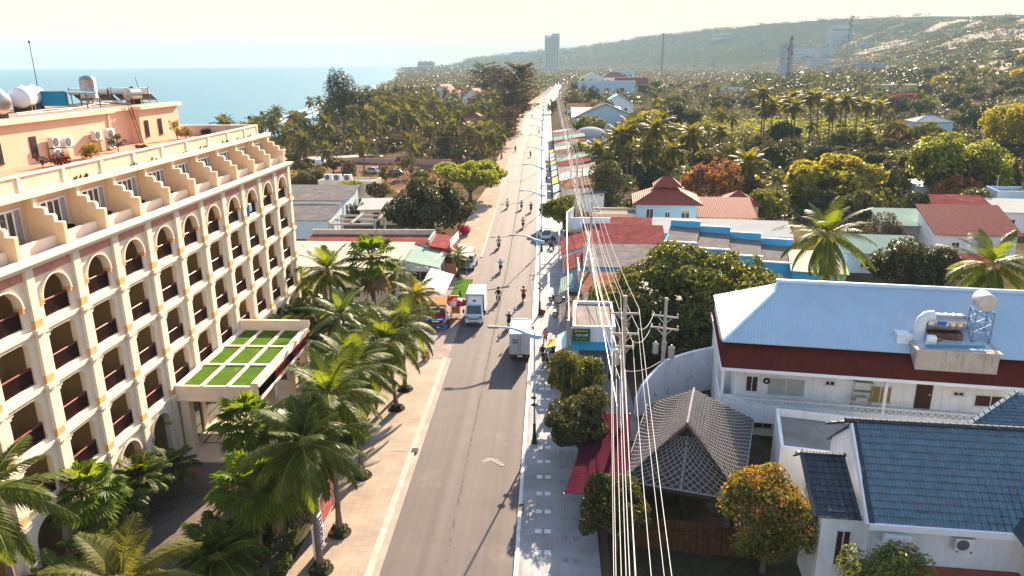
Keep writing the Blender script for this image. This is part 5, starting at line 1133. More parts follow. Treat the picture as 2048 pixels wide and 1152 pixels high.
    bshr = [('olive_leaf', 625, 335, 372, 70, 'bush', 'olive shrub behind the grey brown roof'), ('yellow_leaf', 600, 338, 372, 50, 'bush', 'yellowish shrub left of the white roof boxes'), ('lime_leaf', 703, 358, 400, 46, 'round', 'bright green young tree between the pale house and flat house'), ('brown_leaf', 755, 365, 415, 52, 'loose', 'bare looking brownish shrub left of the huge dark tree'), ('dark_leaf', 713, 395, 445, 50, 'bush', 'dark green bush at the end of the pale blue house'), ('yellow_leaf', 742, 420, 448, 30, 'loose', 'straggly yellow shrub by the concrete beam frame'), ('olive_leaf', 700, 330, 372, 40, 'bush', 'grey green shrub beside the dirt lot'), ('green_leaf', 845, 335, 360, 40, 'bush', 'green shrub behind the umbrella tree'), ('magenta_flower', 928, 446, 470, 34, 'bush', 'magenta bougainvillea at the road side under the huge dark tree')]
    for i, (lf, cx, tp, bt, w, sh, lab) in enumerate(bshr): ptree('shrub', lab, cx, tp, bt, w, sh, lf, n=1500, size=.17, seed=20 + i % 3, cat='shrub')
    # ---- the seaside grove
    random.seed(17); placed = []; kinds = []
    for j in range(5):
        kinds.append(('g%d' % j, lambda j=j: coconut_crown(100 + j, nf=17, L=2.7, nl=11, ll=.8, w=.17, wind=(.10, -.05, 0), segs=6, dry=2, rw=.06)))
    tries = 0
    def clear_left(x, y):
        p = CAM
        if x > lx(y) - 4.2: return False
        if x < shore(y) + 9: return False
        if y < 205 and not (x < -52 and y > 150) and not (y > 176): return False
        if -46 < x < -18 and y < 186: return False
        for (a, b, r) in ((-62, 432, 13), (-40, 388, 12), (-52, 405, 8), (-27, 240, 6), (-23, 252, 5)):
            if (x - a) ** 2 + (y - b) ** 2 < r * r: return False
        if abs(y - (200 + (x + 60) * .25)) < 4 and x < -40: return False
        return True
    while len(placed) < 200 and tries < 9000:
        tries += 1; y = 130 + 330 * random.random() ** 1.15; x = random.uniform(shore(y), lx(y))
        if not clear_left(x, y): continue
        md = 4.2 if y < 300 else 5.0
        if any((x - a) ** 2 + (y - b) ** 2 < md * md for a, b in placed): continue
        placed.append((x, y)); h = random.uniform(6.5, 10.5); j = random.randrange(5); key, mk = kinds[j]
        palm('coconut_palm', 'slim coconut palm among many in the grove between sea and road', (x, y, ground_z(x, y)), (x + random.uniform(-.9, 1.1), y + random.uniform(-.6, .6), h), key, CK('palm_leaf_dull'), mk, sc=random.uniform(1.1, 1.6), rz=random.uniform(0, 6.28), r=(.17, .11), group='coconut palms in the seaside grove')
    # a few that stand out
    for (px, py, bx, by, lab) in ((450, 238, 452, 300, 'single coconut palm above the far hotel roof corner'), (607, 272, 612, 345, 'coconut palm at the sea side of the dirt lot'), (652, 300, 655, 352, 'slender coconut palm left in front of the grove'), (725, 290, 730, 362, 'tall coconut palm in front of the parked cars'), (818, 282, 826, 362, 'coconut palm right of the parked cars'), (918, 300, 922, 335, 'coconut palm behind the umbrella tree crown'), (985, 275, 990, 335, 'coconut palm leaning at the road side past the umbrella tree'), (1000, 262, 1003, 318, 'golden coconut palm nearest the road at the grove')):
        b = G(bx, by); palm('coconut_palm', lab, b, AtY(px, py, b.y), 'g1', CK('palm_leaf_dull'), kinds[1][1], sc=1.15, rz=px, r=(.18, .12))
    # dark bushes under the palms
    for i in range(26):
        y = 190 + 250 * random.random(); x = random.uniform(shore(y) + 14, lx(y) - 6)
        if clear_left(x, y): tree('undergrowth_bush', 'dull bush between the palm trunks of the seaside grove', (x, y, 0), random.uniform(2, 3.6), random.uniform(2, 4), 'bush', random.choice(('olive_leaf', 'brown_leaf', 'dark_leaf')), n=500, size=.3, seed=24 + i % 3, cat='shrub', group='bushes under the seaside palms')
    mb = MB()
    for i in range(1500):
        y = 188 + 270 * random.random(); x = random.uniform(shore(y) + 10, lx(y) - 5)
        if not clear_left(x, y) or nz(x * .04, y * .04) < -.15: continue
        for _ in range(14):
            c = Vector((x + random.gauss(0, 1.3), y + random.gauss(0, 1.3), random.uniform(.1, 2.4))); u = Vector((random.uniform(-1, 1), random.uniform(-1, 1), random.uniform(-.4, .9))).normalized(); w = u.cross(Vector((random.uniform(-1, 1), random.uniform(-1, 1), .3))).normalized(); s = random.uniform(.4, .9); mb.add([tuple(c - u * s), tuple(c + w * s * .5), tuple(c + u * s), tuple(c - w * s * .5)], [(0, 1, 2, 3)], i % 3)
    tag(mb.build('grove_undergrowth', [MATS['olive_leaf'], MATS['brown_leaf'], MATS['dark_leaf']]), kind='stuff')
    # casuarinas
    ptree('seaside_tree', 'big dark irregular tree rising over the grove beside the sea', 690, 134, 268, 84, 'round', 'dark_leaf', n=5000, size=.10, seed=61, freq=4); ptree('seaside_tree', 'lower dark tree right behind the big seaside one', 725, 165, 262, 66, 'round', 'dark_leaf', n=3500, size=.11, seed=62)
    casuarina('tall reddish brown feathery tree leaning over the road', 1030, 135, 262, 84, 'brown_leaf', 1, .35); casuarina('reddish feathery tree beside the road before the tall one', 1012, 160, 268, 60, 'brown_leaf', 4, .4)
    casuarina('greyish feathery tree crown over the red gabled houses', 965, 130, 215, 76, 'olive_leaf', 5, .3); casuarina('brownish feathery tree behind the red gabled houses', 995, 138, 218, 60, 'brown_leaf', 6, .3); casuarina('dark feathery tree among the palms near the orange roof', 905, 255, 318, 50, 'dark_leaf', 3, .1); casuarina('reddish thicket tree left of the orange roof', 880, 262, 322, 56, 'brown_leaf', 4, .1); casuarina('feathery tree at the road side below the tall reddish one', 1010, 215, 292, 56, 'brown_leaf', 5, .4)
    # houses in the grove
    building('red_gabled_house', 'white house with a tall dark red gable among the palms, left one', 'house', (-67, 428, 0), -.35, 12, 11, 8.0, 'white_plaster', ('gable_y', 'red_tile', 12.8), [('window', 'f', 3, 5, 1.6, 1.6), ('window', 'f', 7, 5, 1.6, 1.6)], oh=.8); building('red_gabled_house', 'white house with a dark red gable among the palms, right one', 'house', (-45, 392, 0), -.35, 11, 10, 7.6, 'white_plaster', ('gable_y', 'red_tile', 11.6), [('window', 'f', 3, 5, 1.6, 1.6)], oh=.8); building('red_gabled_house', 'small white gabled house between the two tall red gables', 'house', (-54.5, 408, 0), -.35, 7, 8, 7.0, 'white_plaster', ('gable_y', 'red_tile', 10.2), [], oh=.6)
    building('orange_house', 'orange pink house with a red roof deep in the palms', 'house', (-31, 235, 0), -.2, 8, 7, 4.2, 'pink_plaster', ('gable_y', 'red_tile', 6.2), [('dark', 'f', 3, 1, 1.5, 1.6)], oh=.6); building('orange_house', 'narrow orange house above the lower orange roof', 'house', (-28, 252, 0), -.2, 5, 6, 6.5, 'pink_plaster', ('hip', 'red_tile', 8.0), [], oh=.5)
    mb = MB(); mb.poly([(-60, 141, .012), (-20, 141, .012), (-17, 185, .012), (-60, 186, .012)]); tag(mb.build('dirt_lot', M('lot_soil', (.19, .105, .07), .95, .3, .4, spec=.05, patch=.4, patchcol=(.11, .08, .045))), kind='structure')
    mb = MB()
    for i in range(1500):
        x, y = random.uniform(-62, -17), random.uniform(141, 188)
        if nz(x * .12, y * .12, 4) < .02: continue
        for _ in range(5): a = random.uniform(0, 6.28); c = Vector((x + random.gauss(0, .5), y + random.gauss(0, .5), .02)); u = Vector((math.cos(a) * .3, math.sin(a) * .3, random.uniform(.25, .8))); w = Vector((-math.sin(a), math.cos(a), 0)) * .14; mb.add([tuple(c - w), tuple(c + w), tuple(c + u)], [(0, 1, 2)], i % 2)
    tag(mb.build('dry_grass', [MATS['dry_leaf'], MATS['brown_leaf']]), kind='stuff')
    for i, (px, py, w_, h_, lf) in enumerate(((610, 352, 60, 4.2, 'olive_leaf'), (668, 347, 46, 3.6, 'brown_leaf'), (700, 352, 40, 3.2, 'brown_leaf'), (770, 366, 40, 3.6, 'brown_leaf'), (640, 360, 44, 3.0, 'yellow_leaf'), (822, 355, 40, 4.4, 'olive_leaf'), (590, 335, 40, 4, 'olive_leaf'), (735, 385, 36, 3.2, 'olive_leaf'), (770, 400, 40, 3.4, 'green_leaf'), (805, 342, 30, 3.4, 'brown_leaf'))):
        b = G(px, py); tree('lot_shrub', '%s dry shrub or small tree round the dirt lot, reckoned from the sea side trees' % ORD[i], b, w_ * .5 * b.y / FPX, h_, 'loose' if i % 2 else 'round', lf, n=1300, size=.15, seed=90 + i % 3, cat='shrub', group='shrubs round the dirt lot')
    # the boundary walls and sandy track
    mb = MB(Vector((-45, 205, 0)));
    for (x0, y0, x1, y1) in ((-36, 183, -24, 182), (-50, 186, -37, 183.2)): mb.beam((x0, y0, .7), (x1, y1, .7), .2, 1.4)
    tag(mb.build('boundary_wall', MATS['pink_plaster']), 'low pinkish boundary wall behind the parked cars in the lot', 'wall')
    mb = MB(); z = .02; pts = [(-96, 190, 3), (-80, 193, 3.5), (-62, 197, 3), (-48, 203, 2)]
    for (x0, y0, w0), (x1, y1, w1) in zip(pts, pts[1:]): mb.poly([(x0, y0 - w0, z), (x1, y1 - w1, z), (x1, y1 + w1, z), (x0, y0 + w0, z)])
    tag(mb.build('sandy_track', M('track_sand', (.50, .42, .34), .95, .2, .5)), kind='structure')
STEPS += [bmats, left_side]
def front_px(px, py, o, rz, yl=0.0):
    """where the ray through a photo pixel meets a house's plane y=yl; gives local (x, z)"""
    ex = Vector((math.cos(rz), math.sin(rz), 0)); ey = Vector((-math.sin(rz), math.cos(rz), 0)); d = ray(px, py); o = Vector(o) + ey * yl
    p = CAM + d * ((o - CAM).dot(ey) / d.dot(ey)); return (p - o).dot(ex), p.z
def tile_courses(mb, a, b, c, d, pitch=.32, step=.035, m=0, th=.05):
    """tiled slope: courses between the upper edge a-b and the lower edge d-c, each lapping the one below"""
    a, b, c, d = (Vector(q) for q in (a, b, c, d)); n = max(2, int((a - d).length / pitch)); nrm = (b - a).cross(d - a).normalized()
    if nrm.z < 0: nrm = -nrm
    for i in range(n):
        t0, t1 = i / n, (i + 1.06) / n; p, q = a.lerp(d, t0), b.lerp(c, t0); r, s = b.lerp(c, min(1.02, t1)), a.lerp(d, min(1.02, t1))
        hi = nrm * step; L_ = (q - p).length; k = max(2, int(L_ / .6)); rng = random.Random(i)
        for j in range(k):
            u0, u1 = j / k, (j + 1) / k; w = nrm * rng.uniform(0, .012)
            P0, P1, P2, P3 = p.lerp(q, u0), p.lerp(q, u1), s.lerp(r, u1) + hi + w, s.lerp(r, u0) + hi + w
            mb.add([tuple(P0), tuple(P1), tuple(P2), tuple(P3), tuple(P3 - nrm * th), tuple(P2 - nrm * th)], [(3, 2, 1, 0), (4, 5, 2, 3)], m)
def right_side():
    mt = MATS
    greyt = M('grey_roof_tile', (.105, .175, .215), .6, .30, 2.2, wave=('X', .30, .10), patch=.35, patchcol=(.15, .13, .14), spec=.35); dkt = M('dark_roof_tile', (.05, .06, .075), .65, .3, 2.2, wave=('X', .30, .06), patch=.1, patchcol=(.3, .3, .3))
    # ================= villa with the big pale blue roof
    o = Vector((12.3, 45.6, 0)); rz = rad(-8.5); V = thing('villa', 'white balcony villa with a large pale blue metal roof and dark red skirt roof', 'house', o, rz); W = 18
    mb = MB(); mb.box(0, W - .3, 0, 8.8, 0, 6.7); mb.box(-.9, 0, 2.2, 8.8, 0, 6.6); mb.build('wall', mt['white_plaster'], V)
    mb = MB(); mb.poly([(W - .28, 0, 6.7), (W - .28, 8.8, 6.7), (W - .28, 4.4, 9.4)]); mb.build('gable', M('brown_gable', (.08, .03, .02), .7, .2, 2), V)
    rb = MB(); A = (-1.0, -.6, 6.78); R0_ = (3.0, 4.4, 9.5); R1 = (W + .2, 4.4, 9.5); B_ = (W + .2, -.6, 6.78); Cc = (W + .2, 9.4, 6.78); D = (-1.0, 9.4, 6.78); h0, h1 = (2.5, 3.5, 9.02), (2.5, 5.3, 9.02)
    rb.slab([A, B_, R1, R0_, h0], .07); rb.slab([R1, Cc, D, h1, R0_], .07); rb.slab([D, A, h0, h1], .07); rb.poly([h0, R0_, h1]); rb.build('roof', mt['blue_sheet_roof'], V)
    cb = MB(); cb.tube([(A[0], A[1], A[2] + .02), (h0[0], h0[1], h0[2] + .03), ], .13, 6); cb.tube([(R0_[0] - .3, 4.4, 9.54), (R1[0], 4.4, 9.54)], .16, 6); cb.tube([(R0_[0] - .2, 4.4, 9.5), (h0[0], h0[1], h0[2])], .10, 6); cb.build('ridge_capping', M('ridge_blue', (.50, .64, .74), .4, .06, 1), V)
    sb = MB(); e, i_ = -2.1, .1; sb.slab([(-1.1, e, 5.55), (W + .3, e, 5.55), (W + .3, i_, 6.72), (-.2, i_, 6.72)], .06); sb.slab([(-1.1, 8.8, 5.55), (-1.1, e, 5.55), (-.2, i_, 6.72), (-.2, 8.8, 6.72)], .06); sb.build('skirt_roof', mt['maroon_sheet'], V)
    gb = MB(); gb.box(-1.15, W + .3, e - .10, e - .02, 5.40, 5.58); gb.box(-1.15, -1.08, e, 8.8, 5.4, 5.58); gb.build('gutter', mt['white_paint'], V)
    bb = MB(); bb.box(-1.0, W, -1.55, 0, 2.62, 2.84); bb.box(-1.0, W, -1.6, -1.42, 1.7, 2.98); bb.box(-1.0, -.85, -1.4, 2.2, 1.7, 2.98)
    bb.build('balcony', mt['white_plaster'], V)
    lb = MB(); x = -1.0
    while x < W: lb.beam((x, -1.5, 2.98), (x + .4, -1.5, 3.3), .05, .04); lb.beam((x + .4, -1.5, 2.98), (x, -1.5, 3.3), .05, .04); x += .4
    lb.box(-1.0, W, -1.56, -1.44, 3.3, 3.37); lb.build('balustrade', mt['white_plaster'], V)
    pb = MB()
    for x in (-.9, 8.8, 17.6): pb = MB(); pb.box(x - .09, x + .09, -1.58, -1.40, 2.84, 5.5); pb.build('balcony_post', mt['white_plaster'], V)
    for (pxa, pya, pxb, pyb, kind) in ((1494, 752, 1513, 782, 'dark'), (1538, 755, 1606, 792, 'grey'), (1652, 762, 1668, 770, 'dark'), (1742, 772, 1778, 806, 'ochre'), (1908, 784, 1926, 791, 'dark'), (1952, 790, 2010, 815, 'dark')):
        xa, za = front_px(pxa, pya, o, rz); xb, zb = front_px(pxb, pyb, o, rz); opening(V, kind, 'f', xa, max(2.9, min(za, zb)), xb - xa, abs(za - zb), W, 8.8)
    xa, za = front_px(1832, 778, o, rz); xb, zb = front_px(1858, 822, o, rz); opening(V, 'door', 'f', xa, 2.85, xb - xa, 2.1, W, 8.8)
    for i in range(6): opening(V, 'window' if i % 2 else 'dark', 'f', 1.5 + i * 2.7, .6, 1.1, 1.1, W, 8.8)
    # concrete tank deck on the skirt roof
    def vl(x, y, z): return o + Matrix.Rotation(rz, 3, 'Z') @ Vector((x, y, z))
    xa, za = front_px(1832, 720, o, rz, -1.3); xb, zb = front_px(1996, 735, o, rz, -1.3)
    T = thing('tank_deck', 'stained concrete tank platform standing on the dark red skirt roof', 'platform', vl(xa, -1.3, 5.7), rz); w = xb - xa
    mb = MB(); mb.box(0, w, 0, 2.6, 0, 1.5); mb.box(-.12, w + .12, -.12, 2.7, 1.5, 1.62); mb.build('deck', M('stained_concrete', (.46, .39, .33), .95, .2, 1.2, streak=.8, dirt=(.10, .08, .06)), T)
    mb = MB(); mb.box(.2, w - .2, .2, 2.5, 1.621, 1.63); mb.build('deck_top', M('pale_screed', (.50, .55, .58), .9, .15, 1.5, streak=.2), T)
    mb = MB(); mb.tube([(.5, .25, 1.75), (w - .7, .55, 1.8)], .09, 8); tag(mb.build('pipe', M('teal_pipe', (.06, .22, .34), .5, .15, 2), None, loc=vl(xa, -1.3, 5.7)), 'fat blue pipe lying across the concrete tank platform', 'pipe').rotation_euler.z = rz
    steel = mt['stainless']
    t = thing('water_tank', 'large stainless tank lying on the concrete platform of the villa', 'water tank', vl(xa + .55 + .4, .9, 7.33), rz); mb = MB(); pr = [(.02, -.1), (.3, -.06), (.5, 0), (.55, .1)]
    for k in range(5): q = .25 + k * .4; pr += [(.55, q), (.575, q + .06), (.55, q + .12)]
    mb.lathe(pr + [(.55, 2.1), (.5, 2.2), (.02, 2.25)], (0, 0, 1.05), 20, axis='X'); mb.build('tank_body', steel, t, smooth=40); mb = MB(); mb.box(.2, 2.1, -.45, .45, 0, .45); mb.build('cradle', mt['rust_sheet'], t); mb = MB(); mb.box(.5, 1.0, -.57, -.53, 1.0, 1.25); mb.build('label_patch', mt['blue_paint'], t)
    t = thing('duct', 'fat pale ventilation elbow duct left of the lying tank', 'duct', vl(xa + .1, .5, 7.33), rz); mb = MB(); mb.tube([(.45, 0, 0), (.45, 0, .9), (.5, 0, 1.25), (.75, .05, 1.5), (1.15, .1, 1.55)], .32, 12); mb.build('duct_body', M('pale_duct', (.62, .64, .66), .5, .1, 1), t, smooth=40); mb = MB(); mb.box(-.9, -.1, -.5, .5, -.9, .35); mb.tube([(-.1, 0, 0), (.3, 0, 0)], .3, 10); mb.build('plenum_box', M('pale_duct', (.62, .64, .66)), t)
    t = thing('pump', 'small white pump unit standing in front of the lying tank', 'pump', vl(xa + .95, -.5, 7.33), rz); mb = MB(); mb.cbox(-.25, .25, -.2, .2, 0, .6, .04); mb.build('casing', mt['white_plaster'], t); mb = MB(); mb.tube([(.25, 0, .3), (.6, .2, .3)], .12, 8); mb.build('motor', mt['rust_sheet'], t)
    c = vl(*front_px(1955, 676, o, rz, .9)[:1], .9, 7.33); t = thing('water_tower', 'round steel tank on a blue lattice stand behind the concrete platform', 'water tower', c, rz); mb = MB(); hT = 2.0
    for x in (-.5, .5):
        for y in (-.5, .5): mb.beam((x, y, 0), (x, y, hT), .05, .05)
    for z0, z1 in ((0, .65), (.65, 1.3), (1.3, 1.95)):
        for y in (-.5, .5): mb.beam((-.5, y, z0), (.5, y, z1), .03, .03); mb.beam((.5, y, z0), (-.5, y, z1), .03, .03); mb.beam((-.5, y, z1), (.5, y, z1), .03, .03)
        for x in (-.5, .5): mb.beam((x, -.5, z0), (x, .5, z1), .03, .03); mb.beam((x, -.5, z1), (x, .5, z1), .03, .03)
    mb.build('stand', M('blue_grey_steel', (.16, .24, .36), .5, .15, 2, metal=.3), t); mb = MB(); mb.lathe([(.02, -.62), (.5, -.58), (.55, -.5), (.55, .5), (.5, .58), (.02, .62)], (0, 0, hT + .55), 20, axis='Y'); mb.build('tank_body', M('dull_steel', (.55, .50, .45), .5, .15, 1.5, metal=.4), t, smooth=40)
    # things on the balcony
    xa, za = front_px(1722, 800, o, rz, -.5); t = thing('drying_rack', 'metal shelf rack with laundry on the villa balcony', 'rack', vl(xa, -.55, 2.84), rz); mb = MB()
    for x in (-.55, .55):
        for y in (-.2, .2): mb.beam((x, y, 0), (x, y, 1.8), .04, .04)
    for z in (.5, 1.1, 1.75): mb.box(-.55, .55, -.2, .2, z, z + .03)
    mb.build('frame', mt['steel_post'], t); mb = MB(); mb.cbox(-.4, .35, -.22, .22, .53, .75, .06); mb.build('laundry', mt['old_fabric'], t)
    xa, za = front_px(1532, 770, o, rz, -.02); t = thing('tyre', 'black tyre hung on the white villa wall beside the wide window', 'tyre', vl(xa, -.1, 4.0), rz); mb = MB(); mb.tube([(.16 * math.cos(a * PI / 8), 0, .16 * math.sin(a * PI / 8)) for a in range(17)], .06, 6, cap=False); mb.build('rubber', mt['black_rubber'], t)
    # ---- flat white annexe in front of the villa
    building('annexe', 'flat roofed white annexe between the thatched pavilion and the villa', 'building', (12.8, 37.0, 0), rad(-13), 5.2, 4.9, 3.3, 'white_plaster', ('flat', 'flat_concrete', .45), [('window', 'f', 1.5, 1, 1.4, 1.2)])
    mb = MB(Vector((11.5, 40.5, .02))); mb.poly([(9.6, 33.5, .02), (13, 33, .02), (14, 45, .02), (6.6, 49.6, .02)]); tag(mb.build('courtyard', M('dark_yard', (.10, .075, .06), .95, .4, .8, patch=.5, patchcol=(.2, .17, .15))), kind='structure')
    # ---- curved white wall
    mb = MB(Vector((9.5, 50, 0))); pts = []; n = 16
    for i in range(n + 1): t_ = i / n; pts.append((lerp(6.2, 13.6, t_), lerp(47.6, 52.4, t_) + 1.1 * math.sin(PI * t_ * .8), 1.4 + 2.0 * min(1, t_ * 3.2) ** .55))
    for (x0, y0, z0), (x1, y1, z1) in zip(pts, pts[1:]): mb.add([(x0, y0, 0), (x1, y1, 0), (x1, y1, z1), (x0, y0, z0), (x0 - .1, y0 + .25, 0), (x1 - .1, y1 + .25, 0), (x1 - .1, y1 + .25, z1), (x0 - .1, y0 + .25, z0)], [(0, 1, 2, 3), (5, 4, 7, 6), (3, 2, 6, 7), (1, 5, 6, 2), (4, 0, 3, 7)])
    tag(mb.build('courtyard_wall', M('peeling_white', (.72, .76, .80), .9, .12, 1.2, streak=.35, dirt=(.16, .2, .22), patch=.18, patchcol=(.10, .15, .18))), 'curved peeling white wall between the power poles and the villa', 'wall')
    t = thing('scrap_pile', 'heap of scrap boards and a white box in the corner of the courtyard wall', 'scrap', (10.9, 46.6, 0), .4); random.seed(6)
    for k in range(6): mb = MB(); mb.beam((random.uniform(-.8, .8), random.uniform(-.5, .5), random.uniform(0, .5)), (random.uniform(-.8, .8), random.uniform(-.5, .5), random.uniform(.4, 1.1)), .3, .06); mb.build('board', mt['door_wood'], t)
    mb = MB(); mb.cbox(.1, .8, -.9, -.4, 0, .5, .03); mb.build('box', mt['white_paint'], t)
    # ================= house with the grey tiled roof
    o = Vector((13.9, 28.5, 0)); rz = rad(-5); K = thing('tiled_house', 'white house with a blue grey tiled roof and walled roof terrace', 'house', o, rz); Z = 5.45; ZR = 8.0; yr = 3.25; Wk = 10
    mb = MB(); mb.poly([(.15, 0, 0), (Wk, 0, 0), (Wk, 0, Z), (.15, 0, Z)]); mb.poly([(.15, 6.5, 0), (.15, 0, 0), (.15, 0, Z), (.15, yr, ZR - .1), (.15, 6.5, Z)]); mb.poly([(Wk, 6.5, 0), (.15, 6.5, 0), (.15, 6.5, Z), (Wk, 6.5, Z)]); mb.box(-1.7, .15, .5, 3.4, 0, 4.75); mb.poly([(Wk, 0, 0), (Wk, 6.5, 0), (Wk, 6.5, Z), (Wk, yr, ZR), (Wk, 0, Z)]); mb.build('wall', mt['white_plaster'], K)
    mb = MB(); tile_courses(mb, (0, yr, ZR), (Wk, yr, ZR), (Wk, -.45, Z - .35), (0, -.45, Z - .35)); tile_courses(mb, (Wk, yr, ZR), (0, yr, ZR), (0, 6.9, Z - .35), (Wk, 6.9, Z - .35)); mb.build('roof', greyt, K)
    mb = MB(); mb.tube([(-.4, yr, ZR + .05), (Wk, yr, ZR + .05)], .13, 6); mb.beam((0, yr + .02, ZR + .0), (0, -.5, Z - .36), .22, .12); mb.beam((-.05, yr, ZR), (-.9, yr + .9, ZR - .6), .25, .1); mb.build('ridge_tile', dkt, K)
    mb = MB(); mb.beam((-.14, yr - .1, ZR - .12), (-.14, -.45, Z - .50), .10, .3); mb.box(-.1, 6.3, -.62, -.46, Z - .62, Z - .34); mb.build('fascia', mt['white_paint'], K)
    mb = MB(); tile_courses(mb, (-2.05, 3.4, 6.1), (-.15, 3.4, 6.1), (-.15, .2, 4.75), (-2.05, .2, 4.75)); mb.beam((-2.1, 3.45, 6.15), (-2.35, 3.6, 5.95), .5, .1); mb.beam((-2.1, 3.4, 6.15), (-.1, 3.4, 6.15), .2, .12); mb.beam((-2.1, 3.4, 6.13), (-2.1, .2, 4.78), .2, .1); mb.build('wing_roof', dkt, K)
    # cross roof on the right: valley and lighter far slope
    mb = MB(); tile_courses(mb, (8.9, 2.6, 7.45), (8.9, -5, 7.45), (5.6, -3.1, 4.9), (5.6, -.3, 5.15)); mb.build('cross_roof', dkt, K)
    mb = MB(); tile_courses(mb, (8.6, 6.8, 8.3), (13, 6.8, 8.3), (13, 4.2, 7.2), (5.2, 4.6, 7.05)); mb.beam((5.2, 4.6, 7.1), (8.6, 6.8, 8.35), .2, .12); mb.build('rear_roof', greyt, K)
    mb = MB(); mb.box(7.6, 12, 5.4, 6.7, 0, 6.9); mb.build('rear_wall', mt['white_plaster'], K)
    mb = MB(); mb.slab([(6.2, -.6, 4.62), (12, -.6, 4.62), (12, -7.5, 4.62), (7.6, -7.5, 4.62)], .08); mb.build('porch_roof', mt['grey_sheet'], K)
    # terrace
    mb = MB(); mb.box(.9, 6.4, -5.5, -.02, 0, 2.85); mb.box(.55, .9, -5.5, -.02, 0, 4.05); mb.box(6.4, 6.65, -5.5, -.5, 0, 4.5); mb.box(.55, 1.6, -.75, -.45, 0, 4.65); mb.build('terrace_wall', mt['white_plaster'], K)
    mb = MB(); mb.box(.9, 6.4, -5.45, -.04, 2.85, 2.875); mb.build('terrace_floor', M('terracotta_floor', (.30, .085, .045), .6, .15, 1.5), K)
    opening(K, 'dark', 'f', -1.0 + .0, 2.2, .55, 1.75, Wk, 6.5).location.y = .5
    opening(K, 'dark', 'l', 4.2, 2.6, .8, 1.4, Wk, 6.5).location.x = -1.7
    ac = bpy.app.driver_namespace['ac']; ey = Matrix.Rotation(rz, 3, 'Z')
    ac.put(o + ey @ Vector((3.9, -.25, 3.9)), rz - PI / 2, .95, label='white air conditioner on the wall above the terracotta roof terrace', group='air conditioners on houses')
    for i, (x, y) in enumerate(((.9, -.38), (5.1, -.38))):
        mb = MB(); mb.box(-.28, .28, -.2, .2, 0, .05, 0); mb.box(-.20, .20, -.13, .13, .05, .06, 1); q = mb.build('skylight', [mt['white_paint'], mt['window_glass']], K); q.location = (x + 1.3, .05, Z - .02); q.rotation_euler.x = rad(36)
    t = thing('clothes_rack', 'thin metal drying frames standing on the terracotta terrace', 'rack', o + ey @ Vector((5.0, -2.6, 2.875)), rz)
    for x in (-.6, .3):
        mb = MB(); mb.tube([(x - .3, -.5, 0), (x, 0, 1.3), (x + .3, -.5, 0)], .018, 5); mb.tube([(x, 0, 1.3), (x, .1, 0)], .018, 5); mb.build('leg', mt['steel_post'], t)
    mb = MB(); mb.tube([(-.6, 0, 1.3), (.3, 0, 1.3)], .018, 5); mb.build('rail', mt['steel_post'], t)
    # ================= thatched pavilion under a bamboo lattice
    o = Vector((4.2, 35.2, 0)); rz = rad(-16); P = thing('pavilion', 'grey thatched pavilion covered by a white bamboo lattice', 'pavilion', o, rz); th = M('grey_thatch', (.085, .070, .064), .98, .35, 5, bump=.03, spec=.05, patch=.3, patchcol=(.05, .04, .037)); lat = M('bamboo_white', (.36, .335, .325), .7, .2, 3)
    FL, FR, BR, BL = Vector((-.2, 0, 2.45)), Vector((6.0, 0, 2.45)), Vector((6.3, 9.4, 2.6)), Vector((-.3, 9.4, 2.6)); RT, RF, RBk = Vector((2.95, 1.0, 5.9)), Vector((2.95, 1.0, 5.9)), Vector((2.95, 4.0, 6.5))
    U0_, U1_ = Vector((1.95, 1.7, 4.75)), Vector((3.95, 1.7, 4.75)); RB2 = Vector((2.95, 6.0, 6.2))
    rb = MB()
    def q(*p): rb.slab([tuple(v) for v in p], .14)
    # left and right slopes sweep from the ridge to the eaves in a bend
    mL, mR = Vector((1.0, 1.3, 4.3)), Vector((4.9, 1.3, 4.3))
    faces = {'l': [(RF, FL, BL, RB2)], 'r': [(RF, RB2, BR, FR)], 'f': [(FL, FR, U1_, U0_)], 'b': [(RB2, BL, BR)]}
    for (A, B_, Cc, D) in ((FL, BL, RBk, RF), (FR, BR, RBk, RF), (FL, FR, U1_, U0_), (BL, BR, RBk, RBk)):
        k = 10; S_ = lambda u, v: tuple(A.lerp(B_, u).lerp(D.lerp(Cc, u), v))
        for i in range(k):
            for j in range(k): rb.slab([S_(i / k, j / k), S_((i + 1) / k, j / k), S_((i + 1) / k, (j + 1) / k), S_(i / k, (j + 1) / k)], .10)
    rb.poly([U0_, U1_, (2.95, 2.0, 5.6)])
    rb.build('roof', th, P)
    def net(name, A, B_, Cc, D, nu, nv, r):
        """lattice lines laid over the patch A-B-C-D, a little above it"""
        nb = MB(); n = ((Cc - A).cross(D - B_)).normalized(); n = n if n.z > 0 else -n
        def S(u, v): return A.lerp(B_, u).lerp(D.lerp(Cc, u), v) + n * .045
        def seg(u0, v0, u1, v1):
            k = 4; nb.tube([S(lerp(u0, u1, i / k), lerp(v0, v1, i / k)) for i in range(k + 1)], r, 4, 0, False)
        for i in range(-nv, nu + 1):
            for s in (1, -1):
                u0, u1 = (i / nu, (i + nv) / nu) if s == 1 else ((i + nv) / nu, i / nu)
                v0, v1 = 0.0, 1.0
                a, b = u0, u1
                lo = [0.0, 1.0]
                if abs(b - a) > 1e-6:
                    t0 = (0 - a) / (b - a); t1 = (1 - a) / (b - a); t0, t1 = min(t0, t1), max(t0, t1); lo = [max(0, t0), min(1, t1)]
                if lo[1] - lo[0] > .02: seg(lerp(a, b, lo[0]), lo[0], lerp(a, b, lo[1]), lo[1])
        return nb.build(name, lat, P)
    net('lattice', FL, FR, U1_, U0_, 13, 8, .022); 
    net('lattice', FL, BL, RBk, RF, 20, 11, .021); net('lattice', FR, BR, RBk, RF, 20, 11, .021)
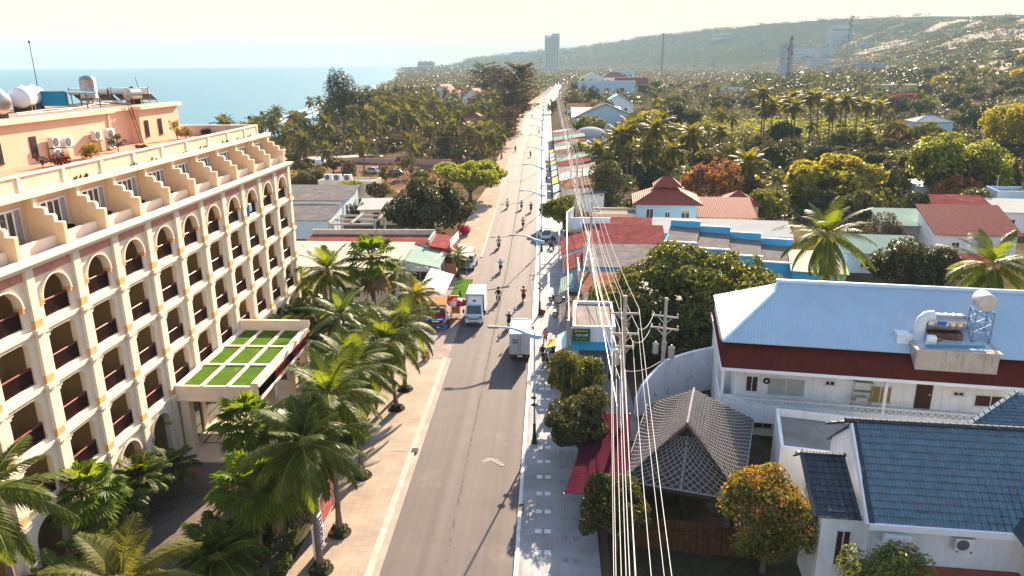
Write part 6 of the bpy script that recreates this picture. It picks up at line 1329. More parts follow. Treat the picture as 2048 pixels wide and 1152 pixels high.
    mb = MB(); mb.tube([RF + Vector((0, -.1, .08)), RBk + Vector((0, 0, .1))], .06, 6)
    for a, b in ((FL, FR), (FR, BR), (BL, FL)): mb.tube([a + Vector((0, 0, .05)), b + Vector((0, 0, .05))], .035, 5)
    mb.tube([FL.lerp(FR, .5) + Vector((0, 0, .08)), U0_.lerp(U1_, .5) + Vector((0, 0, .08))], .035, 5); mb.build('ridge_pole', lat, P)
    for a, b in ((RF, U0_ * .45 + FL * .55), (RF, U1_ * .45 + FR * .55)): mb = MB(); mb.beam(a + Vector((0, -.12, 0)), b + Vector((0, -.12, 0)), .22, .14); mb.build('bargeboard', M('old_thatch_edge', (.10, .075, .06), .95, .3, 5), P)
    for x, y in ((.3, .4), (3, .4), (5.6, .4), (.3, 8.8), (5.6, 8.8), (.3, 4.6), (5.6, 4.6)): mb = MB(); mb.tube([(x, y, 0), (x, y, 2.5)], .11, 8); mb.build('post', mt['door_wood'], P)
    mb = MB(); mb.box(-.2, 6, .1, .3, 2.2, 2.42); mb.build('eave_beam', th, P)
    # garden wall and fittings below it
    mb = MB(Vector((7.5, 32.4, 0))); ex = (math.cos(rad(-8)), math.sin(rad(-8)))
    for i in range(22): x = 4.6 + i * .3; y = 33.0 - i * .04; mb.box(x, x + .27, y - .06, y + .06, 0, 1.75)
    mb.box(4.6, 11.2, 32.5, 32.56, 1.2, 1.3); tag(mb.build('timber_fence', M('dark_timber', (.09, .045, .022), .85, .3, 3)), 'dark brown timber fence below the thatched pavilion', 'fence')
    mb = MB(Vector((7.5, 31, .02))); mb.poly([(3.2, 20, .02), (13.2, 20, .02), (13.2, 33, .02), (3.2, 34, .02)]); tag(mb.build('garden_soil', mt['bed_soil']), kind='structure')
    # ================= maroon awning over the pavement
    awning('awning', 'long maroon corrugated awning over the pavement by the thatched pavilion', (.9, 33.8, 2.6), (4.4, 33.5, 2.75), (5.2, 42.8, 2.75), (2.9, 42.9, 2.6), M('awning_maroon', (.052, .010, .018), .8, .15, .5, wave=('Y', .2, .012)).name, (0, 1, 2))
    # ================= KEM BO shop
    S = building('ice_cream_shop', 'white shop front facing the camera with a green sign and teal awning', 'shop', (1.9, 54.2, 0), rad(-2), 3.3, 6.4, 4.2, 'white_plaster', ('flat', 'flat_concrete', .25), [('shutter', 'f', .5, 0, 2.4, 2.5), ('door', 'f', -.1 + 2.95, 0, .3, 2)])
    t = signboard('shop_sign', 'green sign board with KEM BO lettering on the white shop front', (2.55, 54.0, 0), rad(-2), 1.35, 1.05, 3.25, 'dark_green_sign', [('KEM BƠ', .27, .05, .50, 'white_paint'), ('SẦU RIÊNG', .17, .05, .20, 'yellow_paint')], 'steel_post', legs=False)
    mb = MB(); mb.box(-.55, -.28, -.045, -.03, 4.0, 4.22); mb.build('emblem', mt['terracotta'], t); mb = MB(); mb.box(-.2, .5, -.045, -.03, 4.06, 4.16); mb.build('sign_line', mt['yellow_paint'], t)
    awning('awning', 'teal striped awning across the white shop front below the green sign', (1.8, 53.3, 2.85), (5.2, 53.1, 2.85), (5.2, 54.15, 3.2), (1.8, 54.25, 3.2), 'teal_sheet', ())
    awning('awning', 'sage green fabric awning reaching over the pavement beside the green sign', (.55, 54.0, 2.3), (1.75, 54.1, 2.9), (1.75, 57.8, 2.9), (.75, 57.8, 2.3), 'turquoise_fabric', (0, 3)); awning('awning', 'small yellow canopy beside the sage green awning', (-.2, 55.5, 2.1), (.7, 55.5, 2.3), (.7, 57.2, 2.3), (-.1, 57.2, 2.1), M('yellow_fabric', (.60, .42, .14), .9, .1, 2).name, (0, 3))
    mb = MB(Vector((1.55, 54.0, 0))); mb.box(1.42, 1.68, 53.85, 54.15, 0, 5.0); tag(mb.build('pylon', mt['grey_plaster']), 'grey concrete pillar at the corner of the green signed shop', 'pillar')
    mb = MB(Vector((3.5, 50, .02))); mb.poly([(2.7, 44, .122), (6.2, 44, .122), (6.2, 54, .122), (2.9, 54, .122)]); tag(mb.build('shop_forecourt', M('grey_yard', (.24, .21, .20), .9, .2, 1)), kind='structure')
    parasol = bpy.app.driver_namespace['parasol']
    parasol('closed yellow parasol in front of the shop with the green sign', (1.55, 51.6, .12), 1, 2.5, [mt['yellow_paint']], closed=True); b = G(1180, 728); parasol('closed white parasol, left of two, before the dark shop front', (3.35, 51.9, .12), 1, 2.6, [mt['white_paint']], closed=True, group='closed white parasols'); parasol('closed white parasol, right of two, before the dark shop front', (3.95, 51.8, .12), 1, 2.6, [mt['white_paint']], closed=True, group='closed white parasols')
    # ================= sheds up the street
    sh = lambda lab, x, y, w, d, zf, zb, rm, wm='grey_plaster', r=-3, ty='mono_y', ops=(), oh=.3, nm='shed': building(nm, lab, nm, (x, y, 0), rad(r), w, d, 3, wm, (ty, rm, zf, zb), ops, oh=oh)
    sh('shed with a long grey sheet roof behind the green signed shop', 3.2, 60.9, 2.9, 5.6, 2.9, 3.2, 'grey_sheet'); sh('lean-to with a rusty red sheet roof beside the pavement', 1.9, 60.9, 1.1, 5.4, 2.8, 2.9, 'rust_sheet', ops=[('shutter', 'l', 1, 0, 3, 2.3)])
    awning('awning', 'grey white sheet awning along the pavement by the rusty lean-to', (.9, 60.9, 2.2), (1.8, 60.9, 2.6), (1.8, 66.3, 2.6), (1.0, 66.3, 2.2), 'grey_sheet', (0, 3))
    sh('square shed with an orange rusted roof under the wires', 3.1, 67.0, 4.2, 6.4, 3.1, 3.3, 'rust_sheet', ops=[('shutter', 'l', 1.2, 0, 3.5, 2.4)]); sh('shed with a pale grey roof partly under the big tree', 7.7, 63.6, 4.6, 9.2, 3.3, 3.7, 'white_sheet', r=-12)
    awning('awning', 'mint green sheet awning by a round sign over the pavement', (1.0, 69.5, 2.3), (2.4, 69.3, 3.0), (2.5, 74.5, 3.0), (1.3, 74.5, 2.4), 'green_sheet', (0, 3)); t = thing('round_sign', 'round dark rimmed sign standing at the pavement edge', 'sign', (.95, 68.9, 0), 0); mb = MB(); mb.tube([(.42 * math.cos(a * PI / 10), 0, 1.9 + .42 * math.sin(a * PI / 10)) for a in range(21)], .05, 6, cap=False); mb.build('rim', mt['black_iron'], t); mb = MB(); mb.lathe([(.40, -.02), (.40, .02)], (0, 0, 1.9), 20, axis='Y'); mb.build('face', mt['old_fabric'], t); mb = MB(); mb.box(-.03, .03, -.03, .03, 0, 1.45); mb.build('post', mt['black_iron'], t)
    signboard('shop_sign', 'long pale lattice sign board over the rusty roofs parallel to the road', (3.0, 72, 0), PI / 2, 5.0, 1.4, 3.2, 'white_paint', [], 'steel_post')
    sh('wide shed with a weathered grey sheet roof beyond the orange roof', 3.9, 75.6, 8.2, 7.6, 3.4, 3.9, 'grey_sheet', 'cyan_plaster', ops=[('shutter', 'l', 1, 0, 4, 2.4), ('dark', 'f', 3, .8, 3, 1.5)]); sh('small house with a stained concrete roof against the blue building', 12.6, 77.0, 4.4, 6.8, 3.2, 3.3, 'flat_concrete', 'grey_plaster', r=-8)
    sh('red roofed shop sloping to the pavement, nearer one', 2.0, 77.5, 2.0, 5.4, 2.4, 3.2, 'red_sheet', 'blue_plaster', 0, 'mono_x', [('shutter', 'l', .8, 0, 3.6, 2.1)], nm='shop'); sh('red roofed shop sloping to the pavement behind a white board', 1.7, 84.4, 4.0, 7.2, 2.6, 3.8, 'red_sheet', 'white_plaster', 0, 'mono_x', [('shutter', 'l', .8, 0, 4.6, 2.1)], nm='shop')
    sh('long shed with a bright red roof beside the white long roof', 6.3, 86.8, 7.3, 5.6, 3.2, 4.2, 'red_sheet', 'white_plaster', -4); sh('dull red roofed shed with a white ridge strip behind the bright red one', 4.6, 94.2, 8.4, 4.6, 3.3, 3.9, 'red_sheet', 'pink_plaster', -4)
    signboard('shop_sign', 'tall white sign board standing over the red roof at the pavement', (1.25, 88.3, 0), PI / 2, 5.0, 1.5, 2.9, 'white_paint', []); t = signboard('shop_sign', 'white sign panel with a small blue mark above the red roofs', (2.8, 96.5, 0), PI / 2 - .3, 3.2, 2.6, 2.8, 'white_paint', []); mb = MB(); mb.box(.3, .6, -.05, -.035, 3.2, 4.1); mb.build('emblem', mt['blue_paint'], t)
    signboard('banner', 'pale blue striped banner facing the camera above the red roofs', (5.4, 96.2, 0), 0, 5.2, 1.5, 2.9, 'pale_blue_plaster', [])
    # cyan building with stepped parapets
    o = Vector((13.2, 83.6, 0)); rz = rad(-14); Q = thing('cyan_building', 'long cyan walled building with stepped white parapets', 'building', o, rz); wb = MB(); rb = MB(); cb = MB()
    for i in range(4):
        x0, x1 = i * 3.6, (i + 1) * 3.6; z = 4.2 - i * .55; wb.box(x0, x1, 0, .2, 0, z); wb.box(x0, x1, 8.0, 8.2, 0, z + .9); cb.box(x0, x1 + .1, -.08, .28, z, z + .14); cb.box(x0, x1 + .1, 7.9, 8.3, z + .9, z + 1.02); rb.slab([(x0, .2, z - .25 + (.0)), (x1, .2, z - .35), (x1, 8, z + .1), (x0, 8, z + .2)], .06)
    wb.box(0, .2, .2, 8, 0, 4.2); wb.box(14.2, 14.4, .2, 8, 0, 2.2); wb.build('wall', mt['cyan_plaster'], Q); cb.build('coping', mt['white_plaster'], Q); rb.build('roof', mt['grey_sheet'], Q)
    sh('low blue walled hut with a cream roof at the end of the cyan building', 26.3, 78.0, 5.2, 7.2, 2.4, 2.9, 'cream_sheet', 'cyan_plaster', -14, nm='hut')
    building('long_shed', 'long white roofed shed between the cyan building and the blue house', 'building', (13.4, 92.6, 0), rad(-8), 16.4, 4.8, 3.4, 'white_plaster', ('mono_y', 'white_sheet', 3.3, 4.1), [('dark', 'f', 13, 1, .6, .8)])
    # blue house under a red hip roof
    Bh = building('blue_house', 'sky blue two storey house under a red tiled hip roof', 'house', (12.4, 103.6, 0), rad(-5), 8.2, 8.0, 4.9, 'blue_plaster', ('hip', 'red_tile', 7.2), [('window', 'f', 1.3, 2.9, .9, 1.3), ('window', 'f', 3.9, 2.9, .6, .9), ('window', 'f', 6.1, 2.7, 1.1, 1.4), ('window', 'r', 3, 2.8, 1, 1.2)], oh=.7)
    rb = MB(); e = [(2.2, 2.4, 7.0), (6.2, 2.4, 7.0), (6.2, 5.8, 7.0), (2.2, 5.8, 7.0)]; a, b = (3.6, 4.1, 8.2), (4.8, 4.1, 8.2)
    for f in ([e[0], e[1], b, a], [e[1], e[2], b], [e[2], e[3], a, b], [e[3], e[0], a]): rb.slab(f, .08)
    rb.build('upper_roof', mt['red_tile'], Bh)
    building('red_roof_house', 'low red tiled house joined to the right of the blue house', 'house', (21.2, 103.5, 0), rad(-5), 7.2, 6.4, 3.0, 'cream_plaster', ('mono_y', 'red_tile', 3.2, 4.6), [], oh=.5); building('red_roof_house', 'small red hipped roof behind the low red tiled house', 'house', (25.5, 110.5, 0), rad(-5), 5.5, 5.5, 3.4, 'cream_plaster', ('hip', 'red_tile', 5.2), [], oh=.5)
    building('stone_shed', 'khaki walled shed left of the blue house', 'building', (6.0, 104.5, 0), rad(-3), 6.6, 4.5, 3.1, 'cream_plaster', ('flat', 'flat_concrete', .3), [('dark', 'f', 2, .8, 1, 1)])
    # ---- houses further right
    for (lab, px, py, w, d, h, rz_, wm, roof, oh) in (
        ('shed with a pale green roof behind the tall right hand coconut palm', 1690, 545, 8, 4.5, 2.6, -8, 'white_plaster', ('mono_y', 'green_sheet', 2.5, 3.5), .4), ('shed with a pale green roof beside the mottled red roof', 1765, 490, 5.5, 6, 2.8, -6, 'grey_plaster', ('mono_y', 'green_sheet', 2.8, 3.8), .4),
        ('house with a mottled dark red tiled roof at the right', 1868, 512, 9.5, 6.5, 3.0, -4, 'white_plaster', ('mono_y', 'red_tile', 3.0, 5.2), .5), ('house with a dull red roof behind the mottled one', 1868, 462, 8, 6, 3.2, -4, 'cream_plaster', ('mono_y', 'red_sheet', 3.0, 4.2), .4),
        ('shed with a whitish blue roof at the right edge', 1930, 462, 9, 6, 3.2, -10, 'white_plaster', ('mono_y', 'white_sheet', 3.0, 3.8), .4), ('white flat roofed house at the right edge behind the pale roof', 1985, 442, 9, 5, 4.2, -10, 'pale_blue_plaster', ('flat', 'flat_concrete', .5), 0), ('shed with a pale blue roof under the big lime tree', 1830, 402, 7, 4, 2.6, -4, 'white_plaster', ('mono_y', 'blue_sheet_roof', 2.6, 3.2), .3),
        ('white cube house with a small hipped white roof among the trees', 1828, 278, 11, 9, 5.2, -3, 'pale_blue_plaster', ('hip', 'white_sheet', 7.0), .4), ('long beige house with a low grey roof at the foot of the hill', 1738, 202, 36, 12, 6.5, 6, 'cream_plaster', ('mono_y', 'flat_concrete', 7.2, 7.6), .6), ('small orange walled house behind the tall right palm', 1918, 585, 4, 4, 2.6, -4, 'pink_plaster', ('mono_y', 'red_sheet', 2.6, 3.2), .3)):
        b = G(px, py); ops = [('window', 'f', w * .2, h * .3, w * .09, h * .3), ('window', 'f', w * .6, h * .3, w * .09, h * .3)]
        building('far_house' if b.y > 150 else 'roadside_house', lab, 'house', (b.x, b.y, ground_z(b.x, b.y)), rad(rz_), w, d, h, wm, roof, ops, oh=oh)
STEPS.append(right_side)
# ------------------------------------------------------------------ lamps, poles, wires, vehicles, people
def lamps():
    lb = M('lamp_blue', (.28, .52, .62), .45, .1, 2); dk = M('lamp_iron', (.03, .028, .03), .5, .2, 3); hd = M('lamp_head', (.22, .25, .27), .4, .1, 2)
    t = thing('street_lamp', 'x', 'street lamp')
    mb = MB(); mb.lathe([(.20, 0), (.20, .10), (.15, .16), (.13, .5), (.16, .56), (.11, .62), (.09, 1.3), (.12, 1.36), (.07, 1.42)], n=10); mb.build('base', dk, t, smooth=40)
    mb = MB(); mb.lathe([(.065, 1.4), (.055, 4.2), (.05, 7.7)], n=8); mb.build('post', lb, t, smooth=True)
    for z in (2.75, 3.25): mb = MB(); mb.lathe([(.05, z - .12), (.10, z - .06), (.24, z), (.10, z + .06), (.05, z + .12)], n=10); mb.build('collar', dk, t, smooth=40)
    mb = MB(); pts = [(.45, 7.42, .20), (.2, 7.40, .27), (0, 7.44, .28), (-.4, 7.56, .25), (-.9, 7.82, .19), (-1.4, 7.98, .14), (-1.9, 8.04, .10), (-2.4, 8.06, .08)]
    for (x0, z0, h0), (x1, z1, h1) in zip(pts, pts[1:]):
        v = [(x0, -.03, z0 - h0 / 2), (x1, -.03, z1 - h1 / 2), (x1, -.03, z1 + h1 / 2), (x0, -.03, z0 + h0 / 2), (x0, .03, z0 - h0 / 2), (x1, .03, z1 - h1 / 2), (x1, .03, z1 + h1 / 2), (x0, .03, z0 + h0 / 2)]
        mb.add(v, [(0, 1, 2, 3), (5, 4, 7, 6), (3, 2, 6, 7), (4, 5, 1, 0), (0, 3, 7, 4), (1, 5, 6, 2)])
    mb.build('arm', lb, t); mb = MB(); mb.cbox(-2.95, -2.25, -.13, .13, 8.0, 8.13, .04); mb.build('lamp_head', hd, t)
    P = Proto(t)
    nm = ['nearest blue armed street lamp, the one past the bottom edge of the picture', 'blue armed street lamp beside the small box truck seen from behind', 'blue armed street lamp with a red ball at its foot']
    for i in range(24):
        y = 17.7 + 25.8 * i
        if i == 0: continue
        l = nm[i] if i < 3 else 'blue armed street lamp, %s up the road from the box truck one' % ORD[min(15, i - 1)]
        if i > 13: l = 'distant blue street lamp among the last ones up the road'
        P.put((rx(y) + .75, y, .12), 0, 1, label=l, group='street lamps along the right kerb')
    mb = MB(Vector((-.72, 69.7, .12))); mb.lathe([(.02, .12), (.18, .16), (.27, .3), (.27, .45), (.18, .6), (.02, .64)], (-.55, 69.5, 0), 12); tag(mb.build('bin', MATS['red_paint'], smooth=True), 'round red bin at the foot of a street lamp', 'bin')
def poles():
    con = M('pole_concrete', (.46, .41, .36), .9, .15, 2, streak=.25); ins = M('insulator', (.45, .40, .36), .3, .1, 3); tr = M('transformer_grey', (.44, .40, .36), .5, .2, 2, patch=.25, patchcol=(.25, .10, .06)); alu = M('wire_aluminium', (.62, .58, .54), .4, .1, 2, metal=.2)
    def pole(label, x, y, H, arms, rz=0, cans=(), r=.15):
        t = thing('power_pole', label, 'power pole', (x, y, 0), rz, 'power poles along the right pavement'); mb = MB(); mb.lathe([(r * 1.15, 0), (r * .7, H)], n=10); mb.build('pole_shaft', con, t, smooth=40)
        for z, w in arms:
            mb = MB(); mb.box(-w, w, -.17, -.09, z - .06, z + .06); mb.beam((-w * .55, -.14, z - .03), (0, -.12, z - .6), .05, .05); mb.beam((w * .55, -.14, z - .03), (0, -.12, z - .6), .05, .05); ca = mb.build('crossarm', con, t)
            for xx in (-w * .93, -w * .35, w * .93): mb = MB(); mb.lathe([(.03, z + .06), (.07, z + .1), (.03, z + .16), (.07, z + .22), (.02, z + .3)], (xx, -.13, 0), 6); mb.build('insulator', ins, ca)
        for (xx, z, s) in cans: mb = MB(); mb.lathe([(.02, z), (.22 * s, z + .02), (.23 * s, z + .75 * s), (.16 * s, z + .82 * s), (.05, z + .95 * s)], (xx, -.2, 0), 12); mb.build('transformer', tr, t, smooth=40)
        return t
    PL = [(1.9, 6, 11.2), (4.45, 41, 11.1), (4.3, 74, 10.6), (3.95, 106, 11.4), (4.1, 140, 11), (4.2, 176, 11), (4.0, 214, 11), (4.0, 254, 11), (3.9, 300, 11), (4.0, 350, 11), (5, 405, 11), (8, 465, 11), (14, 530, 11)]
    for i, (x, y, H) in enumerate(PL):
        if i == 0: continue
        l = {1: 'tall concrete power pole with three crossarms in front of the big green tree', 2: 'concrete power pole rising from the rusty roofs under the wires', 3: 'power pole with stacked crossarms beside the small street tree'}.get(i, 'concrete power pole, %s beyond the rusty roofs' % ORD[i - 2])
        pole(l, x, y, H, [(H - 1.05, .85), (H - 2.3, .85), (H - 3.1, .6)] if i != 2 else [(H - 1.0, .85)], 0, [(-.45, H - 4.2, 1.0)] if i == 1 else ())
        if i == 3: pole('second shaft of the pair of power poles beside the small street tree', x + .75, y + .2, H - 1.6, [(H - 3.2, .8)])
    pole('shorter power pole with transformers in front of the curved white wall', 8.3, 50.1, 8.1, [(6.75, .95), (5.85, 1.0)], -.35, [(-.55, 3.9, .95), (.05, 4.2, .8), (.6, 3.7, 1.05)])
    def wire(name, label, offs, dz, r, sag, i0=0, i1=len(PL), mat=alu, group='overhead cables along the right pavement', seg=8):
        pts = [];
        for k in range(i0, i1 - 1):
            (x0, y0, h0), (x1, y1, h1) = PL[k], PL[k + 1]
            for j in range(seg + (1 if k == i1 - 2 else 0)): t = j / seg; pts.append((lerp(x0, x1, t) + offs, lerp(y0, y1, t) - .13, lerp(h0, h1, t) + dz - sag * 4 * t * (1 - t)))
        mb = MB(Vector(pts[0])); mb.tube(pts, r, 5, 0); tag(mb.build(name, mat), label, 'cable', group)
    for j, (o_, dz, r, sag, l) in enumerate(((-.79, -.75, .011, .55, 'left conductor on the top crossarms'), (-.30, .05, .011, .5, 'conductor over the tips of the power poles'), (.79, -.75, .012, .5, 'right conductor on the top crossarms'), (-.79, -2.0, .011, .7, 'left conductor on the middle crossarms'), (-.28, -2.0, .011, .75, 'inner conductor on the middle crossarms'), (.79, -2.0, .011, .7, 'right conductor on the middle crossarms'), (-.5, -2.8, .014, .8, 'left cable on the lowest crossarms'), (.5, -2.8, .014, .85, 'right cable on the lowest crossarms'), (-.12, -4.0, .018, .9, 'thick bundled cable at mid height of the poles'), (.14, -4.6, .02, 1.0, 'thick lower bundled cable on the power poles'), (-.16, -5.2, .018, 1.0, 'lowest communication cable on the power poles'))):
        wire('overhead_cable', 'overhead power line, the ' + l, o_, dz, r, sag)
    def span(label, a, b, sag, r=.015):
        a, b = Vector(a), Vector(b); mb = MB(a); mb.tube([a.lerp(b, i / 10) - Vector((0, 0, sag * 4 * (i / 10) * (1 - i / 10))) for i in range(11)], r, 5); tag(mb.build('overhead_cable', alu), label, 'cable', 'cables between the two poles')
    span('upper slack cable from the tall pole to the transformer pole', (5.25, 41, 9.1), (7.5, 50, 7.05), .5); span('lower slack cable from the tall pole to the transformer pole', (5.0, 41, 8.3), (7.4, 50, 6.2), .6); span('cable crossing from the tall pole to the curved white wall', (4.6, 41, 6.4), (8.2, 50, 3.4), .3)
    span('cable bundle dropping from the rusty roof pole toward the maroon awning', (3.9, 74, 7.5), (4.3, 42, 3.6), .4, .03); span('service cable dropping to the green signed shop', (4.3, 74, 8.0), (2.0, 56, 4.6), .6); span('service cable to the pillar of the green signed shop', (2.2, 92, 6.0), (1.6, 54, 5.0), .5)
def skin_person(verts, edges, radii, mats, paint, sub=1):
    """one continuous body grown over a skeleton of joints; paint(co) gives the material slot"""
    me = bpy.data.meshes.new('body'); me.from_pydata(verts, edges, []); o = bpy.data.objects.new('body', me); C.objects.link(o)
    md = o.modifiers.new('s', 'SKIN'); md.use_smooth_shade = True
    for i, r in enumerate(radii): d = me.skin_vertices[0].data[i]; d.radius = (r, r) if not isinstance(r, tuple) else r; d.use_root = (i == 0)
    m2 = o.modifiers.new('u', 'SUBSURF'); m2.levels = sub
    bpy.context.view_layer.update(); nm = bpy.data.meshes.new_from_object(o.evaluated_get(bpy.context.evaluated_depsgraph_get())); bpy.data.objects.remove(o); bpy.data.meshes.remove(me); nm.materials.clear()
    for m in mats: nm.materials.append(m)
    for p in nm.polygons: p.material_index = paint(p.center)
    nm.name = 'body'; return nm
def person_mesh(pose, shirt, trousers, k=1.0):
    skin = M('skin', (.38, .22, .15), .6, .1, 3); hair = M('black_hair', (.012, .010, .010), .5)
    sh, trs = M('shirt_' + shirt[0], shirt[1], .9, .12, 6), M('trousers_' + trousers[0], trousers[1], .9, .12, 6)
    if pose == 'ride':   # seated: hip at .78, hands forward on the bar, feet on the board
        V = [(0, 0, .80), (0, .06, 1.0), (0, .10, 1.22), (0, .10, 1.36), (0, .13, 1.46), (0, .13, 1.60), (0, .11, 1.68), (-.17, .09, 1.31), (-.27, .30, 1.10), (-.27, .55, 1.04), (-.25, .63, 1.03), (.17, .09, 1.31), (.27, .30, 1.10), (.27, .55, 1.04), (.25, .63, 1.03), (-.11, .02, .78), (-.18, .42, .74), (-.15, .34, .36), (-.15, .48, .31), (.11, .02, .78), (.18, .42, .74), (.15, .34, .36), (.15, .48, .31)]
    elif pose == 'walk':
        V = [(0, 0, .93), (0, 0, 1.1), (0, 0, 1.3), (0, 0, 1.44), (0, .01, 1.52), (0, .03, 1.62), (0, .02, 1.70), (-.18, 0, 1.40), (-.24, -.10, 1.14), (-.24, -.02, .90), (-.23, .02, .80), (.18, 0, 1.40), (.24, .10, 1.15), (.22, .22, .95), (.21, .26, .86), (-.09, 0, .90), (-.10, .16, .50), (-.10, .14, .08), (-.10, .28, .04), (.09, 0, .90), (.10, -.04, .50), (.10, -.26, .10), (.10, -.14, .04)]
    else:
        V = [(0, 0, .93), (0, 0, 1.1), (0, 0, 1.3), (0, 0, 1.44), (0, .01, 1.52), (0, .03, 1.62), (0, .02, 1.70), (-.18, 0, 1.40), (-.26, .02, 1.14), (-.25, .12, .92), (-.24, .15, .84), (.18, 0, 1.40), (.27, .08, 1.16), (.22, .28, 1.02), (.19, .34, .98), (-.09, 0, .90), (-.11, .02, .50), (-.12, 0, .08), (-.13, .13, .04), (.09, 0, .90), (.11, .02, .50), (.12, 0, .08), (.13, .13, .04)]
    E = [(0, 1), (1, 2), (2, 3), (3, 4), (4, 5), (5, 6), (2, 7), (7, 8), (8, 9), (9, 10), (2, 11), (11, 12), (12, 13), (13, 14), (0, 15), (15, 16), (16, 17), (17, 18), (0, 19), (19, 20), (20, 21), (21, 22)]
    R = [.13, .13, .15, .07, .055, .10, .07, .065, .05, .04, .035, .065, .05, .04, .035, .095, .07, .05, .04, .095, .07, .05, .04]
    hz = V[4][2]; hip = V[0][2]
    def paint(c):
        if c.z > hz + .13 or (c.z > hz + .02 and c.y < V[5][1] - .02): return 3
        if c.z > hz - .03: return 0
        if pose == 'ride' and c.y > .44 and c.z > .9: return 0
        if pose != 'ride' and abs(c.x) > .17 and c.z < 1.04 and c.z > .7: return 0
        if pose == 'ride': return 2 if (c.z < .86 and (c.z < .83 or c.y > .15)) else 1
        return 2 if c.z < hip + .03 else 1
    return skin_person(V, E, R, [skin, sh, trs, hair], paint)
def bike_proto(body, seatc='black_rubber'):
    t = thing('motorbike', 'x', 'motorbike'); ch = MATS['steel_post']; bk = MATS['black_rubber']
    for y in (-.62, .62):
        mb = MB(); n = 16; mb.tube([(0, y + .25 * math.cos(a * 2 * PI / n), .29 + .25 * math.sin(a * 2 * PI / n)) for a in range(n + 1)], .05, 6, cap=False); w = mb.build('wheel', bk, t); mb = MB(); mb.lathe([(.03, -.05), (.2, -.02), (.2, .02), (.03, .05)], (0, y, .29), 12, axis='X'); mb.build('rim', ch, w)
    # step-through body: tail, floor board, front shield
    prof = [(-.85, .62, .10), (-.6, .66, .15), (-.25, .62, .16), (-.05, .42, .13), (.15, .36, .13), (.30, .44, .15), (.42, .78, .17), (.40, .95, .12)]
    mb = MB(); k = 0
    for (y0, z0, w0), (y1, z1, w1) in zip(prof, prof[1:]):
        h = .10 if y0 > -.1 else .16
        v = [(-w0, y0, z0 - h), (w0, y0, z0 - h), (w0 * .8, y0, z0 + h * .6), (-w0 * .8, y0, z0 + h * .6), (-w1, y1, z1 - h), (w1, y1, z1 - h), (w1 * .8, y1, z1 + h * .6), (-w1 * .8, y1, z1 + h * .6)]
        mb.add(v, [(0, 1, 5, 4), (1, 2, 6, 5), (2, 3, 7, 6), (3, 0, 4, 7), (0, 3, 2, 1), (4, 5, 6, 7)])
    mb.cbox(-.07, .07, .38, .88, .50, .58, .02); mb.build('body_shell', body, t)
    mb = MB(); mb.cbox(-.13, .13, -.68, .02, .70, .80, .04); mb.build('seat', MATS[seatc], t)
    mb = MB(); mb.tube([(-.32, .52, 1.02), (-.12, .44, 1.0), (.12, .44, 1.0), (.32, .52, 1.02)], .022, 6); mb.tube([(0, .40, .9), (0, .62, .3)], .035, 6); mb.build('handlebar', ch, t)
    for s in (-1, 1): mb = MB(); mb.tube([(s * .24, .48, 1.02), (s * .30, .46, 1.18)], .01, 4); mb.lathe([(.02, -.015), (.06, 0), (.02, .015)], (s * .32, .46, 1.22), 8, axis='Y'); mb.build('mirror', bk, t)
    mb = MB(); mb.cbox(-.09, .09, .50, .58, .82, .95, .02); mb.build('headlight', M('lamp_glass', (.7, .7, .68), .15, .05), t); mb = MB(); mb.cbox(-.08, .08, -.90, -.84, .58, .68, .01); mb.build('tail_light', MATS['red_paint'], t); mb = MB(); mb.box(-.08, .08, -.88, -.87, .40, .54); mb.build('number_plate', MATS['white_paint'], t)
    mb = MB(); mb.tube([(.14, -.1, .3), (.16, -.75, .36)], .045, 6); mb.build('exhaust', ch, t)
    return Proto(t)
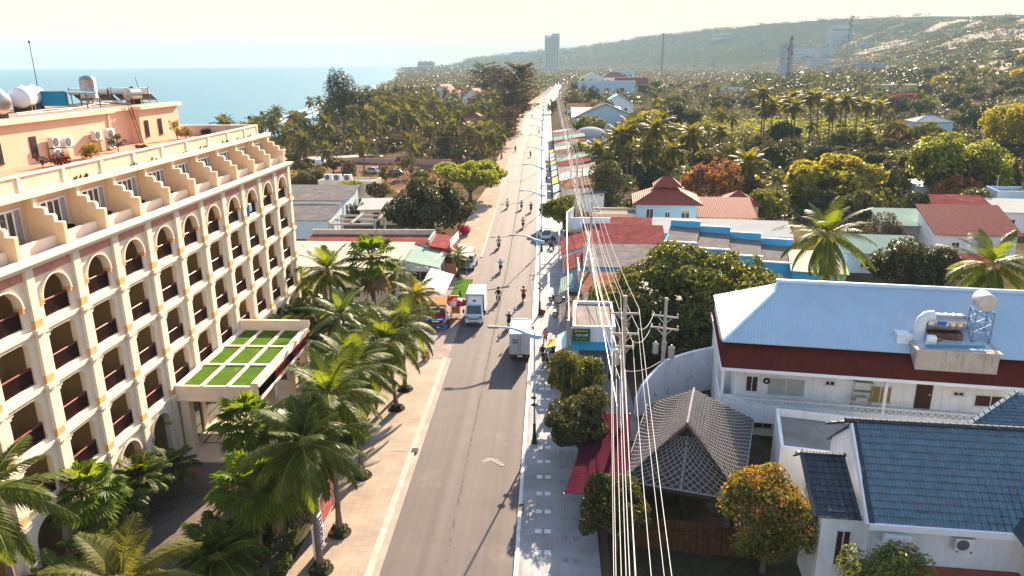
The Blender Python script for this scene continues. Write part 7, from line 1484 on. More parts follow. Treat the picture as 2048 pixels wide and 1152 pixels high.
def traffic():
    dark, white, red = M('bike_black', (.025, .024, .028), .3, .1, 2, coat=.5), M('bike_white', (.55, .55, .56), .3, .08, 2, coat=.5), M('bike_red', (.22, .02, .02), .3, .1, 2, coat=.5)
    BP = {'black': bike_proto(dark), 'white': bike_proto(white), 'red': bike_proto(red)}
    PM = {}
    def person(label, loc, rz, pose, shirt, tr, hel=None, group=None):
        key = (pose, shirt[0], tr[0])
        if key not in PM: PM[key] = person_mesh(pose, shirt, tr)
        t = thing('person', label, 'person', loc, rz, group); child('body', PM[key], t)
        if hel: mb = MB(); hy = .12 if pose == 'ride' else .02; hz = 1.60 if pose == 'ride' else 1.62; mb.lathe([(.135, -.02), (.14, .05), (.12, .12), (.07, .165), (.01, .18)], (0, hy, hz), 12); mb.build('helmet', M('helmet_' + hel, {'white': (.7, .7, .7), 'black': (.02, .02, .02), 'blue': (.05, .15, .4), 'grey': (.3, .3, .3)}[hel], .25, .05, coat=.5), t, smooth=True)
        return t
    S = {'black': ('black', (.02, .02, .022)), 'grey': ('grey', (.30, .30, .32)), 'white': ('white', (.62, .62, .64)), 'red': ('red', (.35, .04, .03)), 'blue': ('blue', (.22, .32, .45)), 'tan': ('tan', (.40, .26, .18)), 'pink': ('pink', (.55, .14, .22)), 'dark': ('dark', (.04, .035, .05))}
    R = [(998, 497, 1, 'black', 'grey', 'black', 'grey shirted rider coming toward the camera past the white awning'), (1001, 545, -1, 'red', 'blue', 'white', 'rider in pale blue with a white helmet riding away in mid road'), (997, 605, 1, 'white', 'black', 'black', 'black clad rider coming toward the camera on a white motorbike'), (1047, 605, -1, 'black', 'red', 'black', 'red shirted rider going away near the right kerb'), (1018, 657, -1, 'white', 'dark', 'white', 'dark clad rider with a white helmet going away beside the parked box truck'), (1046, 457, -1, 'black', 'tan', 'black', 'tan shirted rider going away near the small street tree'), (1062, 425, -1, 'black', 'black', 'black', 'black clad rider, right one of the far group of three'), (1043, 420, -1, 'red', 'grey', 'grey', 'pale shirted rider, middle one of the far group of three'), (1015, 417, 1, 'white', 'white', 'blue', 'white shirted rider coming toward the camera, left of the far group of three'), (1061, 315, -1, 'black', 'black', 'black', 'dark rider alone on the far stretch of the road'), (1031, 303, 1, 'black', 'dark', 'black', 'dark rider hugging the left edge on the far stretch'), (1078, 268, -1, 'black', 'grey', 'grey', 'tiny rider far up the road beside the lamp line'), (1064, 236, 1, 'black', 'black', 'black', 'tiny dark rider far up the road on the left')]
    for px, py, dr, bc, sc_, hel, lab in R:
        b = G(px, py); b.z = .024; rz = 0 if dr < 0 else PI; BP[bc].put(b, rz, 1.0, label='%s motorbike under the %s' % (bc, lab.replace(' coming toward the camera', '').replace(' going away', '').replace(' riding away', '')[:70]), group='motorbikes riding on the road', cat='motorbike'); person(lab, b, rz, 'ride', S[sc_], S['dark'], hel, 'motorbike riders on the road')
    parked = [(1113, 608, 1.2, 'black', 'dark motorbike parked beside the grey white sheet awning'), (1123, 638, 1.45, 'black', 'dark motorbike parked sideways before the green signed shop'), (1103, 500, .4, 'black', 'black motorbike parked at the white sign board, nearer one'), (1107, 487, .5, 'black', 'black motorbike parked at the white sign board, farther one'), (1092, 735, .2, 'black', 'dark motorbike parked behind the small box truck'), (1118, 742, .9, 'red', 'motorbike parked by the yellow parasol'), (1106, 395, .5, 'black', 'dark motorbike parked beyond the small street tree'), (1112, 372, .5, 'white', 'white motorbike parked beyond the small street tree'), (1100, 345, .4, 'black', 'dark motorbike parked at the far shops')]
    for px, py, rz, c, lab in parked: b = G(px, py); b.z = .124; BP[c].put(b, rz, 1.0, label=lab, group='motorbikes parked on the pavement', cat='motorbike')
    b = G(1085, 741); person('person in dark clothes stooping beside the small box truck', (b.x, 57.0, .124), -.3, 'walk', S['dark'], S['dark'], None); b = G(1080, 694); person('woman in a pink top walking on the right pavement', (-.25, 60.8, .124), .2, 'walk', S['pink'], S['dark']); person('man in black standing behind the motorbike near the small box truck', (.75, 57.3, .124), 2.6, 'stand', S['black'], S['black']); person('person crouching over the parked motorbike in dark clothes', (.35, 56.2, .124), .3, 'stand', S['dark'], S['dark']); person('person walking on the pavement beside the far lamp posts', (-.6, 152, .124), 0, 'walk', S['dark'], S['black']); person('stall keeper in black standing at the green turf mat', (-9.1, 72.3, .06), -1.5, 'stand', S['black'], S['black']); person('customer in white at the blue stall table', (-9.4, 65.4, .02), 1.4, 'stand', S['white'], S['dark'])
    # food stand clutter by the yellow parasol
    t = thing('street_stall', 'dark cluttered street stall beside the yellow parasol', 'stall', (.95, 52.9, .12), .1); mb = MB(); mb.cbox(-.5, .5, -.7, .7, .5, .95, .03); mb.build('counter', MATS['door_wood'], t); mb = MB(); mb.box(-.45, .45, .3, .7, .95, 1.7); mb.build('cabinet', MATS['black_iron'], t); mb = MB(); mb.slab([(-.7, -.9, 2.0), (.7, -.9, 2.0), (.7, .9, 2.2), (-.7, .9, 2.2)], .04); mb.build('cover', M('dark_canvas', (.06, .05, .05), .9, .2, 2), t)
    for x in (-.6, .6):
        for y in (-.8, .8): mb = MB(); mb.box(x - .03, x + .03, y - .03, y + .03, 0, 2.0); mb.build('post', MATS['black_iron'], t)
    t = thing('stall_crate', 'yellow crate at the foot of the yellow parasol', 'crate', (1.2, 51.0, .12), .2); mb = MB(); mb.cbox(-.3, .3, -.25, .25, 0, .5, .03); mb.build('shell', MATS['yellow_paint'], t); mb = MB(); mb.box(-.25, .25, -.2, .2, .5, .56); mb.build('load', MATS['door_wood'], t)
    # ---- box trucks
    def truck(label, loc, rz, hgt, marks):
        wt = M('truck_white', (.70, .70, .69), .35, .04, 1, coat=.3, streak=.08); cabm = M('truck_cab', (.46, .58, .64), .3, .05, 1, coat=.6)
        t = thing('box_truck', label, 'truck', loc, rz)   # nose toward +y
        mb = MB(); mb.cbox(-.86, .86, -2.55, .85, .72, hgt, .03); mb.build('cargo_box', wt, t)
        mb = MB()
        for x in (-.86, .86): mb.box(x - .03, x + .03, .80, .90, .72, hgt + .02)
        mb.box(-.86, .86, .80, .90, hgt - .06, hgt + .03)
        for x in (-.87, .87): mb.box(x - .02, x + .02, -2.6, .85, hgt - .05, hgt + .02); mb.box(x - .02, x + .02, -2.6, .85, .70, .78)
        mb.build('edge_trim', M('box_trim', (.20, .20, .20), .4, .1, 2, metal=.5), t)
        for s in (-1, 1):
            mb = MB(); mb.box(s * .02, s * .83, -2.60, -2.553, .80, hgt - .08); d = mb.build('rear_door', M('rear_door_grey', (.46, .48, .50), .45, .08, 1, streak=.25), t); mb = MB(); mb.box(s * .10 - .02, s * .10 + .02, -2.64, -2.60, .80, hgt - .1); mb.build('lock_bar', MATS['steel_post'], d)
        # cab: side profile swept across
        prof = [(.92, .45), (2.32, .45), (2.40, .62), (2.36, 1.05), (2.20, 1.22), (1.78, 1.95), (1.65, 2.02), (.98, 2.02), (.92, 1.9)]
        mb = MB(); n = len(prof)
        for s in (-1, 1):
            v = [(s * (.82 if z < 1.3 else .74), y, z) for y, z in prof]; mb.add(v, [tuple(range(n)) if s < 0 else tuple(reversed(range(n)))])
        k0 = 0
        for i in range(n): j = (i + 1) % n; mb.f.append((k0 + i, k0 + n + i, k0 + n + j, k0 + j)); mb.m.append(0)
        mb.build('cab', cabm, t)
        mb = MB(); mb.slab([(-.72, .95, 2.04), (.72, .95, 2.04), (.70, 1.55, 2.04), (-.70, 1.55, 2.04)], .02); mb.add([(-.7, .95, 2.03), (.7, .95, 2.03), (.66, 1.7, 2.03), (-.66, 1.7, 2.03), (-.68, .95, 2.62), (.68, .95, 2.62), (.55, 1.25, 2.58), (-.55, 1.25, 2.58)], [(0, 1, 5, 4), (1, 2, 6, 5), (2, 3, 7, 6), (3, 0, 4, 7), (4, 5, 6, 7)]); wd = mb.build('wind_deflector', wt, t)
        if marks:
            mb = MB(); q = lambda u, w_: (u, 1.70 - (w_) * .45 + .012, 2.03 + w_ * .55 + .01)
            hp = [(0, .25), (.12, .42), (.20, .52), (.16, .62), (.06, .62), (0, .55), (-.06, .62), (-.16, .62), (-.20, .52), (-.12, .42)]; mb.poly([q(a, b) for a, b in hp]); mb.build('emblem', MATS['red_paint'], wd)
        mb = MB(); mb.add([(-.70, 2.215, 1.235), (.70, 2.215, 1.235), (.64, 1.80, 1.94), (-.64, 1.80, 1.94)], [(0, 1, 2, 3)]); mb.build('windscreen', MATS['window_glass'], t)
        for s in (-1, 1):
            mb = MB(); mb.add([(s * .785, 1.0, 1.32), (s * .785, 2.0, 1.32), (s * .748, 1.72, 1.88), (s * .748, 1.0, 1.88)], [(0, 1, 2, 3) if s > 0 else (3, 2, 1, 0)]); mb.build('side_window', MATS['window_glass'], t)
            mb = MB(); mb.beam((s * .80, 1.98, 1.45), (s * 1.0, 2.06, 1.45), .03, .03); mb.cbox(s * 1.0 - .08, s * 1.0 + .08, 2.0, 2.06, 1.25, 1.6, .02); mb.build('mirror', MATS['black_rubber'], t)
            mb = MB(); mb.cbox(s * .66 - .14, s * .66 + .14, 2.33, 2.40, .86, 1.04, .02); mb.build('headlight', M('dark_lens', (.10, .11, .12), .1, .05, spec=.8), t)
            mb = MB(); mb.box(s * .62 - .12, s * .62 + .12, -2.58, -2.54, .52, .66); mb.build('tail_light', MATS['red_paint'], t)
            for y, w in ((1.62, .2), (-1.5, .32)): mb = MB(); mb.lathe([(.2, -w / 2), (.34, -w / 2), (.36, -w / 4), (.36, w / 4), (.34, w / 2), (.2, w / 2)], (s * (.82 - w / 2), y, .36), 18, axis='X'); wh = mb.build('wheel', MATS['black_rubber'], t); mb = MB(); mb.lathe([(.03, 0), (.2, .01)], (s * .825, y, .36), 12, axis='X'); mb.build('rim', MATS['steel_post'], wh)
        mb = MB(); mb.cbox(-.80, .80, 2.36, 2.46, .42, .68, .03); mb.build('bumper', wt, t); mb = MB(); mb.box(-.5, .5, 2.392, 2.405, .74, .84); mb.box(-.45, .45, 2.462, 2.468, .47, .54); mb.build('grille', MATS['black_rubber'], t); mb = MB(); mb.box(-.35, .35, -2.5, 1.0, .45, .70); mb.box(-.8, .8, -2.56, -2.5, .42, .5); mb.build('chassis', MATS['black_iron'], t); mb = MB(); mb.box(-.22, .22, -2.585, -2.57, .5, .62); mb.box(-.2, .2, 2.47, 2.476, .55, .66); mb.build('number_plate', MATS['white_paint'], t)
        if not marks:
            for k in range(2): mb = MB(); mb.box(-.62, -.18, -2.612, -2.604, 1.95 - k * .22, 2.05 - k * .22); mb.build('door_marking', MATS['black_iron'], t)
        return t
    truck('white box truck with a red heart emblem facing the camera at the left kerb', (-7.05, 68.3, .024), PI, 2.75, True); truck('small white box truck seen from behind at the right kerb', (-2.35, 59.9, .024), 0, 2.55, False)
    # ---- cars
    def car(label, loc, rz, col, nm='car'):
        pm = M('paint_' + col[0], col[1], .25, .04, 1, metal=.3, coat=.7); t = thing('car', label, 'car', loc, rz); st = [(-2.05, .62, .55, .66), (-1.9, .78, .42, .90), (-1.35, .82, .32, .98), (-.2, .84, .30, .96), (.9, .84, .30, .95), (1.7, .80, .34, .84), (2.05, .66, .42, .66), (2.12, .58, .48, .58)]
        mb = MB()
        for (y0, w0, a0, b0), (y1, w1, a1, b1) in zip(st, st[1:]):
            ring = lambda y, w, a, b: [(-w * .92, y, a), (w * .92, y, a), (w, y, (a + b) / 2), (w * .90, y, b), (-w * .90, y, b), (-w, y, (a + b) / 2)]
            mb.add(ring(y0, w0, a0, b0) + ring(y1, w1, a1, b1), [(i, (i + 1) % 6, 6 + (i + 1) % 6, 6 + i) for i in range(6)])
        mb.poly([(-.57, -2.05, .55), (.57, -2.05, .55), (.56, -2.05, .66), (-.56, -2.05, .66)]); mb.poly([(-.5, 2.12, .48), (.5, 2.12, .48), (.5, 2.12, .58), (-.5, 2.12, .58)]); mb.build('body', pm, t, smooth=35)
        a = [(-.74, -1.75, .96), (.74, -1.75, .96), (.74, 1.05, .95), (-.74, 1.05, .95)]; b = [(-.58, -1.05, 1.46), (.58, -1.05, 1.46), (.58, .25, 1.48), (-.58, .25, 1.48)]
        mb = MB(); mb.add(a + b, [(0, 1, 5, 4), (1, 2, 6, 5), (2, 3, 7, 6), (3, 0, 4, 7)]); mb.build('window_band', MATS['window_glass'], t); mb = MB(); mb.slab([(x * 1.02, y, z + .02) for x, y, z in b], .05)
        for s in (-1, 1):
            for (p, q) in (((s * .74, 1.06, .95), (s * .59, .25, 1.48)), ((s * .74, -1.76, .96), (s * .59, -1.06, 1.46)), ((s * .75, -.35, .96), (s * .59, -.35, 1.46))): mb.beam(p, q, .07, .05)
        mb.build('roof', pm, t)
        for s in (-1, 1):
            for y in (-1.3, 1.35): mb = MB(); mb.lathe([(.2, -.1), (.31, -.1), (.33, -.05), (.33, .05), (.31, .1), (.2, .1)], (s * .74, y, .33), 18, axis='X'); wh = mb.build('wheel', MATS['black_rubber'], t); mb = MB(); mb.lathe([(.03, 0), (.2, .015)], (s * .845, y, .33), 12, axis='X'); mb.build('rim', MATS['steel_post'], wh)
            mb = MB(); mb.cbox(s * .58 - .14, s * .58 + .14, 1.95, 2.08, .62, .74, .02); mb.build('headlight', MATS['lamp_glass'], t); mb = MB(); mb.cbox(s * .85, s * .97, .7, .85, .92, 1.05, .02); mb.build('mirror', pm, t)
        mb = MB(); mb.box(-.45, .45, 2.10, 2.13, .40, .5); mb.build('grille', MATS['black_rubber'], t); return t
    car('silver blue car parked facing the camera behind the green turf mat', (-9.75, 87.2, .03), PI - .06, ('silver', (.34, .37, .40))); car('pale car parked on the right pavement beside a street lamp', (-.55, 102.3, .124), .1, ('pale_blue', (.40, .46, .50))); b = G(790, 352); car('dark green car parked in the dirt lot, right one', (b.x, b.y, 0), PI / 2 + .1, ('dark_green', (.05, .07, .07))); b = G(745, 347); car('pale car parked in the dirt lot, left one', (b.x, b.y, 0), PI / 2 - .5, ('white', (.6, .6, .6))); b = G(642, 333); mb = MB(b); mb.lathe([(.02, -1.2), (.9, -1.1), (.95, 0), (.9, 1.1), (.02, 1.2)], b + Vector((0, 0, .9)), 16, axis='X'); tag(mb.build('water_tank', MATS['white_plaster'], smooth=40), 'white drum tank lying at the left of the dirt lot', 'water tank')
STEPS += [lamps, poles, traffic]
def right_green():
    CKl = CK
    pt = lambda nm, lab, *a, **k: ptree(nm, lab, *a, **k)
    # clipped street trees
    for (x, y, R, H, lab, sd, lf, l2, f2) in ((1.95, 47.3, 2.35, 5.2, 'leafy street tree behind the other by the maroon awning', 11, 'green_leaf', 'yellow_leaf', .10), (2.0, 41.2, 2.5, 5.0, 'rounded street tree overhanging the back of the maroon awning', 12, 'mango_leaf', 'olive_leaf', .15), (3.5, 32.6, 2.1, 4.7, 'nearest rounded street tree beside the cables', 13, 'mango_leaf', 'green_leaf', .15)):
        tree('street_tree', lab, (x, y, .1), R, H, 'clip', lf, n=13000, size=.09, seed=sd, leaf2=l2, frac2=f2, asp=.45, freq=4.5)
    pt('street_tree', 'rounded street tree on the right pavement past the red roofs', 1128, 383, 458, 100, 'clip', 'green_leaf', n=4000, size=.12, seed=14)
    tree('mango_tree', 'orange tipped mango tree below the thatched pavilion', (10.6, 31.3, 0), 2.55, 5.6, 'round', 'green_leaf', n=10000, size=.085, seed=15, leaf2='orange_leaf', frac2=.25, clump=.95, topbias=True, asp=.42, freq=2.4, hang=.2)
    b = AtY(1775, 1085, 26.5); tree('mango_tree', 'yellowish mango crown rising at the bottom edge before the terrace', (b.x, 26.0, 0), 2.0, 5.4, 'round', 'lime_leaf', n=9000, size=.10, seed=16, leaf2='green_leaf', frac2=.45, topbias=True, asp=.42, hang=.35)
    b = G(1395, 690); tree('rain_tree', 'huge spreading green tree behind the power poles', (12.6, 62.5, 0), 7.8, 9.2, 'spread', 'green_leaf', n=17000, size=.062, seed=17, leaf2='dark_leaf', frac2=.18, freq=4.5, ry=6.2)
    tree('rain_tree', 'dark lower crown of trees between the huge spreading tree and the curved wall', (10.5, 57.8, 0), 4.6, 4.9, 'dome', 'dark_leaf', n=7000, size=.08, seed=18, leaf2='green_leaf', frac2=.25)
    # single palms
    cg = lambda s, **k: (lambda: coconut_crown(s, wind=(.05, -.03, 0), **k))
    palm('coconut_palm', 'big coconut palm with wide open fronds behind the pale blue roof', (25.5, 66.5, 0), AtY(1655, 468, 66.5), 'big0', CK('palm_leaf'), cg(201, L=4.9, nf=30, nl=62, ll=1.0, w=.055, low=-52, segs=11), sc=1.0, r=(.2, .13)); palm('coconut_palm', 'big coconut palm with drooping fronds at the right edge', (36.5, 58.5, 0), AtY(1985, 528, 59), 'big1', CK('palm_leaf'), cg(202, L=4.7, nf=30, nl=62, ll=1.0, w=.055, low=-50, top=70, segs=11), sc=.95, r=(.2, .13), rz=2)
    mk = cg(203, nf=26, L=3.7, nl=22, ll=.95, w=.16, segs=7, rw=.05)
    for (px, py, by, sc, lab) in ((1240, 272, 372, 1.15, 'coconut palm in the cluster behind the street shops, leftmost'), (1262, 255, 365, 1.05, 'coconut palm in the cluster behind the street shops, tallest'), (1312, 258, 372, 1.1, 'coconut palm in the cluster left of the red tree'), (1325, 240, 352, 1.0, 'coconut palm standing highest over the cluster by the red tree'), (1385, 268, 360, 1.15, 'coconut palm just left above the red tree'), (1498, 325, 400, 1.25, 'coconut palm between the red tree and the golden tree'), (1195, 296, 345, .95, 'short coconut palm below the white dome roof'), (1440, 262, 330, .85, 'dark coconut palm at the middle of the palm field'), (1960, 340, 410, .9, 'coconut palm right of the lime tree'), (1735, 262, 318, .8, 'coconut palm left of the white cube house'), (1190, 208, 246, .9, 'coconut palm before the grey gabled house'), (1165, 160, 186, 1.0, 'coconut palm before the large blue grey hall'), (1295, 298, 380, 1.0, 'coconut palm low in the cluster over dark shrubs'), (1345, 300, 385, .9, 'coconut palm right behind the blue house')):
        b = G((px + 1104 * 0) + (2 if px < 1400 else -3), by); palm('coconut_palm', lab, b, AtY(px, py, b.y), 'mid0', CK('palm_leaf_gold' if px < 1520 else 'palm_leaf_dull'), mk, sc=sc, rz=px, r=(.2, .13), tilt=(.05, 0))
    rowp = [(1525, 185, 290), (1545, 208, 285), (1530, 215, 282), (1585, 195, 282), (1590, 212, 296), (1622, 192, 285), (1637, 190, 275), (1660, 205, 290), (1683, 205, 270), (1693, 200, 285), (1715, 206, 270), (1732, 210, 285), (1760, 212, 262), (1575, 205, 275)]
    for i, (px, py, by) in enumerate(rowp): b = G(px - 4, by); palm('coconut_palm', '%s tall slim palm from the left in the row over the banana field' % ORD[i], b, AtY(px, py, b.y), 'mid0', CK('palm_leaf_dull'), mk, sc=1.15, rz=i * 1.7, r=(.24, .15), group='tall palms over the banana field')
    # named middle distance trees
    T = [('red_leaved_tree', 'dark red leaved tree to the right of the blue house', 1425, 308, 418, 132, 'dome', 'red_leaf', 21, 4200), ('golden_tree', 'broad golden yellow tree in the middle of the right side', 1662, 303, 408, 206, 'dome', 'yellow_leaf', 22, 6500), ('lime_tree', 'tall bright lime green tree at the right, left crown', 1868, 264, 402, 160, 'round', 'lime_leaf', 23, 5000), ('lime_tree', 'bright lime green tree at the right, right crown', 1950, 278, 402, 130, 'round', 'lime_leaf', 24, 4500), ('orange_tree', 'orange brown tree left of the palm cluster', 1213, 318, 418, 90, 'round', 'olive_leaf', 25, 3500), ('green_tree', 'deep green tree right of the low red tiled house', 1535, 375, 450, 100, 'round', 'green_leaf', 26, 3500), ('dark_tree', 'dark green tree behind the pale green shed roof', 1812, 382, 452, 90, 'round', 'mango_leaf', 27, 3500), ('dark_tree', 'dark purplish tree right of the tall coconut palm', 1762, 420, 500, 96, 'dome', 'brown_leaf', 28, 3500), ('dark_tree', 'large dark tree behind the ridge of the pale blue roof', 1800, 470, 585, 150, 'dome', 'mango_leaf', 29, 5000), ('dark_tree', 'dark leafy tree left of the drooping right edge palm', 1880, 490, 590, 90, 'round', 'mango_leaf', 30, 3500), ('olive_tree', 'olive tree behind the palm at the white long roof', 1720, 375, 450, 90, 'round', 'olive_leaf', 31, 3000), ('yellow_tree', 'yellowish hillside tree at the right edge', 2010, 205, 330, 130, 'round', 'yellow_leaf', 32, 4000), ('brown_tree', 'brownish red tree under the lime green crowns', 1905, 345, 420, 110, 'dome', 'red_leaf', 33, 3000), ('pale_tree', 'pale dry tree right of the lime tree', 2020, 360, 430, 80, 'loose', 'olive_leaf', 34, 2500), ('brown_tree', 'pale brown tree below the palm field, left', 1515, 268, 322, 66, 'round', 'brown_leaf', 35, 2200), ('brown_tree', 'pale brown tree below the palm field, right', 1572, 275, 325, 62, 'round', 'olive_leaf', 36, 2200), ('green_tree', 'dark green tree under the coconut cluster', 1305, 330, 390, 76, 'dome', 'dark_leaf', 37, 2500), ('wine_tree', 'maroon shrub tree before the white cube house', 1795, 240, 290, 70, 'dome', 'red_leaf', 38, 2000), ('yellow_tree', 'golden shrub trees left of the lime tree', 1790, 330, 395, 70, 'round', 'olive_leaf', 39, 2200), ('green_tree', 'green tree at the right behind the mottled red roof', 1935, 372, 440, 80, 'round', 'green_leaf', 40, 2500), ('olive_tree', 'olive tree beside the tall whip mast at the right edge', 1990, 300, 380, 90, 'round', 'olive_leaf', 41, 2500), ('green_tree', 'round green tree on the lower hillside right', 1900, 183, 228, 56, 'round', 'olive_leaf', 42, 2000), ('golden_tree', 'small golden trees behind the street shops', 1300, 218, 272, 80, 'round', 'yellow_leaf', 43, 2200), ('green_tree', 'yellow green tree beside the grey gabled house', 1340, 200, 262, 70, 'round', 'olive_leaf', 44, 2200), ('dark_tree', 'round dark tree before the large blue grey hall', 1186, 170, 215, 42, 'dome', 'dark_leaf', 45, 1800), ('olive_tree', 'olive tree left of the large blue grey hall', 1148, 178, 222, 46, 'dome', 'olive_leaf', 46, 1800), ('dark_tree', 'dark tree at the road bend on the right', 1104, 195, 228, 24, 'dome', 'dark_leaf', 47, 1500), ('green_tree', 'light green tree behind the white dome roof', 1160, 280, 330, 60, 'round', 'lime_leaf', 48, 2200)]
    for nm, lab, cx, tp, bt, w, shp, lf, sd, n in T: pt(nm, lab, cx, tp, bt, w, shp, lf, n=n, size=.115 if n > 3000 else .15, seed=sd, leaf2={'red_leaf': 'orange_leaf', 'yellow_leaf': 'lime_leaf', 'lime_leaf': 'green_leaf'}.get(lf), frac2=.25)
    for i, (cx, tp, bt, w) in enumerate(((1412, 440, 475, 36), (1455, 446, 480, 48), (1512, 452, 485, 56))): pt('shrub', '%s shrub from the left against the white long roof' % ORD[i], cx, tp, bt, w, 'round', ('olive_leaf', 'green_leaf', 'olive_leaf')[i], n=1500, size=.17, seed=50 + i, cat='shrub')
    tree('shrub', 'magenta bougainvillea before the long beige house', (G(1800, 212).x, G(1800, 212).y, 3), 13, 4, 'bush', 'wine_leaf', n=1200, size=.12, seed=55, cat='shrub', ry=5, leaf2='magenta_flower', frac2=.35)
    # the wooded flat on the right
    random.seed(31); n = 0; placed = []; far = []
    kinds = [('olive_leaf', 'round', 1), ('green_leaf', 'round', 2), ('brown_leaf', 'dome', 3), ('dark_leaf', 'dome', 4), ('olive_leaf', 'loose', 5), ('yellow_leaf', 'round', 6), ('mango_leaf', 'dome', 7)]
    wd = {'olive_leaf': 'olive', 'green_leaf': 'fresh green', 'brown_leaf': 'brownish', 'dark_leaf': 'dark green', 'yellow_leaf': 'yellowish', 'mango_leaf': 'deep green'}
    clear = [(G(1180, 285), 10), (G(1190, 262), 14), (G(1225, 232), 12), (G(1210, 200), 26), (G(1850, 278), 15), (G(1790, 200), 26), (G(1640, 262), 34), (G(1590, 262), 30), (G(1710, 255), 30), (G(1330, 400), 11), (G(1440, 430), 11), (G(1900, 440), 14), (G(1950, 440), 14), (G(1960, 470), 12)]
    tries = 0
    while n < 300 and tries < 12000:
        tries += 1; y = 118 + 560 * random.random() ** 1.25; x = rx(y) + 13 + (30 + y * .75) * random.random()
        if y < 135 and x < 30: continue
        if any((x - c.x) ** 2 + (y - c.y) ** 2 < r * r for c, r in clear): continue
        md = 4.5 + y * .006
        if any((x - a) ** 2 + (y - b) ** 2 < md * md for a, b in placed): continue
        placed.append((x, y)); n += 1; z = ground_z(x, y)
        if random.random() < (.5 if y > 200 and x < 190 else .12):
            h = random.uniform(6, 10); j = random.randrange(5)
            palm('coconut_palm', 'coconut palm among many over the wooded flat right of the road', (x, y, z), (x + random.uniform(-.8, .8), y, z + h), 'g%d' % j, CK('palm_leaf_dull'), lambda: None, sc=random.uniform(1.0, 1.35), rz=random.uniform(0, 6.28), r=(.2, .13), group='coconut palms on the wooded flat')
        else:
            lf, shp, sd = random.choice(kinds); R = random.uniform(3.2, 6.0) * (1 + y / 1500)
            tree('woodland_tree', '%s broadleaved tree in the thick woodland right of the road' % wd[lf], (x, y, z), R, R * random.uniform(.95, 1.35), shp, lf, n=4200, size=.095, seed=sd, group='%s trees of the woodland on the right' % wd[lf])
    # what lies further still reads as one mass: palms and trees beyond, scrub on the hills
    random.seed(41); mb = MB()
    def clump(x, y, z, r, h, k, m=0):
        for _ in range(k):
            a, t = random.uniform(0, 6.28), random.random(); rr = r * math.sqrt(random.random()); zz = z + h * (.25 + .75 * t * (1 - .5 * (rr / r) ** 2)); c = Vector((x + rr * math.cos(a), y + rr * math.sin(a), zz)); u = Vector((random.uniform(-1, 1), random.uniform(-1, 1), random.uniform(-.6, .9))).normalized(); w = u.cross(Vector((random.uniform(-1, 1), random.uniform(-1, 1), random.uniform(-1, 1)))).normalized(); s = r * random.uniform(.11, .22)
            mb.add([tuple(c - u * s), tuple(c + w * s * .6), tuple(c + u * s), tuple(c - w * s * .6)], [(0, 1, 2, 3)], m)
    for i in range(4800):
        y = 440 + 1500 * random.random() ** 1.3; x = random.uniform(max(shore(y) + 12, -260), lx(y) - 5) if random.random() < .42 else random.uniform(rx(y) + (9 if y < 830 else -12), rx(y) + 60 + y * .5)
        if any((x - c.x) ** 2 + (y - c.y) ** 2 < r * r for c, r in clear): continue
        clump(x, y, ground_z(x, y), random.uniform(2.8, 5.2) * (1 + y / 2200), random.uniform(4.5, 9), 36 if y < 900 else 22, random.choice((0, 0, 1, 2)))
    tag(mb.build('distant_woodland', [MATS['olive_leaf'], MATS['brown_leaf'], MATS['dark_leaf']]), kind='stuff')
    mb = MB()
    for i in range(9000):
        if i < 4600: y = 180 + 1100 * random.random() ** 1.2; u = random.random(); x = lerp(pw(FOOT, y) - 25, pw(RIDGE, y) + 40, u)
        else: y = 1000 + 2600 * random.random(); x = random.uniform(-400, 1100)
        if x < shore(y) + 15: continue
        dd = math.hypot(x - DUNE[0], (y - DUNE[1]) * .42)
        if dd < DUNE[2] + 2 or (300 < y < 560 and 1880 < 1104 + x / y * 1480 < 2060 and random.random() < .8): continue
        if nz(x * .013, y * .013, 2) < -.08 and i < 4600: continue
        s = 1 + y / 1400; clump(x, y, ground_z(x, y) - .6, random.uniform(2.0, 4.2) * s, random.uniform(1.8, 4.2) * s, 34 if y < 1000 else 20, random.choice((0, 0, 0, 1, 2)))
    tag(mb.build('hillside_scrub', [MATS['hill_leaf'], MATS['brown_leaf'], MATS['olive_leaf']]), kind='stuff')
    mb = MB()
    for i in range(2600):
        y = 116 + 360 * random.random() ** 1.2; x = rx(y) + 12 + (25 + y * .8) * random.random()
        if any((x - c.x) ** 2 + (y - c.y) ** 2 < (r * .8) ** 2 for c, r in clear) or (y < 122 and x < 34): continue
        clump(x, y, ground_z(x, y) - .4, random.uniform(1.6, 3.4), random.uniform(1.4, 4.2), 44, random.choice((0, 0, 1, 2)))
    for i in range(500):
        y = random.uniform(2150, 2800); x = shore(y) + random.uniform(5, 260); clump(x, y, max(0, ground_z(x, y)), random.uniform(8, 14), random.uniform(8, 16), 12, 2)
    tag(mb.build('woodland_undergrowth', [MATS['olive_leaf'], MATS['green_leaf'], MATS['dark_leaf']]), kind='stuff')
    mb2 = mb; mb = MB()
    for i in range(260):
        px = random.uniform(1500, 1850); y = random.uniform(470, 690); p = AtY(px, random.uniform(124, 150), y); gz = ground_z(p.x, y)
        if any((p.x - c.x) ** 2 + (y - c.y) ** 2 < r * r for c, r in clear): continue
        clump(p.x, y, gz, random.uniform(4, 7), min(16, max(4, p.z - gz)), 60, random.choice((0, 0, 1, 2)))
    tag(mb.build('hill_foot_woodland', [MATS['olive_leaf'], MATS['hill_leaf'], MATS['dark_leaf']]), kind='stuff')
    # banana field
    mb = MB(); c0 = G(1640, 262)
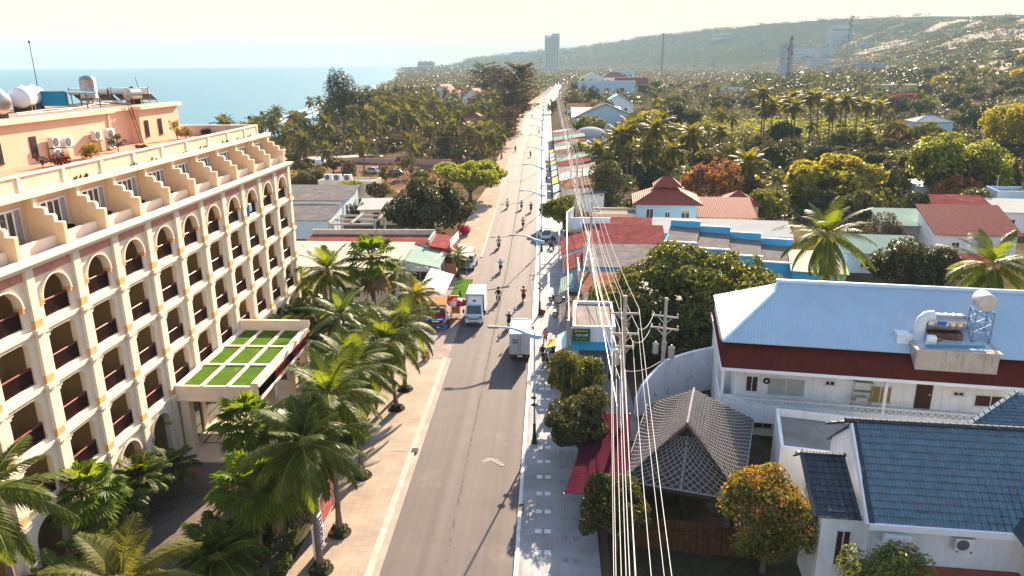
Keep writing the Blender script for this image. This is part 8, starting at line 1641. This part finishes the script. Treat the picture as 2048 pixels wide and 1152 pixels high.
    for i in range(700):
        x = c0.x + random.uniform(-42, 36); y = c0.y + random.uniform(-38, 42); h = random.uniform(1.8, 3.0)
        for k in range(5): a = random.uniform(0, 6.28); u = Vector((math.cos(a), math.sin(a), .7)).normalized(); w = Vector((-math.sin(a), math.cos(a), 0)) * .28; p = Vector((x, y, h * .45)); mb.add([tuple(p), tuple(p + u * h * .4 + w), tuple(p + u * h * .7 - Vector((0, 0, .3))), tuple(p + u * h * .4 - w)], [(0, 1, 2, 3)])
    tag(mb.build('banana_field', MATS['lime_leaf']), kind='stuff')
def far_buildings():
    mt = MATS
    gl = mt['window_glass']
    # tower block
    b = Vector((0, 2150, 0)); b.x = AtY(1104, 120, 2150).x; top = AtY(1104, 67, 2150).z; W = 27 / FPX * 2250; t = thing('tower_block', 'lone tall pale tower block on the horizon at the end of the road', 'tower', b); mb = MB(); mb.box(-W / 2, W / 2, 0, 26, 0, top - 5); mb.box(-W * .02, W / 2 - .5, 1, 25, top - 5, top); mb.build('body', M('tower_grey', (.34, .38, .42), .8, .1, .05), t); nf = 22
    mb = MB()
    for i in range(nf): z = 12 + (top - 20) * i / nf; mb.box(-W / 2 + 3, W / 2 - 3, -.25, 0, z, z + 1.9)
    mb.build('window_bands', gl, t); mb = MB()
    for i in range(6): x = -W / 2 + 3 + (W - 6) * i / 5; mb.box(x - .5, x + .5, -.6, 0, 8, top - 6)
    mb.build('facade_rib', mt['white_plaster'], t); mb = MB(); mb.box(-W / 2 + 2, -W * .1, -.6, -.2, top - 12, top - 8); mb.build('sign_panel', mt['white_paint'], t)
    # hillside buildings and roofs
    D = [('white hillside hotel block, tall left wing', 1562, 88, 1590, 122, 760, 'white_plaster', 3), ('white hillside hotel block, long middle wing with window rows', 1584, 97, 1632, 126, 770, 'white_plaster', 4), ('white hillside hotel block, right wing', 1638, 96, 1668, 120, 790, 'white_plaster', 3), ('white annexe below the hillside hotel', 1620, 117, 1664, 136, 720, 'white_plaster', 2), ('pale block on the dune above the hillside hotel', 1664, 76, 1700, 96, 980, 'pale_blue_plaster', 2), ('pale long building on the dune right of the masts', 1720, 86, 1752, 100, 900, 'pale_blue_plaster', 2), ('white hut with bright roof below the hillside', 1676, 127, 1696, 137, 640, 'white_plaster', 1), ('small white terrace house left of the bright hut', 1652, 134, 1684, 147, 620, 'white_plaster', 1), ('blue white house at the hill foot', 1718, 128, 1772, 146, 560, 'pale_blue_plaster', 1), ('white building on the lower hill at the right', 1800, 118, 1845, 128, 600, 'white_plaster', 1)]
    for lab, x0, y0, x1, y1, Y_, wm, fl in D:
        for k in range(40):
            q = AtY(x0, y1, 480 + k * 35)
            if ground_z(q.x, q.y) >= q.z - 1: Y_ = q.y; break
        a = AtY(x0, y1, Y_); c = AtY(x1, y0, Y_); w = c.x - a.x; gz = min(ground_z(a.x, Y_), ground_z(c.x, Y_), a.z); h = max(3, c.z - gz)
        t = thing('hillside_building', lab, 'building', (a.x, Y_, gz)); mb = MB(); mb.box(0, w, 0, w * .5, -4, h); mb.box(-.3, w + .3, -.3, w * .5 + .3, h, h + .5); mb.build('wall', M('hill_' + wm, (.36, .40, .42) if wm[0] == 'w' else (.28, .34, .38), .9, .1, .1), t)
        vis = c.z - a.z
        for f in range(fl):
            mb = MB(); k = max(3, int(w / 4)); z = h - vis + vis * (f + .35) / fl
            for i in range(k): mb.box(w * (i + .38) / k, w * (i + .62) / k, -.12, 0, z, z + vis / fl * .22)
            mb.build('window_row', gl, t)
    R = [('grey gabled house with pale blue walls beyond the white dome', 1150, 262, 22, 12, 5.0, 0, 'pale_blue_plaster', ('gable_y', 'grey_sheet', 9.5)), ('wing with a slate roof left of the grey gable', 1146, 262, 9, 10, 5.0, 0, 'pale_blue_plaster', ('mono_y', 'slate_sheet', 5, 7.5)), ('house with a bright blue gabled roof', 1205, 232, 14, 12, 5.5, 0, 'white_plaster', ('gable_y', 'teal_sheet', 9.5)), ('small blue roofed hut left of the bright blue gable', 1188, 240, 11, 8, 4, 0, 'cyan_plaster', ('mono_y', 'teal_sheet', 4.2, 5)), ('large blue grey hall wall with a white roof edge', 1158, 198, 38, 20, 11, 0, 'pale_blue_plaster', ('flat', 'white_sheet', .5)), ('hall with a red roof right of the blue grey hall', 1232, 195, 22, 14, 9, 0, 'cream_plaster', ('gable_x', 'red_tile', 13)), ('low orange roofed house before the olive tree', 1135, 228, 24, 8, 3, 0, 'white_plaster', ('mono_y', 'rust_sheet', 3, 4.4)), ('white gabled house far up the road on the right', 1162, 172, 25, 16, 8, 0, 'white_plaster', ('gable_y', 'white_sheet', 14)), ('far house with a dull red roof', 1205, 170, 26, 16, 8, 0, 'white_plaster', ('hip', 'red_tile', 13)), ('far white flat roofed block by the woods', 1232, 160, 26, 16, 12, 0, 'pale_blue_plaster', ('flat', 'flat_concrete', .5)), ('far long white roof below the tower block', 1134, 138, 80, 20, 12, 0, 'white_plaster', ('flat', 'white_sheet', .5)), ('teal roofed hall in the palm woodland', 1440, 198, 26, 14, 5, 0, 'pale_blue_plaster', ('gable_x', 'green_sheet', 7.5)), ('low white hall left of the beige house', 1650, 205, 14, 10, 4, 0, 'white_plaster', ('gable_x', 'white_sheet', 6)), ('far red roof left of the road in the grove', 1005, 140, 60, 20, 8, 0, 'cream_plaster', ('hip', 'red_tile', 16)), ('small cream house by the dark trees up the road', 1222, 210, 9, 9, 4, 0, 'cream_plaster', ('gable_y', 'red_tile', 7))]
    for lab, px, py, w, d, h, rz, wm, roof in R:
        b = G(px, py); building('far_house', lab, 'house', (b.x, b.y, 0), rz, w, d, h, wm, roof, [('window', 'f', w * .18, h * .35, w * .08, h * .3), ('window', 'f', w * .45, h * .35, w * .08, h * .3), ('window', 'f', w * .72, h * .35, w * .08, h * .3)] if h > 3.5 else (), oh=.6, th=.15)
    b = G(1182, 290); t = thing('dome_tent', 'white dome roofed hall behind the street shops', 'dome', b); mb = MB(); R_ = 33 / FPX * b.y; n = 10; mb.lathe([(R_ * math.cos(i * PI / 2 / n), 2.2 + R_ * .55 * math.sin(i * PI / 2 / n)) for i in range(n)] + [(.02, 2.2 + R_ * .55)], (0, R_, 0), 28); mb.build('dome_roof', mt['white_sheet'], t, smooth=True); mb = MB(); mb.lathe([(R_ * .98, 0), (R_ * .98, 2.2)], (0, R_, 0), 28); mb.build('wall', mt['pale_blue_plaster'], t)
    # masts
    for lab, px, py, Y_, zt, w in (('thin lattice radio mast far behind the woodland', 1327, 66, 930, None, 1.0), ('lattice mast in front of the white hillside hotel', 1583, 72, 560, None, 1.2), ('tallest mast with drum antennas on the dune ridge', 1704, 30, 960, None, 2.0)):
        tp = AtY(px, py, Y_); gz = ground_z(tp.x, Y_); H = tp.z - gz; t = thing('radio_mast', lab, 'mast', (tp.x, Y_, gz)); mb = MB(); k = 14
        for s in ((-1, -1), (1, -1), (0, 1)): mb.beam((s[0] * w, s[1] * w, 0), (s[0] * w * .5, s[1] * w * .5, H), .28, .28)
        for i in range(k): z0, z1 = H * i / k, H * (i + 1) / k; q = w * (1 - .5 * i / k); mb.beam((-q, -q, z0), (q, -q, z1), .15, .15); mb.beam((q, -q, z0), (0, q, z1), .15, .15)
        mb.build('lattice', M('mast_steel', (.16, .11, .11), .6, .2, .5), t)
        if 'tallest' in lab or 'front' in lab:
            for z, x in ((H - 2, 2.6 if 'tall' in lab else 1.2), (H - 9, -1.6), (H - 12, 1.6)): mb = MB(); mb.lathe([(.02, -1), (1.0 if 'tall' in lab else .5, -1), (1.0 if 'tall' in lab else .5, 1), (.02, 1)], (x, 0, z), 8); mb.build('antenna', M('mast_steel', (.16, .11, .11)), t)
    b = G(1985, 420); mb = MB(b); tp = AtY(1992, 350, b.y); mb.tube([b, (b.x, b.y, tp.z)], [.12, .05], 6); mb.box(b.x - 1, b.x + 1, b.y - .1, b.y + .1, 3.6, 3.75); tag(mb.build('whip_mast', mt['white_paint']), 'slim white whip mast among the pale roofs at the right edge', 'mast')
    # long low blocks along the ridge line
    for lab, x0, x1, yt, Y_ in (('long low block on the headland by the sea', 835, 868, 124, 2350), ('long low block on the far ridge left of the tower', 1022, 1082, 105, 3300), ('stepped terrace building on the far ridge', 1122, 1180, 100, 3200), ('low hip roofed pavilion on the ridge', 1428, 1465, 68, 2500), ('small white blocks on the ridge behind the tall mast', 1664, 1706, 54, 1900)):
        a, c = AtY(x0, yt, Y_), AtY(x1, yt, Y_); t = thing('ridge_building', lab, 'building', (a.x, Y_, a.z - 14)); mb = MB(); w = c.x - a.x; mb.box(0, w, 0, 30, -30, 14)
        for i in range(3): mb.box(w * (.1 + i * .3), w * (.25 + i * .3), 2, 20, 14, 17)
        mb.build('wall', mt['grey_plaster'], t); mb = MB(); mb.box(w * .05, w * .95, -.4, 0, 6, 9); mb.build('window_row', gl, t)
    # small shops up the street: counter front, roof sheet and sign each
    random.seed(51); cols = ['white_plaster', 'pale_blue_plaster', 'cream_plaster', 'cyan_plaster', 'pink_plaster', 'grey_plaster']; rfs = [('grey_sheet', 'grey'), ('rust_sheet', 'rusty'), ('white_sheet', 'white'), ('flat_concrete', 'concrete'), ('red_sheet', 'red'), ('green_sheet', 'green')]
    y = 122
    for i in range(15):
        w = random.uniform(6, 10); x = rx(y) + 4.6; rf, rn = rfs[i % 6]
        building('street_shop', '%s roofed street shop, %s along the right pavement past the small street tree' % (rn, ORD[i]), 'shop', (x, y, 0), 0, random.uniform(5, 8), w - .6, 3.0, cols[i % 6 - (i // 6)], ('mono_x', rf, 2.9, random.uniform(3.2, 4.2)), [('shutter', 'l', .6, 0, w - 2.2, 2.3)], oh=.5)
        if i < 9: awning('awning', '%s fabric awning before the %s street shop past the small street tree' % (('pale', 'mint', 'yellow')[i % 3], ORD[i]), (x - 1.8, y + .4, 2.1), (x - .1, y + .4, 2.7), (x - .1, y + w - 1, 2.7), (x - 1.8, y + w - 1, 2.1), ('old_fabric', 'turquoise_fabric', 'yellow_fabric')[i % 3], (0, 3))
        y += w
STEPS += [right_green, far_buildings]
setting()
for fn in STEPS: fn()
